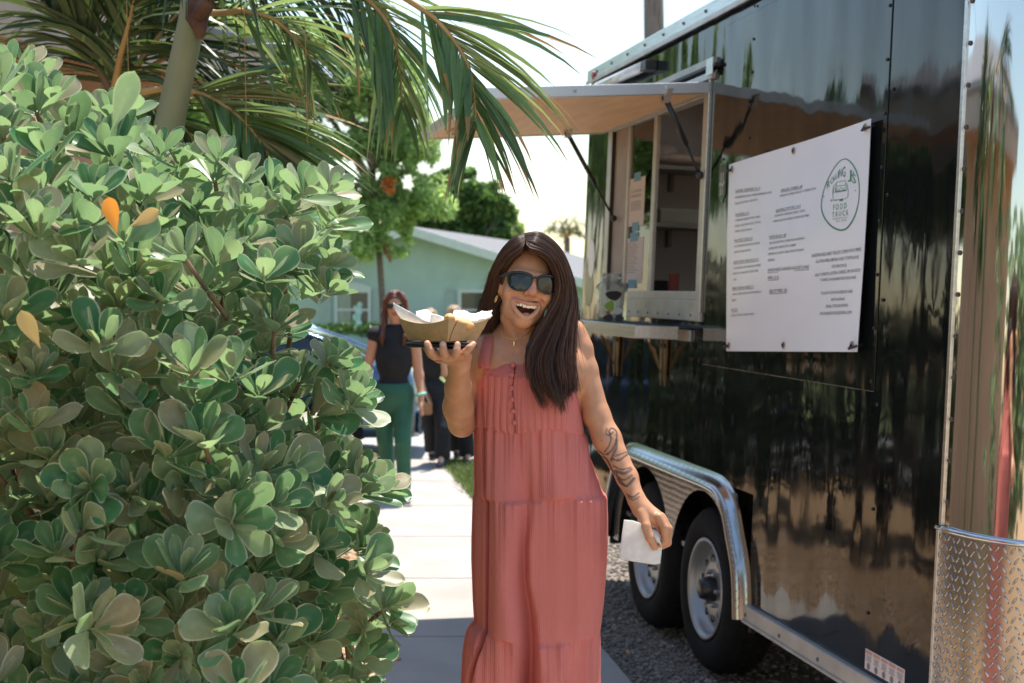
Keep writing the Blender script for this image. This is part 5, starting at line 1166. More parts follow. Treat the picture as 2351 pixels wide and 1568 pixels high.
# ------------------------------------------------------------------ dark blue car behind the walkers, tail to the right
car = empty('parked_car', (-0.93, 15.2, 0), label='dark glossy car parked behind the bush, blue sky shining on its roof', cat='car')
cpaint = M('navy car paint', (0.045, 0.10, 0.17), 0.12, .5, var=0.0, coat=1.0)
cglass = M('car glass', (0.02, 0.03, 0.035), 0.04, var=0)
ctrim = flat('black trim', (.015, .015, .015), .5)
# stations along -x: (x, belt z, half width, roof z, roof half width)
ST = [(0.0, .62, .70, None, 0), (-.05, .82, .78, None, 0), (-.12, .93, .82, None, 0), (-.45, .95, .86, .955, .70), (-.85, .93, .88, 1.14, .66), (-1.25, .92, .89, 1.285, .62), (-1.8, .91, .89, 1.335, .62), (-2.4, .90, .89, 1.325, .62), (-2.8, .90, .89, 1.18, .66), (-3.25, .90, .87, .905, .72), (-3.8, .80, .85, None, 0), (-4.25, .68, .78, None, 0), (-4.4, .5, .68, None, 0)]
bm = bmesh.new(); rings = []
for x, zb, hw, zr, rw in ST:
    prof = [(-hw * .92, .20), (-hw, .34), (-hw, .60), (-hw * .97, zb - .05), (-hw * .90, zb), (0, zb + .012), (hw * .90, zb), (hw * .97, zb - .05), (hw, .60), (hw, .34), (hw * .92, .20), (0, .18)]
    rings.append([bm.verts.new((x, y, min(z, zb) if z < zb else z)) for y, z in prof])
for a, b in zip(rings, rings[1:]):
    for k in range(12): bm.faces.new((a[k], a[(k + 1) % 12], b[(k + 1) % 12], b[k]))
bm.faces.new(rings[0]); bm.faces.new(rings[-1][::-1])
bmesh.ops.subdivide_edges(bm, edges=bm.edges[:], cuts=1, use_grid_fill=True, smooth=.3)
bm_obj('body', bm, cpaint, car, True)
def cab(name, grow, mat, xs, z0f, z1f, keep=None):
    bm = bmesh.new(); rg = []
    for x, zb, hw, zr, rw in [s for s in ST if s[3]]:
        z0, z1 = zb - .01, zr; f = lambda t: hw * .88 + (rw - hw * .88) * t + grow
        rg.append([bm.verts.new((x, s * f(t), z0 + (z1 - z0) * t + grow * (t > .95))) for s, t in ((-1, 0), (-1, .85), (-1, .97), (-.7, 1.02), (0, 1.03), (.7, 1.02), (1, .97), (1, .85), (1, 0))])
    for a, b in zip(rg, rg[1:]):
        for k in range(8): 
            if keep is None or k in keep: bm.faces.new((a[k], a[k + 1], b[k + 1], b[k]))
    return bm_obj(name, bm, mat, car, True)
cab('window_glass', 0, cglass, 0, 0, 0); 
bm = bmesh.new(); RO = [s for s in ST if s[3]]
def roofpt(x, zb, hw, zr, rw, s): return (x, s * (rw + .004), zr + .012 if abs(s) < .99 else zr - .01)
rg = [[bm.verts.new(roofpt(*st, s)) for s in (-1, -.7, 0, .7, 1)] for st in RO[2:5]]
for a, b in zip(rg, rg[1:]):
    for k in range(4): bm.faces.new((a[k], a[k + 1], b[k + 1], b[k]))
bm_obj('roof', bm, cpaint, car, True)
for s in (-1, 1):
    bm = bmesh.new(); tube(bm, [(st[0], s * (st[4] + .006), st[3] - .015) for st in RO], .028, 8); bm_obj('roof_rail', bm, cpaint, car, True)
    for x in (-1.55,): bm = bmesh.new(); tube(bm, [(x, s * .80, .90), (x - .05, s * .635, 1.29)], .035, 6); bm_obj('pillar', bm, ctrim, car, True)
    boxo('tail_lamp', (-.06, s * .52 - .12, .66), (.012, s * .52 + .12, .80), M('tail lamp red', (.25, .02, .02), .15, var=.1), car, .02)
    boxo('door_handle', (-1.75, s * .895 - .012, .76), (-1.55, s * .895 + .012, .785), cpaint, car, .008)
    bm = bmesh.new(); tube(bm, [(-1.5, s * .893, .30), (-1.52, s * .897, .62), (-1.5, s * .86, .90)], .006, 5); bm_obj('door_gap', bm, ctrim, car)
boxo('bumper', (-.02, -.74, .22), (.06, .74, .46), cpaint, car, .05); boxo('number_plate', (.0605, -.16, .50), (.065, .16, .60), flat('plate', (.5, .5, .5), .5), car)
def cwheel(x, y, s):
    w = empty('wheel'); w.parent = car; w.location = (x, y, .31); ax = lambda a, b, h: (a, h * s, b)
    bm = bmesh.new(); lathe(bm, [(.20, -.1), (.29, -.1), (.31, -.06), (.31, .06), (.29, .1), (.215, .105), (.20, .09)], 30, ax); bm_obj('tyre', bm, rubber, w, True)
    bm = bmesh.new(); lathe(bm, [(.21, .10), (.19, .085), (.07, .08), (.05, .095), (.001, .095)], 30, ax); bm_obj('rim', bm, steel, w, True)
    bm = bmesh.new()
    for k in range(5):
        a = k * 2 * math.pi / 5; disc(bm, (math.cos(a) * .13, .0865 * s, math.sin(a) * .13), (1, 0, 0), (0, 0, 1), .035, 8)
    bm_obj('spoke_gap', bm, ctrim, w)
for x in (-.85, -3.55):
    for s in (-1, 1): cwheel(x, s * .82, s)
bush_tree(-300, 600, 13.2, [(-380, 230, 400, 190), (-150, 300, 300, 160), (-620, 260, 380, 210)], 'big dark tree beyond the beige house outside the left edge', 14000, (.06, .12), lm2, spread=7)
# dark shrubs along the neighbour's plot, seen mostly as reflections in the trailer skin
lm3 = leaf_mat('very dark foliage', (0.022, 0.045, 0.018), (0.025, 0.05, 0.02), (0.03, 0.06, 0.015), 0.2, 0.5, rnd='attr', var=0.4)
SH = [(-2.75, 9.2, 1.9, 'broad dark shrub just behind the round leaved bush'), (-2.6, 10.5, 2.2, 'tall dark shrub in the middle of the row left of the path'), (-2.75, 11.9, 1.7, 'lower dark shrub left of the path before the car'), (-3.4, 13.2, 2.3, 'dark shrub at the far end of the row beside the parked car')]
for x, y, h, lab in SH:
    t = empty('dark_shrub', (x, y, 0), label=lab, cat='shrub', group='dark shrubs along the plot'); cc = []
    for k in range(14):
        d = rng.normal(0, 1, 3); d /= np.linalg.norm(d); c = np.array((0, 0, h * .52)) + d * np.array((.5, .6, h * .36)); cc.append((tuple(c), (.30, .32, .34)))
    crown_mesh('foliage', cc, 2600, (.05, .10), lm3, t); bm = bmesh.new(); tube(bm, [(0, 0, -.05), (.05, 0, h * .5)], [.06, .03], 7); bm_obj('stem', bm, bark, t, True)
# ------------------------------------------------------------------ people
skin_m = attr_mat('skin', 'tint', 0.44, 0.45, sss=0.06, bump=.22, bscale=520, var=0.12)
def col_attr(V, base):
    return np.tile(np.array([*base, 1.0]), (len(V), 1))
def blend(C, m, col):
    m = np.clip(m, 0, 1)[:, None]; C[:, :3] = C[:, :3] * (1 - m) + np.array(col) * m
def seg_dist(P, a, b):
    a, b = np.array(a), np.array(b); ba = b - a; t = np.clip(((P - a) @ ba) / (ba @ ba), 0, 1); return np.linalg.norm(P - a - t[:, None] * ba, axis=1)
SK = (0.50, 0.245, 0.135)
YW = 3.5
def w(px, py, dy=0.0): return np.array(at(px, py, YW + dy))
# ---- head frame of the laughing woman
yaw, roll, nod = R(15), R(11), R(3)
hf = np.array([math.sin(yaw) * math.cos(nod), -math.cos(yaw) * math.cos(nod), math.sin(nod)])
hu = np.array([0, 0, 1.0]) - hf * hf[2]; hu /= np.linalg.norm(hu); hr = np.cross(hf, hu); hr = -hr if hr[0] < 0 else hr
hu2 = hu * math.cos(roll) + hr * math.sin(roll); hr2 = hr * math.cos(roll) - hu * math.sin(roll); hu, hr = hu2, hr2
HC = w(1204, 650, .0)
HS = 1.0
def h(x, y, z): return HC + (hr * x + hf * y + hu * z) * HS
HB = [hr, hf, hu]
def build_main():
    zs = axis((-.02, .55, .012), (.55, .97, .0060), (.97, 1.28, .0028), (1.28, 1.76, .0027)); xs = axis((-.30, -.035, .0036), (-.035, .125, .0026), (.125, .42, .0026)); ys = axis((3.10, 3.36, .0034), (3.36, 3.50, .0028), (3.50, 3.58, .0035), (3.58, 3.72, .006))
    f = Field(xs, ys, zs)
    # torso, neck, hips, legs (under the dress), feet
    f.ell(w(1213, 905, .05), (.128, .082, .20), k=.02); f.cap(w(1122, 800, .06), w(1308, 778, .06), .042, .042, .03); f.cap(w(1150, 850, .03), w(1290, 850, .03), .065, .065, .03)
    f.ell(w(1232, 1090, .05), (.118, .085, .17), k=.03)
    f.cap(w(1168, 1150, .06), w(1165, 1620, .06), .066, .045, .02); f.cap(w(1290, 1150, .06), w(1300, 1620, .06), .066, .045, .02)
    for x in (1165, 1300):
        a = w(x, 1620, .06); b_ = np.array([a[0], a[1] + .02, .07]); f.cap(a, b_, .05, .034, .02); f.cap(b_, b_ + np.array([0, -.15, -.035]), .034, .026, .02)
    f.cap(h(.002, -.030, -.060), w(1212, 812, .045), .0435, .052, .018)
    # neck tendons, collarbones
    f.cap(h(-.026, -.02, -.09), w(1196, 800, -.012), .012, .008, .014); f.cap(h(.03, -.01, -.10), w(1212, 800, -.012), .012, .008, .012)
    f.cap(w(1190, 801, -.012), w(1120, 783, .03), .009, .010, .014); f.cap(w(1216, 801, -.012), w(1316, 772, .03), .009, .010, .014)
    # head
    f.ell(h(.006, -.030, .030), (.069, .090, .081), HB, .012); f.ell(h(0, .018, -.003), (.0545, .064, .082), HB, .02)
    f.chain([h(-.038, -.004, -.028), h(-.026, .030, -.073), h(-.012, .060, -.0965)], [.015, .014, .0140], .020); f.chain([h(.044, -.006, -.030), h(.027, .030, -.073), h(.003, .060, -.0965)], [.018, .016, .0145], .020)
    f.ell(h(-.005, .070, -.0945), (.020, .014, .0125), HB, .012)
    f.ell(h(-.005, .045, -.062), (.0425, .036, .036), HB, .02)                      # muzzle
    for s in (-1, 1):
        f.ell(h(s * .0350, .053, -.030), (.0225, .023, .020), HB, .026)         # smiling cheeks
        f.ell(h(s * .031, .080, .002), (.017, .012, .012), HB, .006, True)      # sockets
        f.ell(h(s * .031, .072, .002), (.012, .012, .011), HB, .004)            # eyeballs
        f.cap(h(s * .013, .082, .014), h(s * .044, .067, .014), .007, .006, .014)   # brows
        f.ell(h(s * .0610, -.008, -.014), (.009, .017, .028), HB, .006); f.ell(h(s * .0675, -.003, -.012), (.006, .010, .017), HB, .004, True)
    f.cap(h(0, .078, .012), h(-.004, .099, -.026), .0075, .0095, .010); f.ell(h(-.004, .1005, -.029), (.0105, .0105, .0092), HB, .006)
    for s in (-1, 1): f.ell(h(s * .0115 - .004, .089, -.0325), (.0075, .0105, .0070), HB, .006); f.ell(h(s * .0065 - .004, .095, -.0385), (.0042, .006, .0038), HB, .003, True)
    # open laughing mouth: wide straight upper edge, lower lip a deep curve
    MX = -.006
    def spl(P, n=4):
        P = [np.array(q) for q in P]; out = []
        for a in range(len(P) - 1):
            q = [P[max(0, min(len(P) - 1, a + b))] for b in (-1, 0, 1, 2)]
            for t in np.linspace(0, 1, n, endpoint=False): out.append(.5 * (2 * q[1] + (-q[0] + q[2]) * t + (2 * q[0] - 5 * q[1] + 4 * q[2] - q[3]) * t * t + (-q[0] + 3 * q[1] - 3 * q[2] + q[3]) * t ** 3))
        return [(v[0] * 1.09 + MX, v[1], v[2] - .002 + .0035 * min(1, abs(v[0]) / .03)) for v in out + [P[-1]]]
    lip_u = spl([(-.0325, .0605, -.0490), (-.0265, .0745, -.0512), (-.0165, .0830, -.0535), (-.006, .0870, -.0532), (0, .0872, -.0542), (.006, .0870, -.0532), (.0165, .0830, -.0535), (.0265, .0745, -.0512), (.0325, .0605, -.0490)])
    lip_l = spl([(-.0325, .0605, -.0490), (-.0300, .0680, -.0600), (-.0235, .0745, -.0730), (-.0130, .0795, -.0825), (0, .0815, -.0880), (.0130, .0795, -.0825), (.0235, .0745, -.0730), (.0300, .0680, -.0600), (.0325, .0605, -.0490)])
    lr = lambda L_, a, b: [a + (b - a) * math.sin(math.pi * q / (len(L_) - 1)) ** .7 for q in range(len(L_))]
    U = [h(*p) for p in lip_u]; L = [h(*p) for p in lip_l]
    for s in (-1, 1): f.chain([h(s * .018 - .004, .088, -.031), h(s * .037 + MX, .071, -.046), h(s * .042 + MX, .061, -.070)], [.0022, .0026, .0016], .009, True)   # smile folds
    f.ell(h(MX, .078, -.0655), (.0315, .036, .0140), HB, .002, True); f.ell(h(MX, .078, -.0745), (.0225, .034, .0130), HB, .002, True); f.ell(h(MX, .080, -.0575), (.0340, .030, .0045), HB, .002, True)
    f.chain(U, lr(U, .0008, .0022), .005); f.chain(L, lr(L, .0010, .0041), .005)
    f.ell(h(MX, .056, -.082), (.019, .022, .007), HB, .004)                       # tongue
    # left arm (viewer's right), hanging, hand closed on the napkin
    f.chain([w(1309, 766, .05), w(1327, 802, .05), w(1341, 850, .045), w(1370, 955, .03), w(1394, 1008, .015), w(1440, 1096, -.02), w(1462, 1148, -.045)], [.038, .0350, .0325, .0322, .0335, .0248, .0198], .012)
    f.chain([w(1462, 1148, -.045), w(1474, 1168, -.052), w(1500, 1188, -.062)], [.0205, .022, .0225], .010); f.cap(w(1476, 1172, -.03), w(1502, 1194, -.03), .016, .018, .012)
    HL_ = {'index': ([(1513, 1187, -.083), (1527, 1212, -.092), (1529, 1240, -.088), (1516, 1250, -.080)], [.0112, .0100, .0088, .0080]), 'middle': ([(1518, 1187, -.060), (1534, 1214, -.068), (1533, 1246, -.064), (1519, 1254, -.058)], [.0114, .0102, .0090, .0082]),
           'ring': ([(1514, 1191, -.038), (1530, 1217, -.042), (1529, 1244, -.040), (1517, 1252, -.036)], [.0108, .0096, .0086, .0078]), 'pinky': ([(1507, 1196, -.018), (1521, 1219, -.019), (1520, 1240, -.018), (1510, 1248, -.017)], [.0095, .0084, .0076, .0070]),
           'thumb': ([(1474, 1178, -.068), (1483, 1208, -.088), (1492, 1234, -.096), (1503, 1256, -.093)], [.0150, .0118, .0105, .0085])}
    for nm, (pp, rr) in HL_.items(): f.chain([w(*p) for p in pp], rr, .0035)
    # right arm (viewer's left), bent up under the tray
    f.chain([w(1110, 800, .07), w(1088, 880, .06), w(1062, 970, .02)], [.044, .038, .035], .012)
    f.chain([w(1059, 972, .0), w(1052, 935, -.045), w(1052, 890, -.10), w(1055, 838, -.160)], [.0325, .0355, .0300, .0228], .012)
    f.chain([w(1055, 838, -.160), w(1052, 822, -.170)], [.0235, .024], .01); f.cap(w(1026, 818, -.172), w(1068, 818, -.172), .0145, .0145, .014); f.cap(w(1015, 814, -.215), w(1066, 812, -.215), .0105, .0105, .012); f.ell(w(1044, 817, -.185), (.032, .045, .014), None, .012)
    HR_ = [([(1018, 815, -.200), (997, 817, -.232), (988, 806, -.246), (981, 789, -.243)], [.0105, .0098, .0090, .0080]), ([(1028, 813, -.222), (1021, 814, -.244), (1018, 806, -.250), (1017, 790, -.246)], [.0105, .0100, .0092, .0082]), ([(1048, 813, -.222), (1047, 813, -.244), (1048, 806, -.250), (1050, 791, -.246)], [.0105, .0098, .0090, .0080]),
           ([(1062, 813, -.210), (1070, 808, -.236), (1078, 799, -.240), (1087, 790, -.236)], [.0098, .0088, .0080, .0070]), ([(1030, 822, -.165), (1008, 822, -.135), (990, 812, -.115), (980, 800, -.105)], [.0140, .0115, .0105, .0085])]
    for pp, rr in HR_: f.chain([w(*p) for p in pp], rr, .0035)
    V, F = f.mesh()
    C = col_attr(V, SK)
    lp = np.min([seg_dist(V, a, b) for a, b in list(zip(U, U[1:])) + list(zip(L, L[1:]))], axis=0)
    loc = np.stack([(V - HC) @ hr, (V - HC) @ hf, (V - HC) @ hu], 1)
    for c, r, k in (((.036, .07, -.027), .034, .22), ((-.036, .07, -.027), .034, .22), ((-.004, .11, -.028), .018, .4), ((0, .07, -.096), .02, .2)):
        blend(C, k * np.exp(-np.sum((loc - np.array(c)) ** 2, 1) / r ** 2), (.56, .19, .12))
    blend(C, (1 - np.clip((lp - .0030) / .0022, 0, 1)) * (loc[:, 1] > .055) * .8, (.43, .15, .11))
    inm = (((loc[:, 0] - MX) / .0318) ** 2 + ((loc[:, 2] + .0675) / .0200) ** 2 < 1) & (loc[:, 1] > .030) & (loc[:, 1] < .0740 - 13 * (loc[:, 0] - MX) ** 2) & (lp > .0022)
    blend(C, inm * 1.0, (.22, .05, .045))
    # nails
    for (pp, rr) in HR_[:4]:
        q = w(*pp[-1]); blend(C, 1 - np.clip((np.linalg.norm(V - (q + np.array([0, -.008, .001])), axis=1) - .0055) / .0015, 0, 1), (.62, .36, .28))
    # tattoo on the viewer's right forearm: octopus arms and bands drawn as distance to curves in picture-plane coordinates of the limb
    yy = V[:, 1] * _cp - (V[:, 2] - CAMH) * _sp; PX = 1175.5 + FPX * V[:, 0] / yy; PY = 784 - FPX * (V[:, 1] * _sp + (V[:, 2] - CAMH) * _cp) / yy
    arm = (PX > 1325) & (PY > 960) & (PY < 1150) & (V[:, 1] < 3.56)
    Z6 = lambda P: [((2300 + x / 1.177) / 1.7423, (1400 + y / 1.177) / 1.7423) for x, y in P]
    def curve2(P, wd, dark):
        P = [np.array(p) for p in Z6(P)]; Pd = []
        for i in range(len(P) - 1):
            q = [P[max(0, min(len(P) - 1, i + j))] for j in (-1, 0, 1, 2)]
            for t in np.linspace(0, 1, 6, endpoint=False): Pd.append(.5 * (2 * q[1] + (-q[0] + q[2]) * t + (2 * q[0] - 5 * q[1] + 4 * q[2] - q[3]) * t * t + (-q[0] + 3 * q[1] - 3 * q[2] + q[3]) * t ** 3))
        Pd.append(P[-1]); d = np.full(len(V), 1e9)
        for a, b in zip(Pd, Pd[1:]):
            ba = b - a; t = np.clip(((PX - a[0]) * ba[0] + (PY - a[1]) * ba[1]) / max(ba @ ba, 1e-6), 0, 1); d = np.minimum(d, np.hypot(PX - a[0] - t * ba[0], PY - a[1] - t * ba[1]))
        blend(C, dark * arm * (1 - np.clip((d - wd) / 1.2, 0, 1)), (.045, .042, .040))
    for P, wd, dk_ in (([(165, 400), (160, 380), (175, 368), (195, 385), (195, 425), (175, 470), (150, 490)], 1.2, .9), ([(195, 425), (195, 460), (180, 490), (170, 520)], 2.6, .75), ([(150, 370), (148, 395), (170, 410), (160, 450), (140, 480)], 1.0, .9),
            ([(175, 510), (205, 520), (235, 500), (255, 485)], 1.6, .85), ([(185, 500), (215, 490), (245, 480)], 1.0, .8), ([(130, 500), (150, 515), (165, 545), (185, 585)], 1.6, .8), ([(100, 470), (135, 490), (160, 490)], 1.0, .8), ([(180, 545), (220, 562), (262, 552)], 1.0, .9), ([(190, 570), (230, 580), (265, 562)], 3.0, .75), ([(195, 590), (230, 612), (268, 590)], 1.2, .85), ([(205, 605), (240, 640), (278, 605)], 2.6, .78), ([(195, 580), (212, 625), (245, 640)], 1.0, .8),
            ([(245, 680), (272, 692), (302, 672)], 1.4, .85), ([(250, 692), (275, 706), (303, 690)], .9, .8), ([(135, 520), (150, 540), (150, 560)], 1.0, .8), ([(45, 350), (60, 370), (66, 400)], 2.0, .7), ([(160, 385), (172, 395), (180, 385)], 1.0, .9)): curve2(P, wd, dk_)
    rr_ = np.random.default_rng(9)
    for q in V[rr_.integers(0, len(V), 90)]:
        if q[1] < 3.5 and (q[0] > .12 or q[0] < -.09) : blend(C, .55 * (np.linalg.norm(V - q, axis=1) < .0022), (.10, .04, .025))
    return V, F, C, U, L
t0_ = __import__('time').time()
V, F, C, LU, LL = build_main()
woman = empty('person', (0.06, 3.55, 0), label='laughing woman in a coral sundress holding up a food tray', cat='person')
WL = np.array(woman.location)
body = mesh_obj('body', V - WL, F, skin_m, woman, True, attrs={'tint': ('FLOAT_COLOR', C)})
print('woman', len(V), __import__('time').time() - t0_)
# teeth: an upper arch of adjoining rounded blocks
xs_t = [0, .0046, .0130, .0204, .0266, .0318]; wd_t = [0, .0090, .0073, .0071, .0060, .0052]; ht_t = [0, .0118, .0106, .0110, .0092, .0074]
for i in range(-5, 6):
    if i == 0: continue
    k = abs(i); sg = 1 if i > 0 else -1; x = sg * xs_t[k]; yv = .0790 - 16 * x * x; ang = -sg * min(1.0, k * .0 + abs(x) * 30)
    bm = bmesh.new(); box(bm, (-wd_t[k] / 2, -.003, -ht_t[k]), (wd_t[k] / 2, .0022, .003), .0014)
    Mx = Matrix([list(hr), list(hf), list(hu)]).transposed() @ Matrix.Rotation(ang, 3, 'Z'); org = Vector(h(x - .006, yv - .001, -.0535 + 2.2 * x * x)) - Vector(WL)
    for v in bm.verts: v.co = Mx @ v.co + org
    bm_obj('tooth', bm, M('teeth enamel', (.88, .84, .76), .22, var=.04), woman, True)
# sunglasses
def hmesh(name, bm, mat, smooth=True, parent=None):
    for v in bm.verts: v.co = Vector(h(*v.co)) - Vector(WL)
    return bm_obj(name, bm, mat, parent or woman, smooth)
lensm = M('dark lens', (.006, .006, .006), .04, var=0, spec=.5); framm = flat('black glasses frame', (.012, .012, .012), .22)
sg = empty('sunglasses'); sg.parent = woman
GT = R(-4.5)
def lens_outline(s, grow=0.0):
    P = [(.007, .009), (.013, .0150), (.028, .0190), (.046, .0190), (.0590, .0140), (.0605, .004), (.056, -.012), (.047, -.0205), (.033, -.0230), (.019, -.0200), (.010, -.010)]
    return [(s * q[0], q[1]) for q in smooth_loop(P, 4)]
def yf(x): return .0990 - 6.5 * x * x
def gmesh(name, bm, mat):                 # the glasses sit a little askew and low on the nose
    for v in bm.verts:
        x, z = v.co.x, v.co.z; v.co.x = x * math.cos(GT) + z * math.sin(GT) - .001; v.co.z = -x * math.sin(GT) + z * math.cos(GT) - .0045
    return hmesh(name, bm, mat, True, sg)
for s in (-1, 1):
    o = lens_outline(s); bm = bmesh.new(); c = bm.verts.new((np.mean([p[0] for p in o]), yf(s * .033) + .0025, np.mean([p[1] for p in o]))); r = [bm.verts.new((x, yf(x), z)) for x, z in o]
    for k in range(len(r)): bm.faces.new((r[k], r[(k + 1) % len(r)], c))
    gmesh('lens', bm, lensm)
    bm = bmesh.new(); oo = o + o[:2]; tube(bm, [(x, yf(x) + .0004, z) for x, z in oo], [.0017 + .0019 * max(0, min(1, (z - .004) / .010)) for x, z in oo], 8, False); gmesh('rim', bm, framm)
    bm = bmesh.new(); tube(bm, [(s * .059, yf(.059), .0130), (s * .0645, .064, .0125), (s * .067, .045, .011), (s * .0690, .0, .009), (s * .069, -.020, -.008)], [.0048, .0046, .0040, .0035, .003], 8); gmesh('temple', bm, framm)
bm = bmesh.new(); tube(bm, [(-.0085, yf(0), .009), (0, yf(0) + .001, .0115), (.0085, yf(0), .009)], .0024, 8); gmesh('bridge', bm, framm)
# earring, necklace
gold = M('gold', (.75, .52, .22), .25, 1.0, var=.05)
bm = bmesh.new(); tube(bm, [(-.0625 + .002 * math.cos(a), .002 + .0075 * math.sin(a), -.050 + .0095 * math.cos(a)) for a in np.linspace(0, 2 * math.pi, 25)], .0016, 8, False); hmesh('earring', bm, gold)
def wv(px, py, dy): return Vector(w(px, py, dy) - WL)
bm = bmesh.new(); nk = [wv(1152, 752, .0), wv(1158, 768, -.018), wv(1168, 776, -.032), wv(1180, 780, -.038), wv(1190, 777, -.038), wv(1208, 768, -.034), wv(1226, 754, -.02)]
tube(bm, nk, .0008, 6)
for i in range(24): t = i / 23 * 6; k = min(int(t), 5); uvsph(bm, nk[k].lerp(nk[k + 1], t - k), .0014, 6, 4)
bm_obj('necklace', bm, gold, woman, True)
bm = bmesh.new(); uvsph(bm, wv(1180, 789, -.041), (.0035, .002, .0075), 10, 6); bm_obj('pendant', bm, gold, woman, True)

# ---- hair: a dense base form plus strands
hairm = bpy.data.materials.new('brown hair'); hairm.use_nodes = True
_b = hairm.node_tree.nodes['Principled BSDF']; _b.inputs['Base Color'].default_value = (.010, .005, .0035, 1); _b.inputs['Roughness'].default_value = .38; _b.inputs['Specular IOR Level'].default_value = .6
strandm = bpy.data.materials.new('brown hair strands'); strandm.use_nodes = True
_b = strandm.node_tree.nodes['Principled BSDF']; _b.inputs['Roughness'].default_value = .42; _b.inputs['Specular IOR Level'].default_value = .4; _nt = strandm.node_tree
_hi = _nt.nodes.new('ShaderNodeHairInfo'); _cr = _nt.nodes.new('ShaderNodeValToRGB'); _cr.color_ramp.elements[0].color = (.022, .009, .0048, 1); _cr.color_ramp.elements[1].color = (.12, .048, .022, 1); _cr.color_ramp.elements[0].position = .25
_nt.links.new(_hi.outputs['Random'], _cr.inputs[0]); _nt.links.new(_cr.outputs[0], _b.inputs['Base Color'])
# guides: list of points (px, py, dy) from the parting to the tip
GR = [  # sweeping to the viewer's right, front edge first
 [(1207, 565.8, -.080), (1217, 575.7, -.092), (1240, 582.9, -.094), (1263, 599.1, -.084), (1277, 630, -.068), (1281, 664, -.060), (1266, 708, -.062), (1236, 765, -.075), (1217, 815, -.085), (1222, 860, -.092), (1248, 892, -.095), (1268, 925, -.09)],
 [(1206, 558.6, -.068), (1230, 560.4, -.080), (1262, 579.3, -.068), (1287, 615, -.045), (1294, 665, -.040), (1286, 715, -.048), (1264, 770, -.068), (1246, 820, -.085), (1250, 868, -.095), (1266, 902, -.098), (1284, 928, -.095)],
 [(1204, 550.5, -.040), (1236, 546.9, -.045), (1272, 573, -.035), (1294, 618, -.020), (1304, 668, -.015), (1302, 720, -.028), (1288, 775, -.055), (1276, 825, -.075), (1280, 872, -.088), (1288, 905, -.092), (1290, 926, -.09)],
 [(1203, 546.9, -.020), (1238, 543, -.020), (1277, 573, -.010), (1300, 622, .0), (1311, 674, .0), (1312, 726, -.010), (1304, 780, -.036), (1298, 830, -.06), (1302, 872, -.075), (1304, 900, -.082), (1302, 918, -.085)],
 [(1202, 546, .005), (1238, 542, .005), (1278, 573, .015), (1302, 624, .020), (1315, 680, .018), (1319, 735, .008), (1316, 785, -.015), (1314, 835, -.040), (1316, 868, -.055), (1318, 890, -.065), (1314, 905, -.07)],
 [(1202, 547.8, .035), (1232, 546, .040), (1268, 573, .055), (1292, 625, .065), (1308, 690, .070), (1318, 740, .075), (1316, 790, .085), (1310, 840, .10), (1305, 880, .11), (1300, 910, .115), (1296, 930, .12)],
 [(1202, 551.4, .060), (1222, 553.2, .070), (1246, 582, .088), (1262, 640, .10), (1268, 700, .105), (1270, 760, .115), (1268, 810, .13), (1262, 860, .14), (1256, 900, .145), (1250, 930, .15), (1246, 950, .15)]]
GL = [  # to the viewer's left, behind the ear
 [(1205, 565.8, -.080), (1197, 579.3, -.090), (1180, 592.8, -.082), (1163, 614, -.060), (1150, 640, -.030), (1143, 668, -.006), (1138, 695, .010), (1133, 720, .018), (1128, 742, .02)],
 [(1205, 558.6, -.068), (1188, 569.4, -.074), (1164, 591, -.058), (1148, 618, -.034), (1138, 650, -.010), (1132, 682, .008), (1126, 712, .018), (1122, 736, .022), (1118, 756, .02)],
 [(1204, 550.5, -.040), (1182, 558.6, -.045), (1156, 587.4, -.030), (1141, 622, -.010), (1133, 658, .006), (1127, 692, .018), (1122, 722, .024), (1118, 744, .026), (1116, 760, .02)],
 [(1203, 546.9, -.015), (1180, 555, -.015), (1153, 587.4, .0), (1139, 626, .014), (1131, 664, .024), (1125, 700, .034), (1121, 730, .04), (1118, 752, .045), (1117, 770, .05)],
 [(1202, 546.9, .015), (1180, 556.8, .020), (1157, 591, .034), (1145, 632, .044), (1137, 672, .050), (1131, 710, .060), (1127, 745, .075), (1126, 780, .09), (1128, 810, .10)],
 [(1202, 551.4, .055), (1186, 564, .066), (1170, 600, .080), (1162, 645, .088), (1158, 690, .095), (1156, 740, .11), (1158, 790, .13), (1164, 840, .14), (1170, 880, .145)]]
def gcurves(G, n=24):
    out = []
    for g in G:
        P = [w(*p) for p in g]; o = []
        for x in np.linspace(0, len(P) - 1.0001, n):
            k = int(x); t = x - k; q = [P[max(0, min(len(P) - 1, k + j))] for j in (-1, 0, 1, 2)]
            o.append(.5 * (2 * q[1] + (-q[0] + q[2]) * t + (2 * q[0] - 5 * q[1] + 4 * q[2] - q[3]) * t * t + (-q[0] + 3 * q[1] - 3 * q[2] + q[3]) * t ** 3))
        out.append(np.array(o))
    return np.array(out)
CR, CL_ = gcurves(GR), gcurves(GL)
def hair_normals(g):
    n = g - HC; low = np.clip((HC[2] - .03 - g[:, 2]) / .06, 0, 1)[:, None]; n /= np.linalg.norm(n, axis=1)[:, None] + 1e-9
    side = np.array([.35, -1.0, 0.0]) if g[-1, 0] > HC[0] + .03 else np.array([-.5, -.8, 0.0])
    n = n * (1 - low) + side * low; return n / np.linalg.norm(n, axis=1)[:, None]
hfld = Field(axis((-.12, .22, .0035)), axis((3.34, 3.70, .004)), axis((1.28, 1.75, .004)))
hfld.ell(h(.006, -.042, .033), (.071, .084, .080), HB, .008)
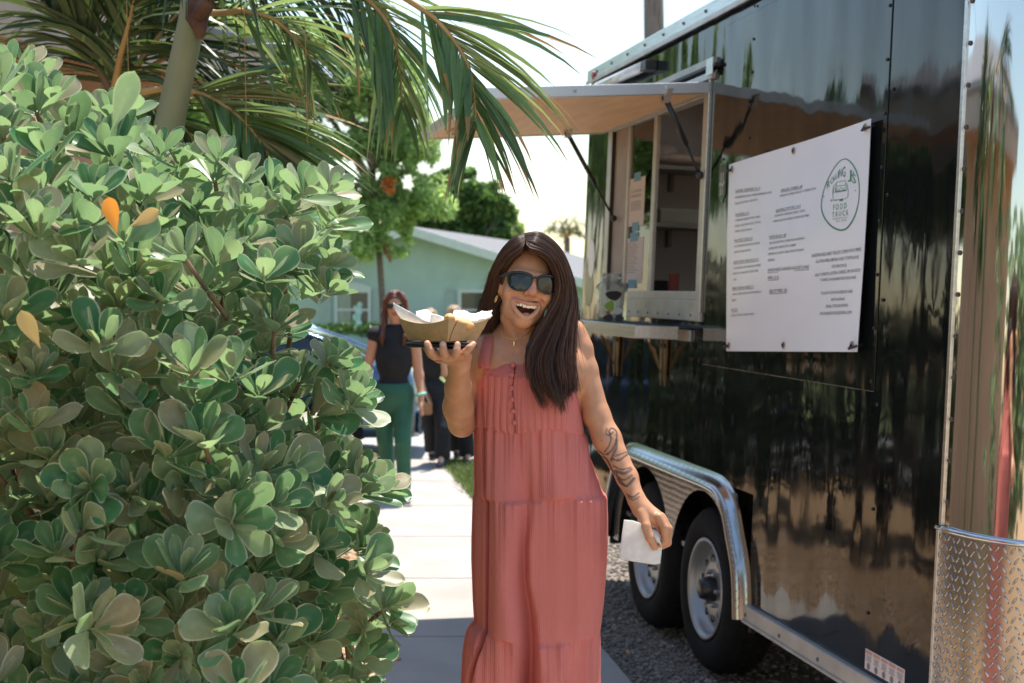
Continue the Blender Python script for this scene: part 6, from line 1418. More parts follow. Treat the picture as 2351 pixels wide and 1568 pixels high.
for G in (CR, CL_):
    for gi in range(len(G) - 1):
        for m_ in (0, .5):
            g = G[gi] * (1 - m_) + G[gi + 1] * m_; nn_ = hair_normals(g); s0_ = 9 if gi == 0 else 3 if gi == 1 else 0
            rad = [(.005 + .0075 * math.sin(math.pi * min(1, i / 23 * .8 + .12))) * (1 - .75 * (i / 23) ** 2.5) for i in range(24)]
            hfld.chain((g - nn_ * .0160)[s0_:18], rad[s0_:18], .008)
# keep the face clear of the base form
hfld.ell(h(0, .062, -.020), (.0655, .046, .080), HB, .008, True)
Vh, Fh = hfld.mesh()
hair = mesh_obj('hair', Vh - WL, Fh, hairm, woman, True)
def strands(G, n, rs, flare=.0025, clump=44):
    S = []; K = len(G) - 1
    cl_o = rs.normal(0, 1, (clump, 3)) * .0085; cl_l = rs.uniform(.80, 1.0, clump)
    for i in range(n):
        x = rs.uniform(0, K - 1e-4); k = int(x); f = x - k; g = G[k] * (1 - f) + G[k + 1] * f; c = int(x / K * clump); nm = hair_normals(g)
        T = np.linspace(0, 1, len(g))[:, None]; off = rs.uniform(-.0045, .0070) + .004 * math.sin(x / K * clump * 2 * math.pi); wob = rs.normal(0, 1, 3) * .0034 * np.sin(T * rs.uniform(3, 9) + rs.uniform(0, 6)) * T
        p = g + nm * off * (1 - .3 * T) + wob + rs.normal(0, 1, 3) * flare * 2.6 * T ** 2.2 + cl_o[c % clump] * T ** 1.5 * 1.6
        p = p[:max(6, int(len(p) * cl_l[c % clump] * (1 if rs.random() < .5 else rs.uniform(.80, 1.0))))]
        S.append(p)
    return S
rs = np.random.default_rng(5)
SS = strands(CR, 8500, rs) + strands(CL_, 4500, rs)
for G, n in ((CR, 150), (CL_, 80)):                # stray fly-aways
    for i in range(n):
        g = G[rs.integers(1, len(G))]; k = rs.integers(4, 17); d = rs.normal(0, 1, 3); d[1] *= .5; p = g[k:k + 7].copy(); T = np.linspace(0, 1, len(p))[:, None]; nm = g[k] - HC; nm /= np.linalg.norm(nm)
        SS.append(p + (nm * rs.uniform(.005, .03) + d * .010) * T ** 1.5)
def hair_curves(name, S, mat, parent, rad, off):
    hc = bpy.data.hair_curves.new(name); hc.add_curves([len(s) for s in S])
    P = (np.concatenate(S) - off).astype(np.float32); hc.attributes['position'].data.foreach_set('vector', P.ravel())
    ra = hc.attributes.get('radius') or hc.attributes.new('radius', 'FLOAT', 'POINT')
    rv = np.concatenate([rad * (1 - .75 * np.linspace(0, 1, len(s)) ** 3) for s in S]).astype(np.float32); ra.data.foreach_set('value', rv)
    hc.materials.append(mat); o = bpy.data.objects.new(name, hc); COL.objects.link(o); o.parent = parent; return o
hs = hair_curves('hair_strands', SS, strandm, hair, .00055, WL)
tag(hs, kind='stuff')
# ---- coral tiered sundress
OUT = [(815, 1108, 1312), (850, 1091, 1326), (900, 1085, 1331), (950, 1084, 1338), (1000, 1084, 1346), (1050, 1083, 1359), (1100, 1082, 1374), (1140, 1081, 1391), (1155, 1080, 1396), (1200, 1078, 1400), (1250, 1076, 1400), (1300, 1075, 1397), (1350, 1076, 1393), (1400, 1077, 1388), (1450, 1079, 1380), (1464, 1074, 1379), (1482, 1064, 1381), (1510, 1060, 1382), (1568, 1056, 1382), (1700, 1050, 1388), (1850, 1044, 1396), (2070, 1036, 1404)]
OA = np.array(OUT, float)
DEP = [(815, .085, .085), (860, .112, .10), (950, .115, .10), (1000, .112, .10), (1100, .125, .115), (1200, .135, .125), (1400, .140, .135), (1500, .150, .145), (2070, .165, .16)]   # front, back
DA = np.array(DEP)
seam_y = lambda X, k: {1: 985 + 12 * np.exp(-((X - 1185) / 45) ** 2) + np.maximum(0, X - 1270) * .26, 2: 1147 + 4 * np.sin((X - 1080) / 60), 3: 1453 + 22 * np.clip((X - 1100) / 110, 0, 1) - 10 * np.clip((X - 1215) / 165, 0, 1), 0: 858 + 7 * np.exp(-((X - 1180) / 60) ** 2)}[k]
NA, NR = 520, 330
ya = np.concatenate([np.linspace(818, 1568, 250), np.linspace(1575, 2066, NR - 250)])
ang = np.linspace(0, 2 * math.pi, NA, endpoint=False)
nr_ = np.random.default_rng(21)
ph = nr_.uniform(0, 6.28, 12)
def pnoise(a, fr, seed): r = np.random.default_rng(seed); o = r.uniform(0, 6.28, 4); return sum(np.sin(a * fr * (1 + .37 * k) + o[k]) / (1 + k * .5) for k in range(4)) / 2.2
V = np.zeros((NR, NA, 3)); DEPTHC = 3.55
for j, y in enumerate(ya):
    xl, xr = np.interp(y, OA[:, 0], OA[:, 1]), np.interp(y, OA[:, 0], OA[:, 2]); fd, bd = np.interp(y, DA[:, 0], DA[:, 1]), np.interp(y, DA[:, 0], DA[:, 2])
    ca, sa = np.cos(ang), np.sin(ang)                      # angle 0 = viewer's right, -pi/2 = front
    ex = .80
    X = (xl + xr) / 2 + (xr - xl) / 2 * np.sign(ca) * np.abs(ca) ** ex
    front = sa < 0; dd = np.where(front, fd, bd) * np.sign(sa) * np.abs(sa) ** .85
    yrow = np.full(NA, y)
    # neckline: top rows dip in the middle and at the back
    top = 822 + 14 * np.exp(-((X - 1190) / 70) ** 2) * front - 22 * np.clip((1128 - X) / 16, 0, 1) * front + (~front) * 6
    k = np.clip((875 - y) / 57, 0, 1); yrow = yrow + (top - 818) * k ** 1.5
    s1, s2, s3, s0 = seam_y(X, 1), seam_y(X, 2), seam_y(X, 3), seam_y(X, 0)
    disp = np.zeros(NA); u = X / 1.0
    bod = (yrow > s0) & (yrow < s1)
    # pin tucks
    tuck = np.where(bod & front, .0042 * np.abs(np.sin(u * .205 + .35 * np.sin(yrow / 70) + .2 * np.sin(yrow / 23 + u / 50))) ** .6, 0) * np.where((X < 1172) | ((X > 1188) & (X < 1300)), 1, .25)
    disp += tuck
    top_b = yrow <= s0; disp += top_b * .0012 * np.sin(u * .12)
    g1 = np.clip((yrow - s1) / 60, 0, 1) * (yrow < s2); gath = np.exp(-np.clip(yrow - s1, 0, None) / 90)
    sm = lambda s: 1 / (1 + np.exp(-np.clip((yrow - s) / 2.2, -30, 30)))
    t1 = sm(s1) * (1 - sm(s2)); disp += t1 * (.0030 * pnoise(u, .30, 13) * gath + .0050 * pnoise(u, .14, 3) * (.35 + .65 * gath) + .013 * np.clip((yrow - s1) / 140, 0, 1) * pnoise(u, .035, 4))
    t2 = sm(s2) * (1 - sm(s3)); gath2 = np.exp(-np.clip(yrow - s2, 0, None) / 70); disp += t2 * (.0028 * pnoise(u, .30, 15) * gath2 + .0055 * pnoise(u, .13, 5) * (.25 + .75 * gath2) + .016 * pnoise(u + .02 * yrow, .030, 6) + .002)
    t3 = sm(s3); gath3 = np.exp(-np.clip(yrow - s3, 0, None) / 120); disp += t3 * (.0030 * pnoise(u, .30, 17) * gath3 + .0065 * pnoise(u, .13, 7) * (.3 + .7 * gath3) + .018 * np.clip((yrow - s3) / 100, 0, 1) * pnoise(u, .034, 8) + .003)
    for s in (s0, s1, s2, s3): disp -= .0016 * np.exp(-((yrow - s) / 3.0) ** 2)
    # the deep fold between the legs and the side fold on the viewer's left
    fx = np.interp(y, [1010, 1150, 1250, 1330, 1420, 1500, 1568, 2070], [1206, 1210, 1200, 1200, 1216, 1222, 1222, 1226]); fdp = np.interp(y, [1000, 1080, 1250, 1450, 1568, 2070], [0, .010, .034, .060, .085, .11]); fw = np.interp(y, [1000, 1250, 1568], [16, 11, 10])
    asym = np.where(X < fx, np.exp(-((X - fx) / (fw * 2.6)) ** 2), np.exp(-((X - fx) / fw) ** 2))
    disp -= front * fdp * asym
    lx = np.interp(y, [860, 1000, 1150, 1450, 1470, 1568, 2070], [1104, 1106, 1110, 1108, 1104, 1082, 1078]); ld = np.interp(y, [840, 920, 1150, 1500, 2070], [0, .010, .028, .034, .04])
    disp -= front * ld * np.exp(-((X - lx) / 4.5) ** 2); disp += front * .010 * np.clip((lx - X) / 14, 0, 1) * np.interp(y, [840, 950], [0, 1]) - front * .02 * np.clip((lx - X) / 22, 0, 1)
    Yd = 3.55 + dd; Yd = Yd - np.where(front, disp, -disp) * np.clip(np.abs(sa) * 1.6, .25, 1)
    scl = FPX / 3.45
    zz = np.array([at(1175, q, 3.45).z for q in (y,)])[0] + (y - yrow) / scl
    rx = (X - 1175.5) / FPX * 3.45 + disp * ca * .8
    V[j] = np.stack([rx, Yd, zz], 1)
jj, ii = np.meshgrid(np.arange(NR - 1), np.arange(NA), indexing='ij'); a = jj * NA + ii; b = jj * NA + (ii + 1) % NA
F = np.stack([a, b, b + NA, a + NA], -1).reshape(-1, 4)[:, ::-1]
def cloth_mat(name, col, rough=.85):
    m = bpy.data.materials.new(name); m.use_nodes = True; nt = m.node_tree; nd = nt.nodes; bs = nd['Principled BSDF']; bs.inputs['Roughness'].default_value = rough; bs.inputs['Specular IOR Level'].default_value = .15
    bs.inputs['Sheen Weight'].default_value = .25; bs.inputs['Sheen Tint'].default_value = (*[min(1, c * 1.6) for c in col], 1)
    tc = nd.new('ShaderNodeTexCoord'); no = nd.new('ShaderNodeTexNoise'); no.inputs['Scale'].default_value = 16; no.inputs['Detail'].default_value = 5
    mp = nd.new('ShaderNodeMapping'); mp.inputs['Scale'].default_value = (1, 1, .35); nt.links.new(tc.outputs['Object'], mp.inputs[0]); nt.links.new(mp.outputs[0], no.inputs[0])
    mx = nd.new('ShaderNodeMix'); mx.data_type = 'RGBA'; mx.inputs[6].default_value = (*[c * .82 for c in col], 1); mx.inputs[7].default_value = (*[min(1, c * 1.15) for c in col], 1); nt.links.new(no.outputs[0], mx.inputs[0]); nt.links.new(mx.outputs[2], bs.inputs['Base Color'])
    sx = nd.new('ShaderNodeSeparateXYZ'); nt.links.new(tc.outputs['Object'], sx.inputs[0])
    def wave(sock, k):
        ml = nd.new('ShaderNodeMath'); ml.operation = 'MULTIPLY'; ml.inputs[1].default_value = k; nt.links.new(sock, ml.inputs[0]); s = nd.new('ShaderNodeMath'); s.operation = 'SINE'; nt.links.new(ml.outputs[0], s.inputs[0]); return s.outputs[0]
    ad = nd.new('ShaderNodeMath'); ad.operation = 'ADD'; nt.links.new(wave(sx.outputs['X'], 6.283 / .0048), ad.inputs[0]); zz_ = nd.new('ShaderNodeMath'); zz_.operation = 'MULTIPLY'; zz_.inputs[1].default_value = .5; nt.links.new(wave(sx.outputs['Z'], 6.283 / .0052), zz_.inputs[0]); nt.links.new(zz_.outputs[0], ad.inputs[1])
    n2 = nd.new('ShaderNodeTexNoise'); n2.inputs['Scale'].default_value = 160; nt.links.new(tc.outputs['Object'], n2.inputs[0]); a2 = nd.new('ShaderNodeMath'); a2.operation = 'MULTIPLY_ADD'; a2.inputs[1].default_value = 3.0; nt.links.new(n2.outputs[0], a2.inputs[0]); nt.links.new(ad.outputs[0], a2.inputs[2])
    bu = nd.new('ShaderNodeBump'); bu.inputs['Strength'].default_value = .35; bu.inputs['Distance'].default_value = .0008; nt.links.new(a2.outputs[0], bu.inputs['Height']); nt.links.new(bu.outputs[0], bs.inputs['Normal'])
    tr = nd.new('ShaderNodeBsdfTranslucent'); tr.inputs[0].default_value = (*[min(1, c * 1.1) for c in col], 1); ms = nd.new('ShaderNodeMixShader'); ms.inputs[0].default_value = .16; out = nd['Material Output']; nt.links.new(bs.outputs[0], ms.inputs[1]); nt.links.new(tr.outputs[0], ms.inputs[2]); nt.links.new(ms.outputs[0], out.inputs[0]); return m
coral = cloth_mat('coral crinkle cotton', (.63, .195, .165))
dress = mesh_obj('dress', V.reshape(-1, 3) - WL, F, coral, woman, True)
def strap(P, wd, name='strap'):
    bm = bmesh.new(); rows = []
    for i, (a_, b_) in enumerate(P):
        m_ = (a_ + b_) / 2; n_ = (m_ - Vector(w(1210, 850, .06) - WL)); n_.z *= .8; n_.normalize()
        rows.append([bm.verts.new(a_), bm.verts.new(a_ + n_ * .0012), bm.verts.new(b_ + n_ * .0012), bm.verts.new(b_)])
    for r0, r1 in zip(rows, rows[1:]):
        for k in range(4): bm.faces.new((r0[k], r0[(k + 1) % 4], r1[(k + 1) % 4], r1[k]))
    return bm_obj(name, bm, coral, woman, True)
strap([(wv(1099, 846, -.040), wv(1123, 846, -.060)), (wv(1098, 832, -.040), wv(1123, 832, -.056)), (wv(1101, 815, -.025), wv(1126, 815, -.038)), (wv(1106, 795, -.008), wv(1129, 795, -.018)), (wv(1111, 775, .02), wv(1134, 773, .012)), (wv(1115, 764, .055), wv(1138, 761, .055)), (wv(1117, 768, .09), wv(1140, 766, .095)), (wv(1118, 790, .12), wv(1142, 790, .125)), (wv(1118, 825, .13), wv(1145, 825, .135))], .02)
strap([(wv(1285, 835, -.06), wv(1310, 830, -.05)), (wv(1288, 800, -.045), wv(1312, 796, -.035)), (wv(1292, 770, -.015), wv(1316, 764, -.005)), (wv(1294, 748, .03), wv(1318, 742, .03)), (wv(1292, 752, .08), wv(1316, 748, .085)), (wv(1290, 790, .115), wv(1314, 790, .115)), (wv(1288, 825, .13), wv(1312, 825, .13))], .02)
def front_y(px, py):
    j = int(np.argmin(np.abs(ya - py))); row = V[j]; xs_ = row[:, 0] / 3.45 * FPX + 1175.5; m_ = row[:, 1] < 3.55; return row[m_][np.argmin(np.abs(xs_[m_] - px)), 1]
for i, (px, py) in enumerate(((1178, 838), (1175, 860), (1174, 891), (1175, 917), (1178, 944), (1181, 970))):
    bm = bmesh.new(); p = Vector(at(px, py, front_y(px, py) - .004)) - Vector(WL); uvsph(bm, p, (.0062, .0045, .0062), 12, 8); bm_obj('button', bm, coral, woman, True)
bm = bmesh.new(); pts = [Vector(at(px, py, front_y(px, py) - .0015)) - Vector(WL) for px, py in ((1183, 840), (1180, 866), (1177, 890), (1178, 918), (1181, 944), (1183, 975), (1183, 994))]; tube(bm, pts, .0014, 6); bm_obj('placket_edge', bm, flat('coral shadow gap', (.20, .04, .03), .9), woman, True)

# ---- food tray, paper, food, phone, napkin
kraft = M('kraft card', (.42, .27, .13), .75, var=.10, vscale=60, bump=.2, bscale=200, bdist=.0006)
wp = leaf_mat('white paper', (.86, .85, .83), (.86, .85, .83), (.90, .88, .85), .45, .7, rnd='object', var=.01)
tc_ = at(1028, 783.5, YW - .245); tray = empty('food_tray', tc_, label='brown kraft card food boat held up on the woman\'s raised hand', cat='food tray'); TLc = Vector(tray.location)
B0, B1, B2 = at(1027, 784, YW - .250), at(938, 780.5, YW - .150), at(1094, 785, YW - .145); zb = (B0.z + B1.z + B2.z) / 3
for q in (B0, B1, B2): q.z = B0.z
B3 = B1 + B2 - B0; T0, T1, T2 = at(1030, 731, YW - .268), at(915, 729, YW - .140), at(1124, 729, YW - .125); T3 = T1 + T2 - T0; T3.z = (T1.z + T2.z) / 2
Bq, Tq = [B0, B1, B3, B2], [T0, T1, T3, T2]
bm = bmesh.new(); th_c = Vector((B0 + B3) / 2)
def edge_row(a, b, sag, n=13): return [a.lerp(b, i / (n - 1)) + Vector((0, 0, -sag * (1 - (2 * i / (n - 1) - 1) ** 2))) for i in range(n)]
for i in range(4):
    j = (i + 1) % 4; lo = edge_row(Bq[i], Bq[j], 0); hi_ = edge_row(Tq[i], Tq[j], .0125); mid = [l.lerp(u_, .5) + (l.lerp(u_, .5) - th_c).normalized() * .002 for l, u_ in zip(lo, hi_)]
    R0, R1, R2 = [[bm.verts.new(p - TLc) for p in r] for r in (lo, mid, hi_)]
    for r0, r1 in ((R0, R1), (R1, R2)):
        for k in range(12): bm.faces.new((r0[k], r0[k + 1], r1[k + 1], r1[k]))
bm.faces.new([bm.verts.new(p - TLc + Vector((0, 0, .0004))) for p in Bq])
bmesh.ops.remove_doubles(bm, verts=bm.verts[:], dist=.0003); bmesh.ops.recalc_face_normals(bm, faces=bm.faces[:]); bmesh.ops.solidify(bm, geom=bm.faces[:], thickness=.0009)
bm_obj('card_boat', bm, kraft, tray)
bm = bmesh.new(); fa = [B0.lerp(B2, .03).lerp(T0.lerp(T2, .03), .03), B0.lerp(B2, .10).lerp(T0.lerp(T2, .10), .45), B0.lerp(B2, .16).lerp(T0.lerp(T2, .20), .94)]; nrm = (B2 - B0).cross(Vector((0, 0, 1))).normalized(); nrm = nrm if nrm.y < 0 else -nrm
tube(bm, [p + nrm * .0028 - TLc for p in fa], .0007, 5); bm_obj('fold_line', bm, flat('card fold', (.10, .06, .03), .9), tray)
def crumple(rows, mat, name, label, cat, amp=.002, sub=6, th=.0006):
    """rows: grid of control points -> a smooth crumpled sheet"""
    G = np.array([[np.array(p) for p in r] for r in rows]); nr, nc = G.shape[:2]; rr = np.random.default_rng(len(name) + nr * 7 + int(abs(G[0, 0, 0]) * 1e4) % 97)
    def up(A):
        n = A.shape[0]; out = []
        for x in np.linspace(0, n - 1.0001, (n - 1) * sub + 1):
            k = int(x); t = x - k; q = [A[max(0, min(n - 1, k + j))] for j in (-1, 0, 1, 2)]; out.append(.5 * (2 * q[1] + (-q[0] + q[2]) * t + (2 * q[0] - 5 * q[1] + 4 * q[2] - q[3]) * t * t + (-q[0] + 3 * q[1] - 3 * q[2] + q[3]) * t ** 3))
        return np.array(out)
    G = up(G); G = np.swapaxes(up(np.swapaxes(G, 0, 1)), 0, 1); G = G + rr.normal(0, amp * .35, G.shape)
    n0_, n1_ = G.shape[:2]; c = G.reshape(-1, 3).mean(0); Fq = [(i * n1_ + j, i * n1_ + j + 1, (i + 1) * n1_ + j + 1, (i + 1) * n1_ + j) for i in range(n0_ - 1) for j in range(n1_ - 1)]
    o = mesh_obj(name, G.reshape(-1, 3) - c, Fq, mat, None, True); o.location = c
    sm = o.modifiers.new('thickness', 'SOLIDIFY'); sm.thickness = th; return tag(o, label, cat)
k_ = lambda px, py, dy: at(px, py, YW + dy)
crumple([[k_(902, 694, -.128), k_(935, 712, -.14), k_(975, 733, -.165), k_(1012, 742, -.195)], [k_(912, 720, -.130), k_(938, 733, -.142), k_(975, 742, -.168), k_(1012, 744, -.198)], [k_(945, 752, -.115), k_(958, 760, -.13), k_(980, 766, -.145), k_(1010, 768, -.16)]], wp, 'paper_sheet', 'tall pointed white paper liner flap at the left of the food tray', 'paper', .001)
crumple([[k_(955, 715, -.07), k_(975, 711, -.06), k_(985, 713, -.05), k_(1000, 728, -.05), k_(1020, 741, -.06)], [k_(955, 735, -.10), k_(972, 728, -.09), k_(988, 728, -.08), k_(1000, 740, -.08), k_(1018, 748, -.09)], [k_(955, 765, -.12), k_(972, 762, -.11), k_(988, 762, -.11), k_(1000, 765, -.11), k_(1018, 768, -.11)]], wp, 'paper_sheet', 'lower folded white paper liner flap behind the pointed one', 'paper', .001)
crumple([[k_(1043, 714, -.13), k_(1062, 712, -.11), k_(1082, 720, -.09), k_(1105, 716, -.08), k_(1130, 713, -.085)], [k_(1040, 722, -.16), k_(1062, 732, -.16), k_(1085, 736, -.145), k_(1108, 733, -.125), k_(1127, 728, -.115)], [k_(1044, 742, -.19), k_(1060, 750, -.165), k_(1080, 752, -.14), k_(1098, 748, -.115), k_(1108, 744, -.105)], [k_(1044, 768, -.165), k_(1058, 770, -.15), k_(1072, 770, -.13), k_(1085, 768, -.115), k_(1094, 766, -.105)]], wp, 'paper_sheet', 'crumpled white paper liner bunched over the right end of the tray', 'paper', .0025)
bm = bmesh.new(); cc_ = k_(1003, 748, -.185); lathe(bm, [(.012, -.022), (.017, .0), (.0215, .020), (.0225, .0215), (.0205, .0205), (.016, .0), (.011, -.020)], 26, lambda x, y, hh: (x, y, hh)); o = bm_obj('sauce_cup', bm, wp, None, True); o.location = cc_; o.rotation_euler = (R(6), R(20), 0); tag(o, 'small white paper sauce cup tilted in the middle of the tray', 'cup')
tort = M('fried tortilla', (.62, .34, .13), .6, var=.35, vscale=70, bump=.5, bscale=90)
bm = bmesh.new(); uvsph(bm, (0, 0, 0), (.013, .02, .012), 14, 9); o = bm_obj('fried_bite', bm, tort, None, True); o.location = k_(1032, 731, -.20); tag(o, 'golden fried bite poking out beside the tray corner', 'food')
bm = bmesh.new(); uvsph(bm, (0, 0, 0), (.030, .022, .015), 16, 9); o = bm_obj('fried_bite', bm, tort, None, True); o.location = k_(1060, 744, -.188); o.rotation_euler = (0, R(14), 0); tag(o, 'longer orange fried bite under the right paper liner', 'food')
ph_c = k_(1014, 792, -.165); bm = bmesh.new(); box(bm, (-.077, -.037, -.0062), (.077, .037, .0062), .005); o = bm_obj('phone', bm, flat('black phone case', (.010, .011, .012), .25), None, True); o.location = ph_c; o.rotation_euler = (0, R(1.2), R(-7)); tag(o, 'black phone gripped flat under the food tray by the fingers', 'phone')
phn = o
bm = bmesh.new(); box(bm, (-.0775, -.030, -.002), (-.0772, .030, .002)); bm_obj('case_edge', bm, M('silver phone edge', (.6, .6, .6), .2, 1.0), phn)
crumple([[k_(1433, 1193, -.085), k_(1452, 1195, -.088), k_(1468, 1200, -.090), k_(1490, 1212, -.085), k_(1500, 1218, -.078)], [k_(1428, 1228, -.083), k_(1455, 1232, -.088), k_(1478, 1238, -.085), k_(1502, 1240, -.080), k_(1518, 1236, -.074)], [k_(1422, 1283, -.08), k_(1450, 1288, -.085), k_(1478, 1292, -.085), k_(1500, 1296, -.085), k_(1515, 1293, -.08)]], wp, 'napkin', 'folded white paper napkin gripped in the woman\'s lowered hand', 'napkin', .0006, th=.003)
crumple([[k_(1490, 1218, -.093), k_(1500, 1222, -.094), k_(1510, 1228, -.092)], [k_(1502, 1230, -.098), k_(1508, 1236, -.1), k_(1516, 1244, -.096)], [k_(1504, 1240, -.093), k_(1512, 1246, -.094), k_(1520, 1256, -.09)]], wp, 'napkin', 'crumpled napkin corner poking out between thumb and fingers', 'napkin', .001, th=.002)
# ------------------------------------------------------------------ the people walking up behind
def simple_person(name_label, Y, J, colors, hs=1.0, vox=.009, hair=None, extra=None):
    """J: joints as (px, py, dy) in the picture; a continuous body, clothes as shells over it"""
    base = at(J['hip'][0], 685, Y); base.z = 0; root = empty('person', base, label=name_label, cat='person'); BL2 = np.array(base)
    q = lambda k, dx=0, dy=0, dd=0: np.array(at(J[k][0] + dx, J[k][1] + dy, Y + (J[k][2] if len(J[k]) > 2 else 0) + dd)); s = hs
    pts = np.array([q(k) for k in J]); lo = pts.min(0) - .25; hi = pts.max(0) + .25; lo[2] = max(lo[2], -.02)
    def field(): return Field(np.arange(lo[0], hi[0], vox), np.arange(lo[1], hi[1], vox), np.arange(lo[2], hi[2], vox))
    def torso(f, g=0.0, waist=True):
        f.cap(q('shL'), q('shR'), .055 * s + g, .055 * s + g, .04); c = (q('shL') + q('shR')) / 2; f.ell(c * .62 + q('hip') * .38, (.135 * s + g, .10 * s + g, .20 * s + g), k=.04); f.ell(q('hip'), (.150 * s + g, .105 * s + g, .13 * s + g), k=.05)
    def legs(f, g=0.0, wide=0.0):
        for k in 'LR':
            o = .075 * s * (-1 if k == 'L' else 1); hp = q('hip') + np.array([o, 0, -.03]); f.chain([hp, q('kn' + k), q('an' + k)], [.076 * s + g, .052 * s + g + wide * .5, .040 * s + g + wide], .015)
    f = field(); torso(f); legs(f); f.cap(q('neck'), q('head'), .048 * s, .048 * s, .02)
    hc = q('head'); f.ell(hc + np.array([0, .01, .02]) * s, (.074 * s, .092 * s, .095 * s), k=.01); f.ell(hc + np.array([0, -.025, -.03]) * s, (.058 * s, .066 * s, .085 * s), k=.02); f.cap(hc + np.array([0, -.085, .0]) * s, hc + np.array([0, -.108, -.03]) * s, .010 * s, .013 * s, .01)
    for sg_ in (-1, 1): f.ell(hc + np.array([sg_ * .03, -.085, .0]) * s, (.012, .010, .009), k=.006, sub=True); f.ell(hc + np.array([sg_ * .075, 0, -.01]) * s, (.01, .02, .03), k=.006)
    f.cap(hc + np.array([-.018, -.088, -.062]) * s, hc + np.array([.018, -.088, -.062]) * s, .006, .006, .004)
    for k in 'LR':
        f.chain([q('sh' + k), q('el' + k), q('wr' + k)], [.046 * s, .037 * s, .026 * s], .025); wv_, hd = q('wr' + k), q('ha' + k); f.cap(wv_, hd, .026 * s, .024 * s, .015)
        d_ = (hd - wv_) / (np.linalg.norm(hd - wv_) + 1e-6)
        for i in range(4): off_ = np.array([0, (i - 1.5) * .017, 0]); f.chain([hd + off_, hd + off_ + d_ * .045 + np.array([0, 0, -.01]), hd + off_ * .8 + d_ * .075 + np.array([.006, 0, -.022])], [.011, .0095, .008], .004)
        f.cap(hd - d_ * .02 + np.array([0, -.03, 0]), hd + d_ * .02 + np.array([0, -.05, -.01]), .011, .009, .006)
        a = q('an' + k); t_ = q('to' + k); f.cap(a, t_, .036 * s, .03 * s, .02)
    V, F = f.mesh(); C = col_attr(V, colors['skin']); d = np.linalg.norm(V - (hc + np.array([0, -.09, -.062]) * s), axis=1); blend(C, (1 - np.clip((d - .016) / .01, 0, 1)), (.40, .12, .10))
    if colors.get('tattoo'): blend(C, .6 * (np.linalg.norm(V - q('elL'), axis=1) < .035) * (np.sin(V[:, 0] * 300) * np.sin(V[:, 2] * 280) > -.2), (.06, .05, .05))
    mesh_obj('body', V - BL2, F, skin_m, root, True, attrs={'tint': ('FLOAT_COLOR', C)})
    f = field(); torso(f, .014)
    for k in 'LR':
        if colors.get('sleeve'): f.cap(q('sh' + k), q('sh' + k) * (1 - colors['sleeve']) + q('el' + k) * colors['sleeve'], .058 * s, .052 * s, .02)
    f.cap(q('neck', dy=6), q('neck', dy=0), .062 * s, .056 * s, .02); hp = q('hip'); f.ell(hp + np.array([0, 0, -.50 + colors.get('hem', 0)]), (.9, .9, .42), k=.004, sub=True)
    V, F = f.mesh(); n1 = mesh_obj('top', V - BL2, F, colors['top'], root, True)
    f = field(); f.ell(q('hip', dd=0), (.165 * s, .125 * s, .15 * s), k=.04); legs(f, .012, colors.get('wide', 0)); 
    for k in 'LR': f.cap(q('an' + k) + np.array([0, 0, -.03 - .12]), q('an' + k) + np.array([0, 0, -.05 - .12]), .13, .13, .002, sub=True)
    f.ell(hp + np.array([0, 0, .20]), (.3, .3, .12), k=.004, sub=True)
    V, F = f.mesh(); mesh_obj('leggings' if not colors.get('wide') else 'trousers', V - BL2, F, colors['legs'], root, True)
    for k in 'LR':
        a, t_ = q('an' + k), q('to' + k); d_ = t_ - a; d_[2] = 0; d_ /= np.linalg.norm(d_) + 1e-6; g0 = np.array([a[0], a[1], t_[2]]) - d_ * .045
        f2 = Field(np.arange(min(a[0], t_[0]) - .15, max(a[0], t_[0]) + .15, .005), np.arange(min(a[1], t_[1]) - .18, max(a[1], t_[1]) + .15, .006), np.arange(min(a[2], t_[2]) - .08, a[2] + .08, .005))
        f2.cap(g0, t_, .042 * s, .036 * s, .02); f2.cap(a + np.array([0, 0, -.03]), g0 + d_ * .03, .048 * s, .045 * s, .02); f2.ell(t_ + np.array([0, 0, -.085]), (.4, .4, .052), k=.004, sub=True)
        V, F = f2.mesh(); sh = mesh_obj('shoe', V - BL2, F, colors['shoe'], root, True)
        b = bmesh.new(); L2_ = np.linalg.norm(t_ - g0); tube(b, [g0 - d_ * .03 + np.array([0, 0, -.030]) - BL2, t_ + d_ * .02 + np.array([0, 0, -.030]) - BL2], [.038, .034], 10); bmesh.ops.scale(b, vec=(1, 1, .35), space=Matrix.Translation(-(Vector(g0) + Vector((0, 0, -.030)) - Vector(BL2))), verts=b.verts[:]); bm_obj('sole', b, colors['sole'], sh, True)
    if hair: hair(root, hc, q, BL2, s)
    return root, q, BL2, hc
fabric_k = M('black jersey', (.012, .013, .015), .85, var=.3, vscale=12, bump=.5, bscale=9, bdist=.012)
fabric_k2 = M('black crepe', (.014, .014, .017), .9, var=.3, vscale=12, bump=.5, bscale=7, bdist=.02)
fabric_g = M('forest green leggings', (.022, .115, .068), .7, var=.15, vscale=10, bump=.3, bscale=14, bdist=.01)
redhair = M('auburn hair', (.13, .035, .014), .38, var=.5, vscale=9, stretch=(6, 6, .35), bump=.8, bscale=22, bdist=.01)
blond = M('ash blond hair', (.30, .20, .11), .5, var=.4, vscale=14, bump=.7, bscale=30, bdist=.01)
shoe_w = M('white trainer', (.70, .68, .66), .6, var=.08); shoe_d = M('dark trainer', (.03, .035, .06), .6, var=.3); sole_w = M('pale sole', (.6, .55, .5), .7, var=.05); sole_t = M('tan sole', (.5, .35, .22), .7, var=.05)
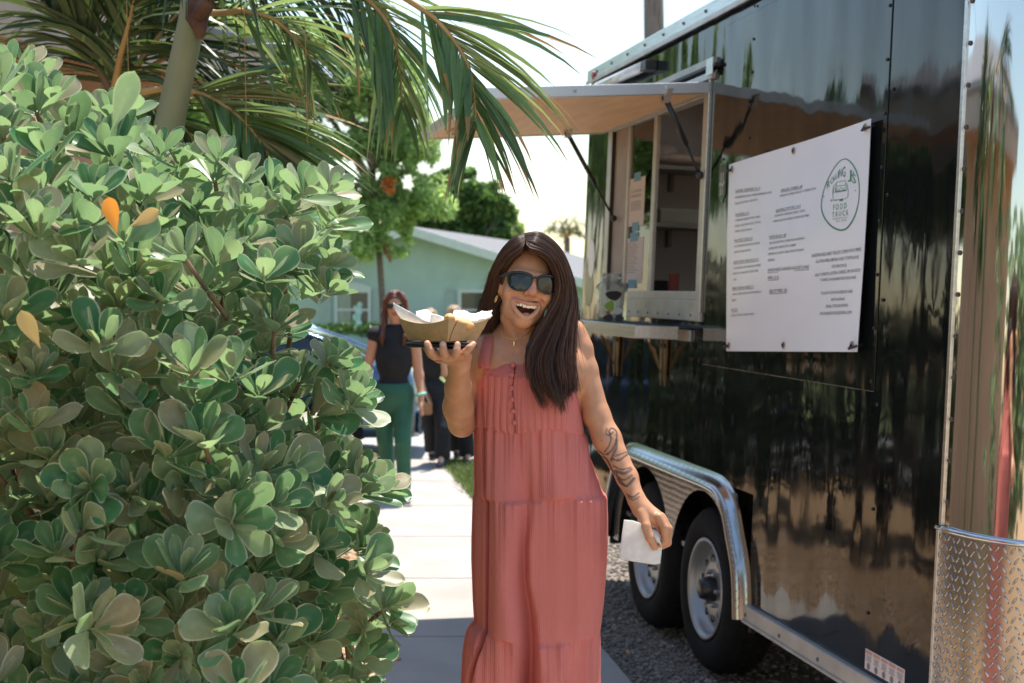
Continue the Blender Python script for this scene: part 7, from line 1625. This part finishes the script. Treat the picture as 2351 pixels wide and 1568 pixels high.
def long_hair(root, hc, q, BL2, s):
    f = Field(np.arange(hc[0] - .2, hc[0] + .2, .007), np.arange(hc[1] - .2, hc[1] + .2, .007), np.arange(hc[2] - .45, hc[2] + .2, .008))
    f.ell(hc + np.array([0, .018, .032]), (.080, .098, .096), k=.01)
    for sx in (-1, 1): f.chain([hc + np.array(p) for p in ((sx * .03, -.045, .105), (sx * .076, -.035, .04), (sx * .086, -.02, -.05), (sx * .088, -.035, -.14), (sx * .088 - .01, -.08, -.24), (sx * .08 - .015, -.09, -.31))], [.018, .018, .019, .020, .018, .006], .02); f.chain([hc + np.array(p) for p in ((sx * .05, .03, .07), (sx * .085, .02, -.05), (sx * .08, .04, -.2))], [.034, .030, .022], .02)
    f.ell(hc + np.array([0, -.085, -.028]), (.055, .06, .088), k=.008, sub=True); V, F = f.mesh(); mesh_obj('hair', V - BL2, F, redhair, root, True)
def short_hair(tuft=0.0):
    def fn(root, hc, q, BL2, s):
        f = Field(np.arange(hc[0] - .15, hc[0] + .15, .007), np.arange(hc[1] - .15, hc[1] + .2, .007), np.arange(hc[2] - .15, hc[2] + .2, .007))
        f.ell(hc + np.array([0, .02, .035]) * s, (.084 * s, .102 * s, .092 * s), k=.01); f.ell(hc + np.array([0, .10, .02]), (.045, .05, .05), k=.02); f.ell(hc + np.array([0, -.10, -.045]) * s, (.075 * s, .075 * s, .095 * s), k=.01, sub=True)
        V, F = f.mesh(); n_ = np.sin(V[:, 0] * 130) * np.sin(V[:, 1] * 110 + 1) * np.sin(V[:, 2] * 120); V = V + (V - hc) / np.linalg.norm(V - hc, axis=1)[:, None] * n_[:, None] * .008; mesh_obj('hair', V - BL2, F, blond, root, True)
    return fn
r2, q2, b2_, hc2 = simple_person('auburn haired woman in black tank and green leggings walking up the path', 11.35,
  {'head': (908, 703), 'neck': (908, 752), 'shL': (862, 768), 'shR': (950, 768), 'elL': (842, 850, .0), 'elR': (961, 862), 'wrL': (846, 905, -.08), 'wrR': (966, 905, -.05), 'haL': (850, 925, -.10), 'haR': (967, 925, -.07), 'hip': (903, 905), 'knL': (884, 1010, .02), 'knR': (925, 1012, -.10), 'anL': (893, 1098, .14), 'anR': (928, 1118, -.02), 'toL': (892, 1118, .02), 'toR': (934, 1143, -.16)},
  {'skin': (.60, .30, .18), 'top': fabric_k, 'legs': fabric_g, 'shoe': shoe_w, 'sole': sole_w, 'hem': .03, 'tattoo': 1}, 1.0, .009, long_hair)
def glasses_on(root, hc, BL2, s=1.0):
    g = empty('sunglasses'); g.parent = root
    for sx in (-1, 1):
        b = bmesh.new(); uvsph(b, Vector(hc + np.array([sx * .033, -.098, .0]) * s) - Vector(BL2), (.029 * s, .008, .022 * s), 12, 8); bm_obj('lens', b, lensm, g, True)
        b = bmesh.new(); tube(b, [Vector(hc + np.array(p) * s) - Vector(BL2) for p in ((sx * .06, -.092, .010), (sx * .08, -.02, .008))], .004, 6); bm_obj('temple', b, framm, g, True)
    b = bmesh.new(); tube(b, [Vector(hc + np.array(p) * s) - Vector(BL2) for p in ((-.06, -.094, .014), (-.03, -.104, .018), (0, -.108, .010), (.03, -.104, .018), (.06, -.094, .014))], .0045, 6); bm_obj('brow_bar', b, framm, g, True)
glasses_on(r2, hc2, b2_)
b = bmesh.new(); c_ = q2('wrR') - b2_
tube(b, [Vector(c_) + Vector((.034 * math.cos(a), .034 * math.sin(a), .008 * math.cos(a))) for a in np.linspace(0, 6.283, 17)], .011, 8, False); bm_obj('wristband', b, M('turquoise band', (.20, .62, .52), .5, var=.05), r2, True)
blue_k = M('navy top', (.014, .018, .026), .85, var=.3, vscale=12)
r3, q3, b3_, hc3 = simple_person('fair haired person in black with wide black trousers walking behind the food tray', 13.75,
  {'head': (988, 734), 'neck': (989, 768), 'shL': (960, 782), 'shR': (1018, 784), 'elL': (960, 842, .0), 'elR': (1020, 858, .0), 'wrL': (972, 893, -.08), 'wrR': (1016, 812, -.14), 'haL': (978, 905, -.10), 'haR': (1008, 798, -.18), 'hip': (996, 900), 'knL': (988, 975, .05), 'knR': (1016, 985, -.12), 'anL': (993, 1030, .22), 'anR': (1016, 1045, -.10), 'toL': (992, 1048, .12), 'toR': (1008, 1068, -.26)},
  {'skin': (.58, .32, .21), 'top': fabric_k2, 'legs': fabric_k2, 'shoe': shoe_d, 'sole': sole_t, 'wide': .030, 'sleeve': .45, 'hem': .0}, .86, .010, short_hair())
r4, q4, b4_, hc4 = simple_person('sandy haired person in navy half hidden behind the laughing woman\'s raised arm', 13.95,
  {'head': (1042, 726), 'neck': (1043, 760), 'shL': (1016, 776), 'shR': (1074, 778), 'elL': (1012, 838, .0), 'elR': (1079, 838, .0), 'wrL': (1026, 868, -.14), 'wrR': (1080, 885, -.06), 'haL': (1040, 862, -.18), 'haR': (1079, 900, -.08), 'hip': (1050, 896), 'knL': (1044, 975, .10), 'knR': (1070, 975, -.08), 'anL': (1050, 1028, .25), 'anR': (1072, 1040, -.06), 'toL': (1048, 1044, .15), 'toR': (1077, 1060, -.20)},
  {'skin': (.58, .32, .21), 'top': blue_k, 'legs': fabric_k2, 'shoe': shoe_d, 'sole': sole_t, 'wide': .030, 'sleeve': .5, 'hem': .0}, .86, .010, short_hair())
b = bmesh.new(); box(b, (-.06, -.03, -.09), (.06, .03, .03), .012); tube(b, [(-.05, 0, .03), (-.03, 0, .10), (.03, 0, .10), (.05, 0, .03)], .006, 6); o = bm_obj('handbag', b, M('tan leather', (.30, .15, .07), .5, var=.2), None); o.location = Vector(q3('haL')) + Vector((0, -.02, -.10)); tag(o, 'small tan handbag carried low by the fair haired walker', 'handbag')
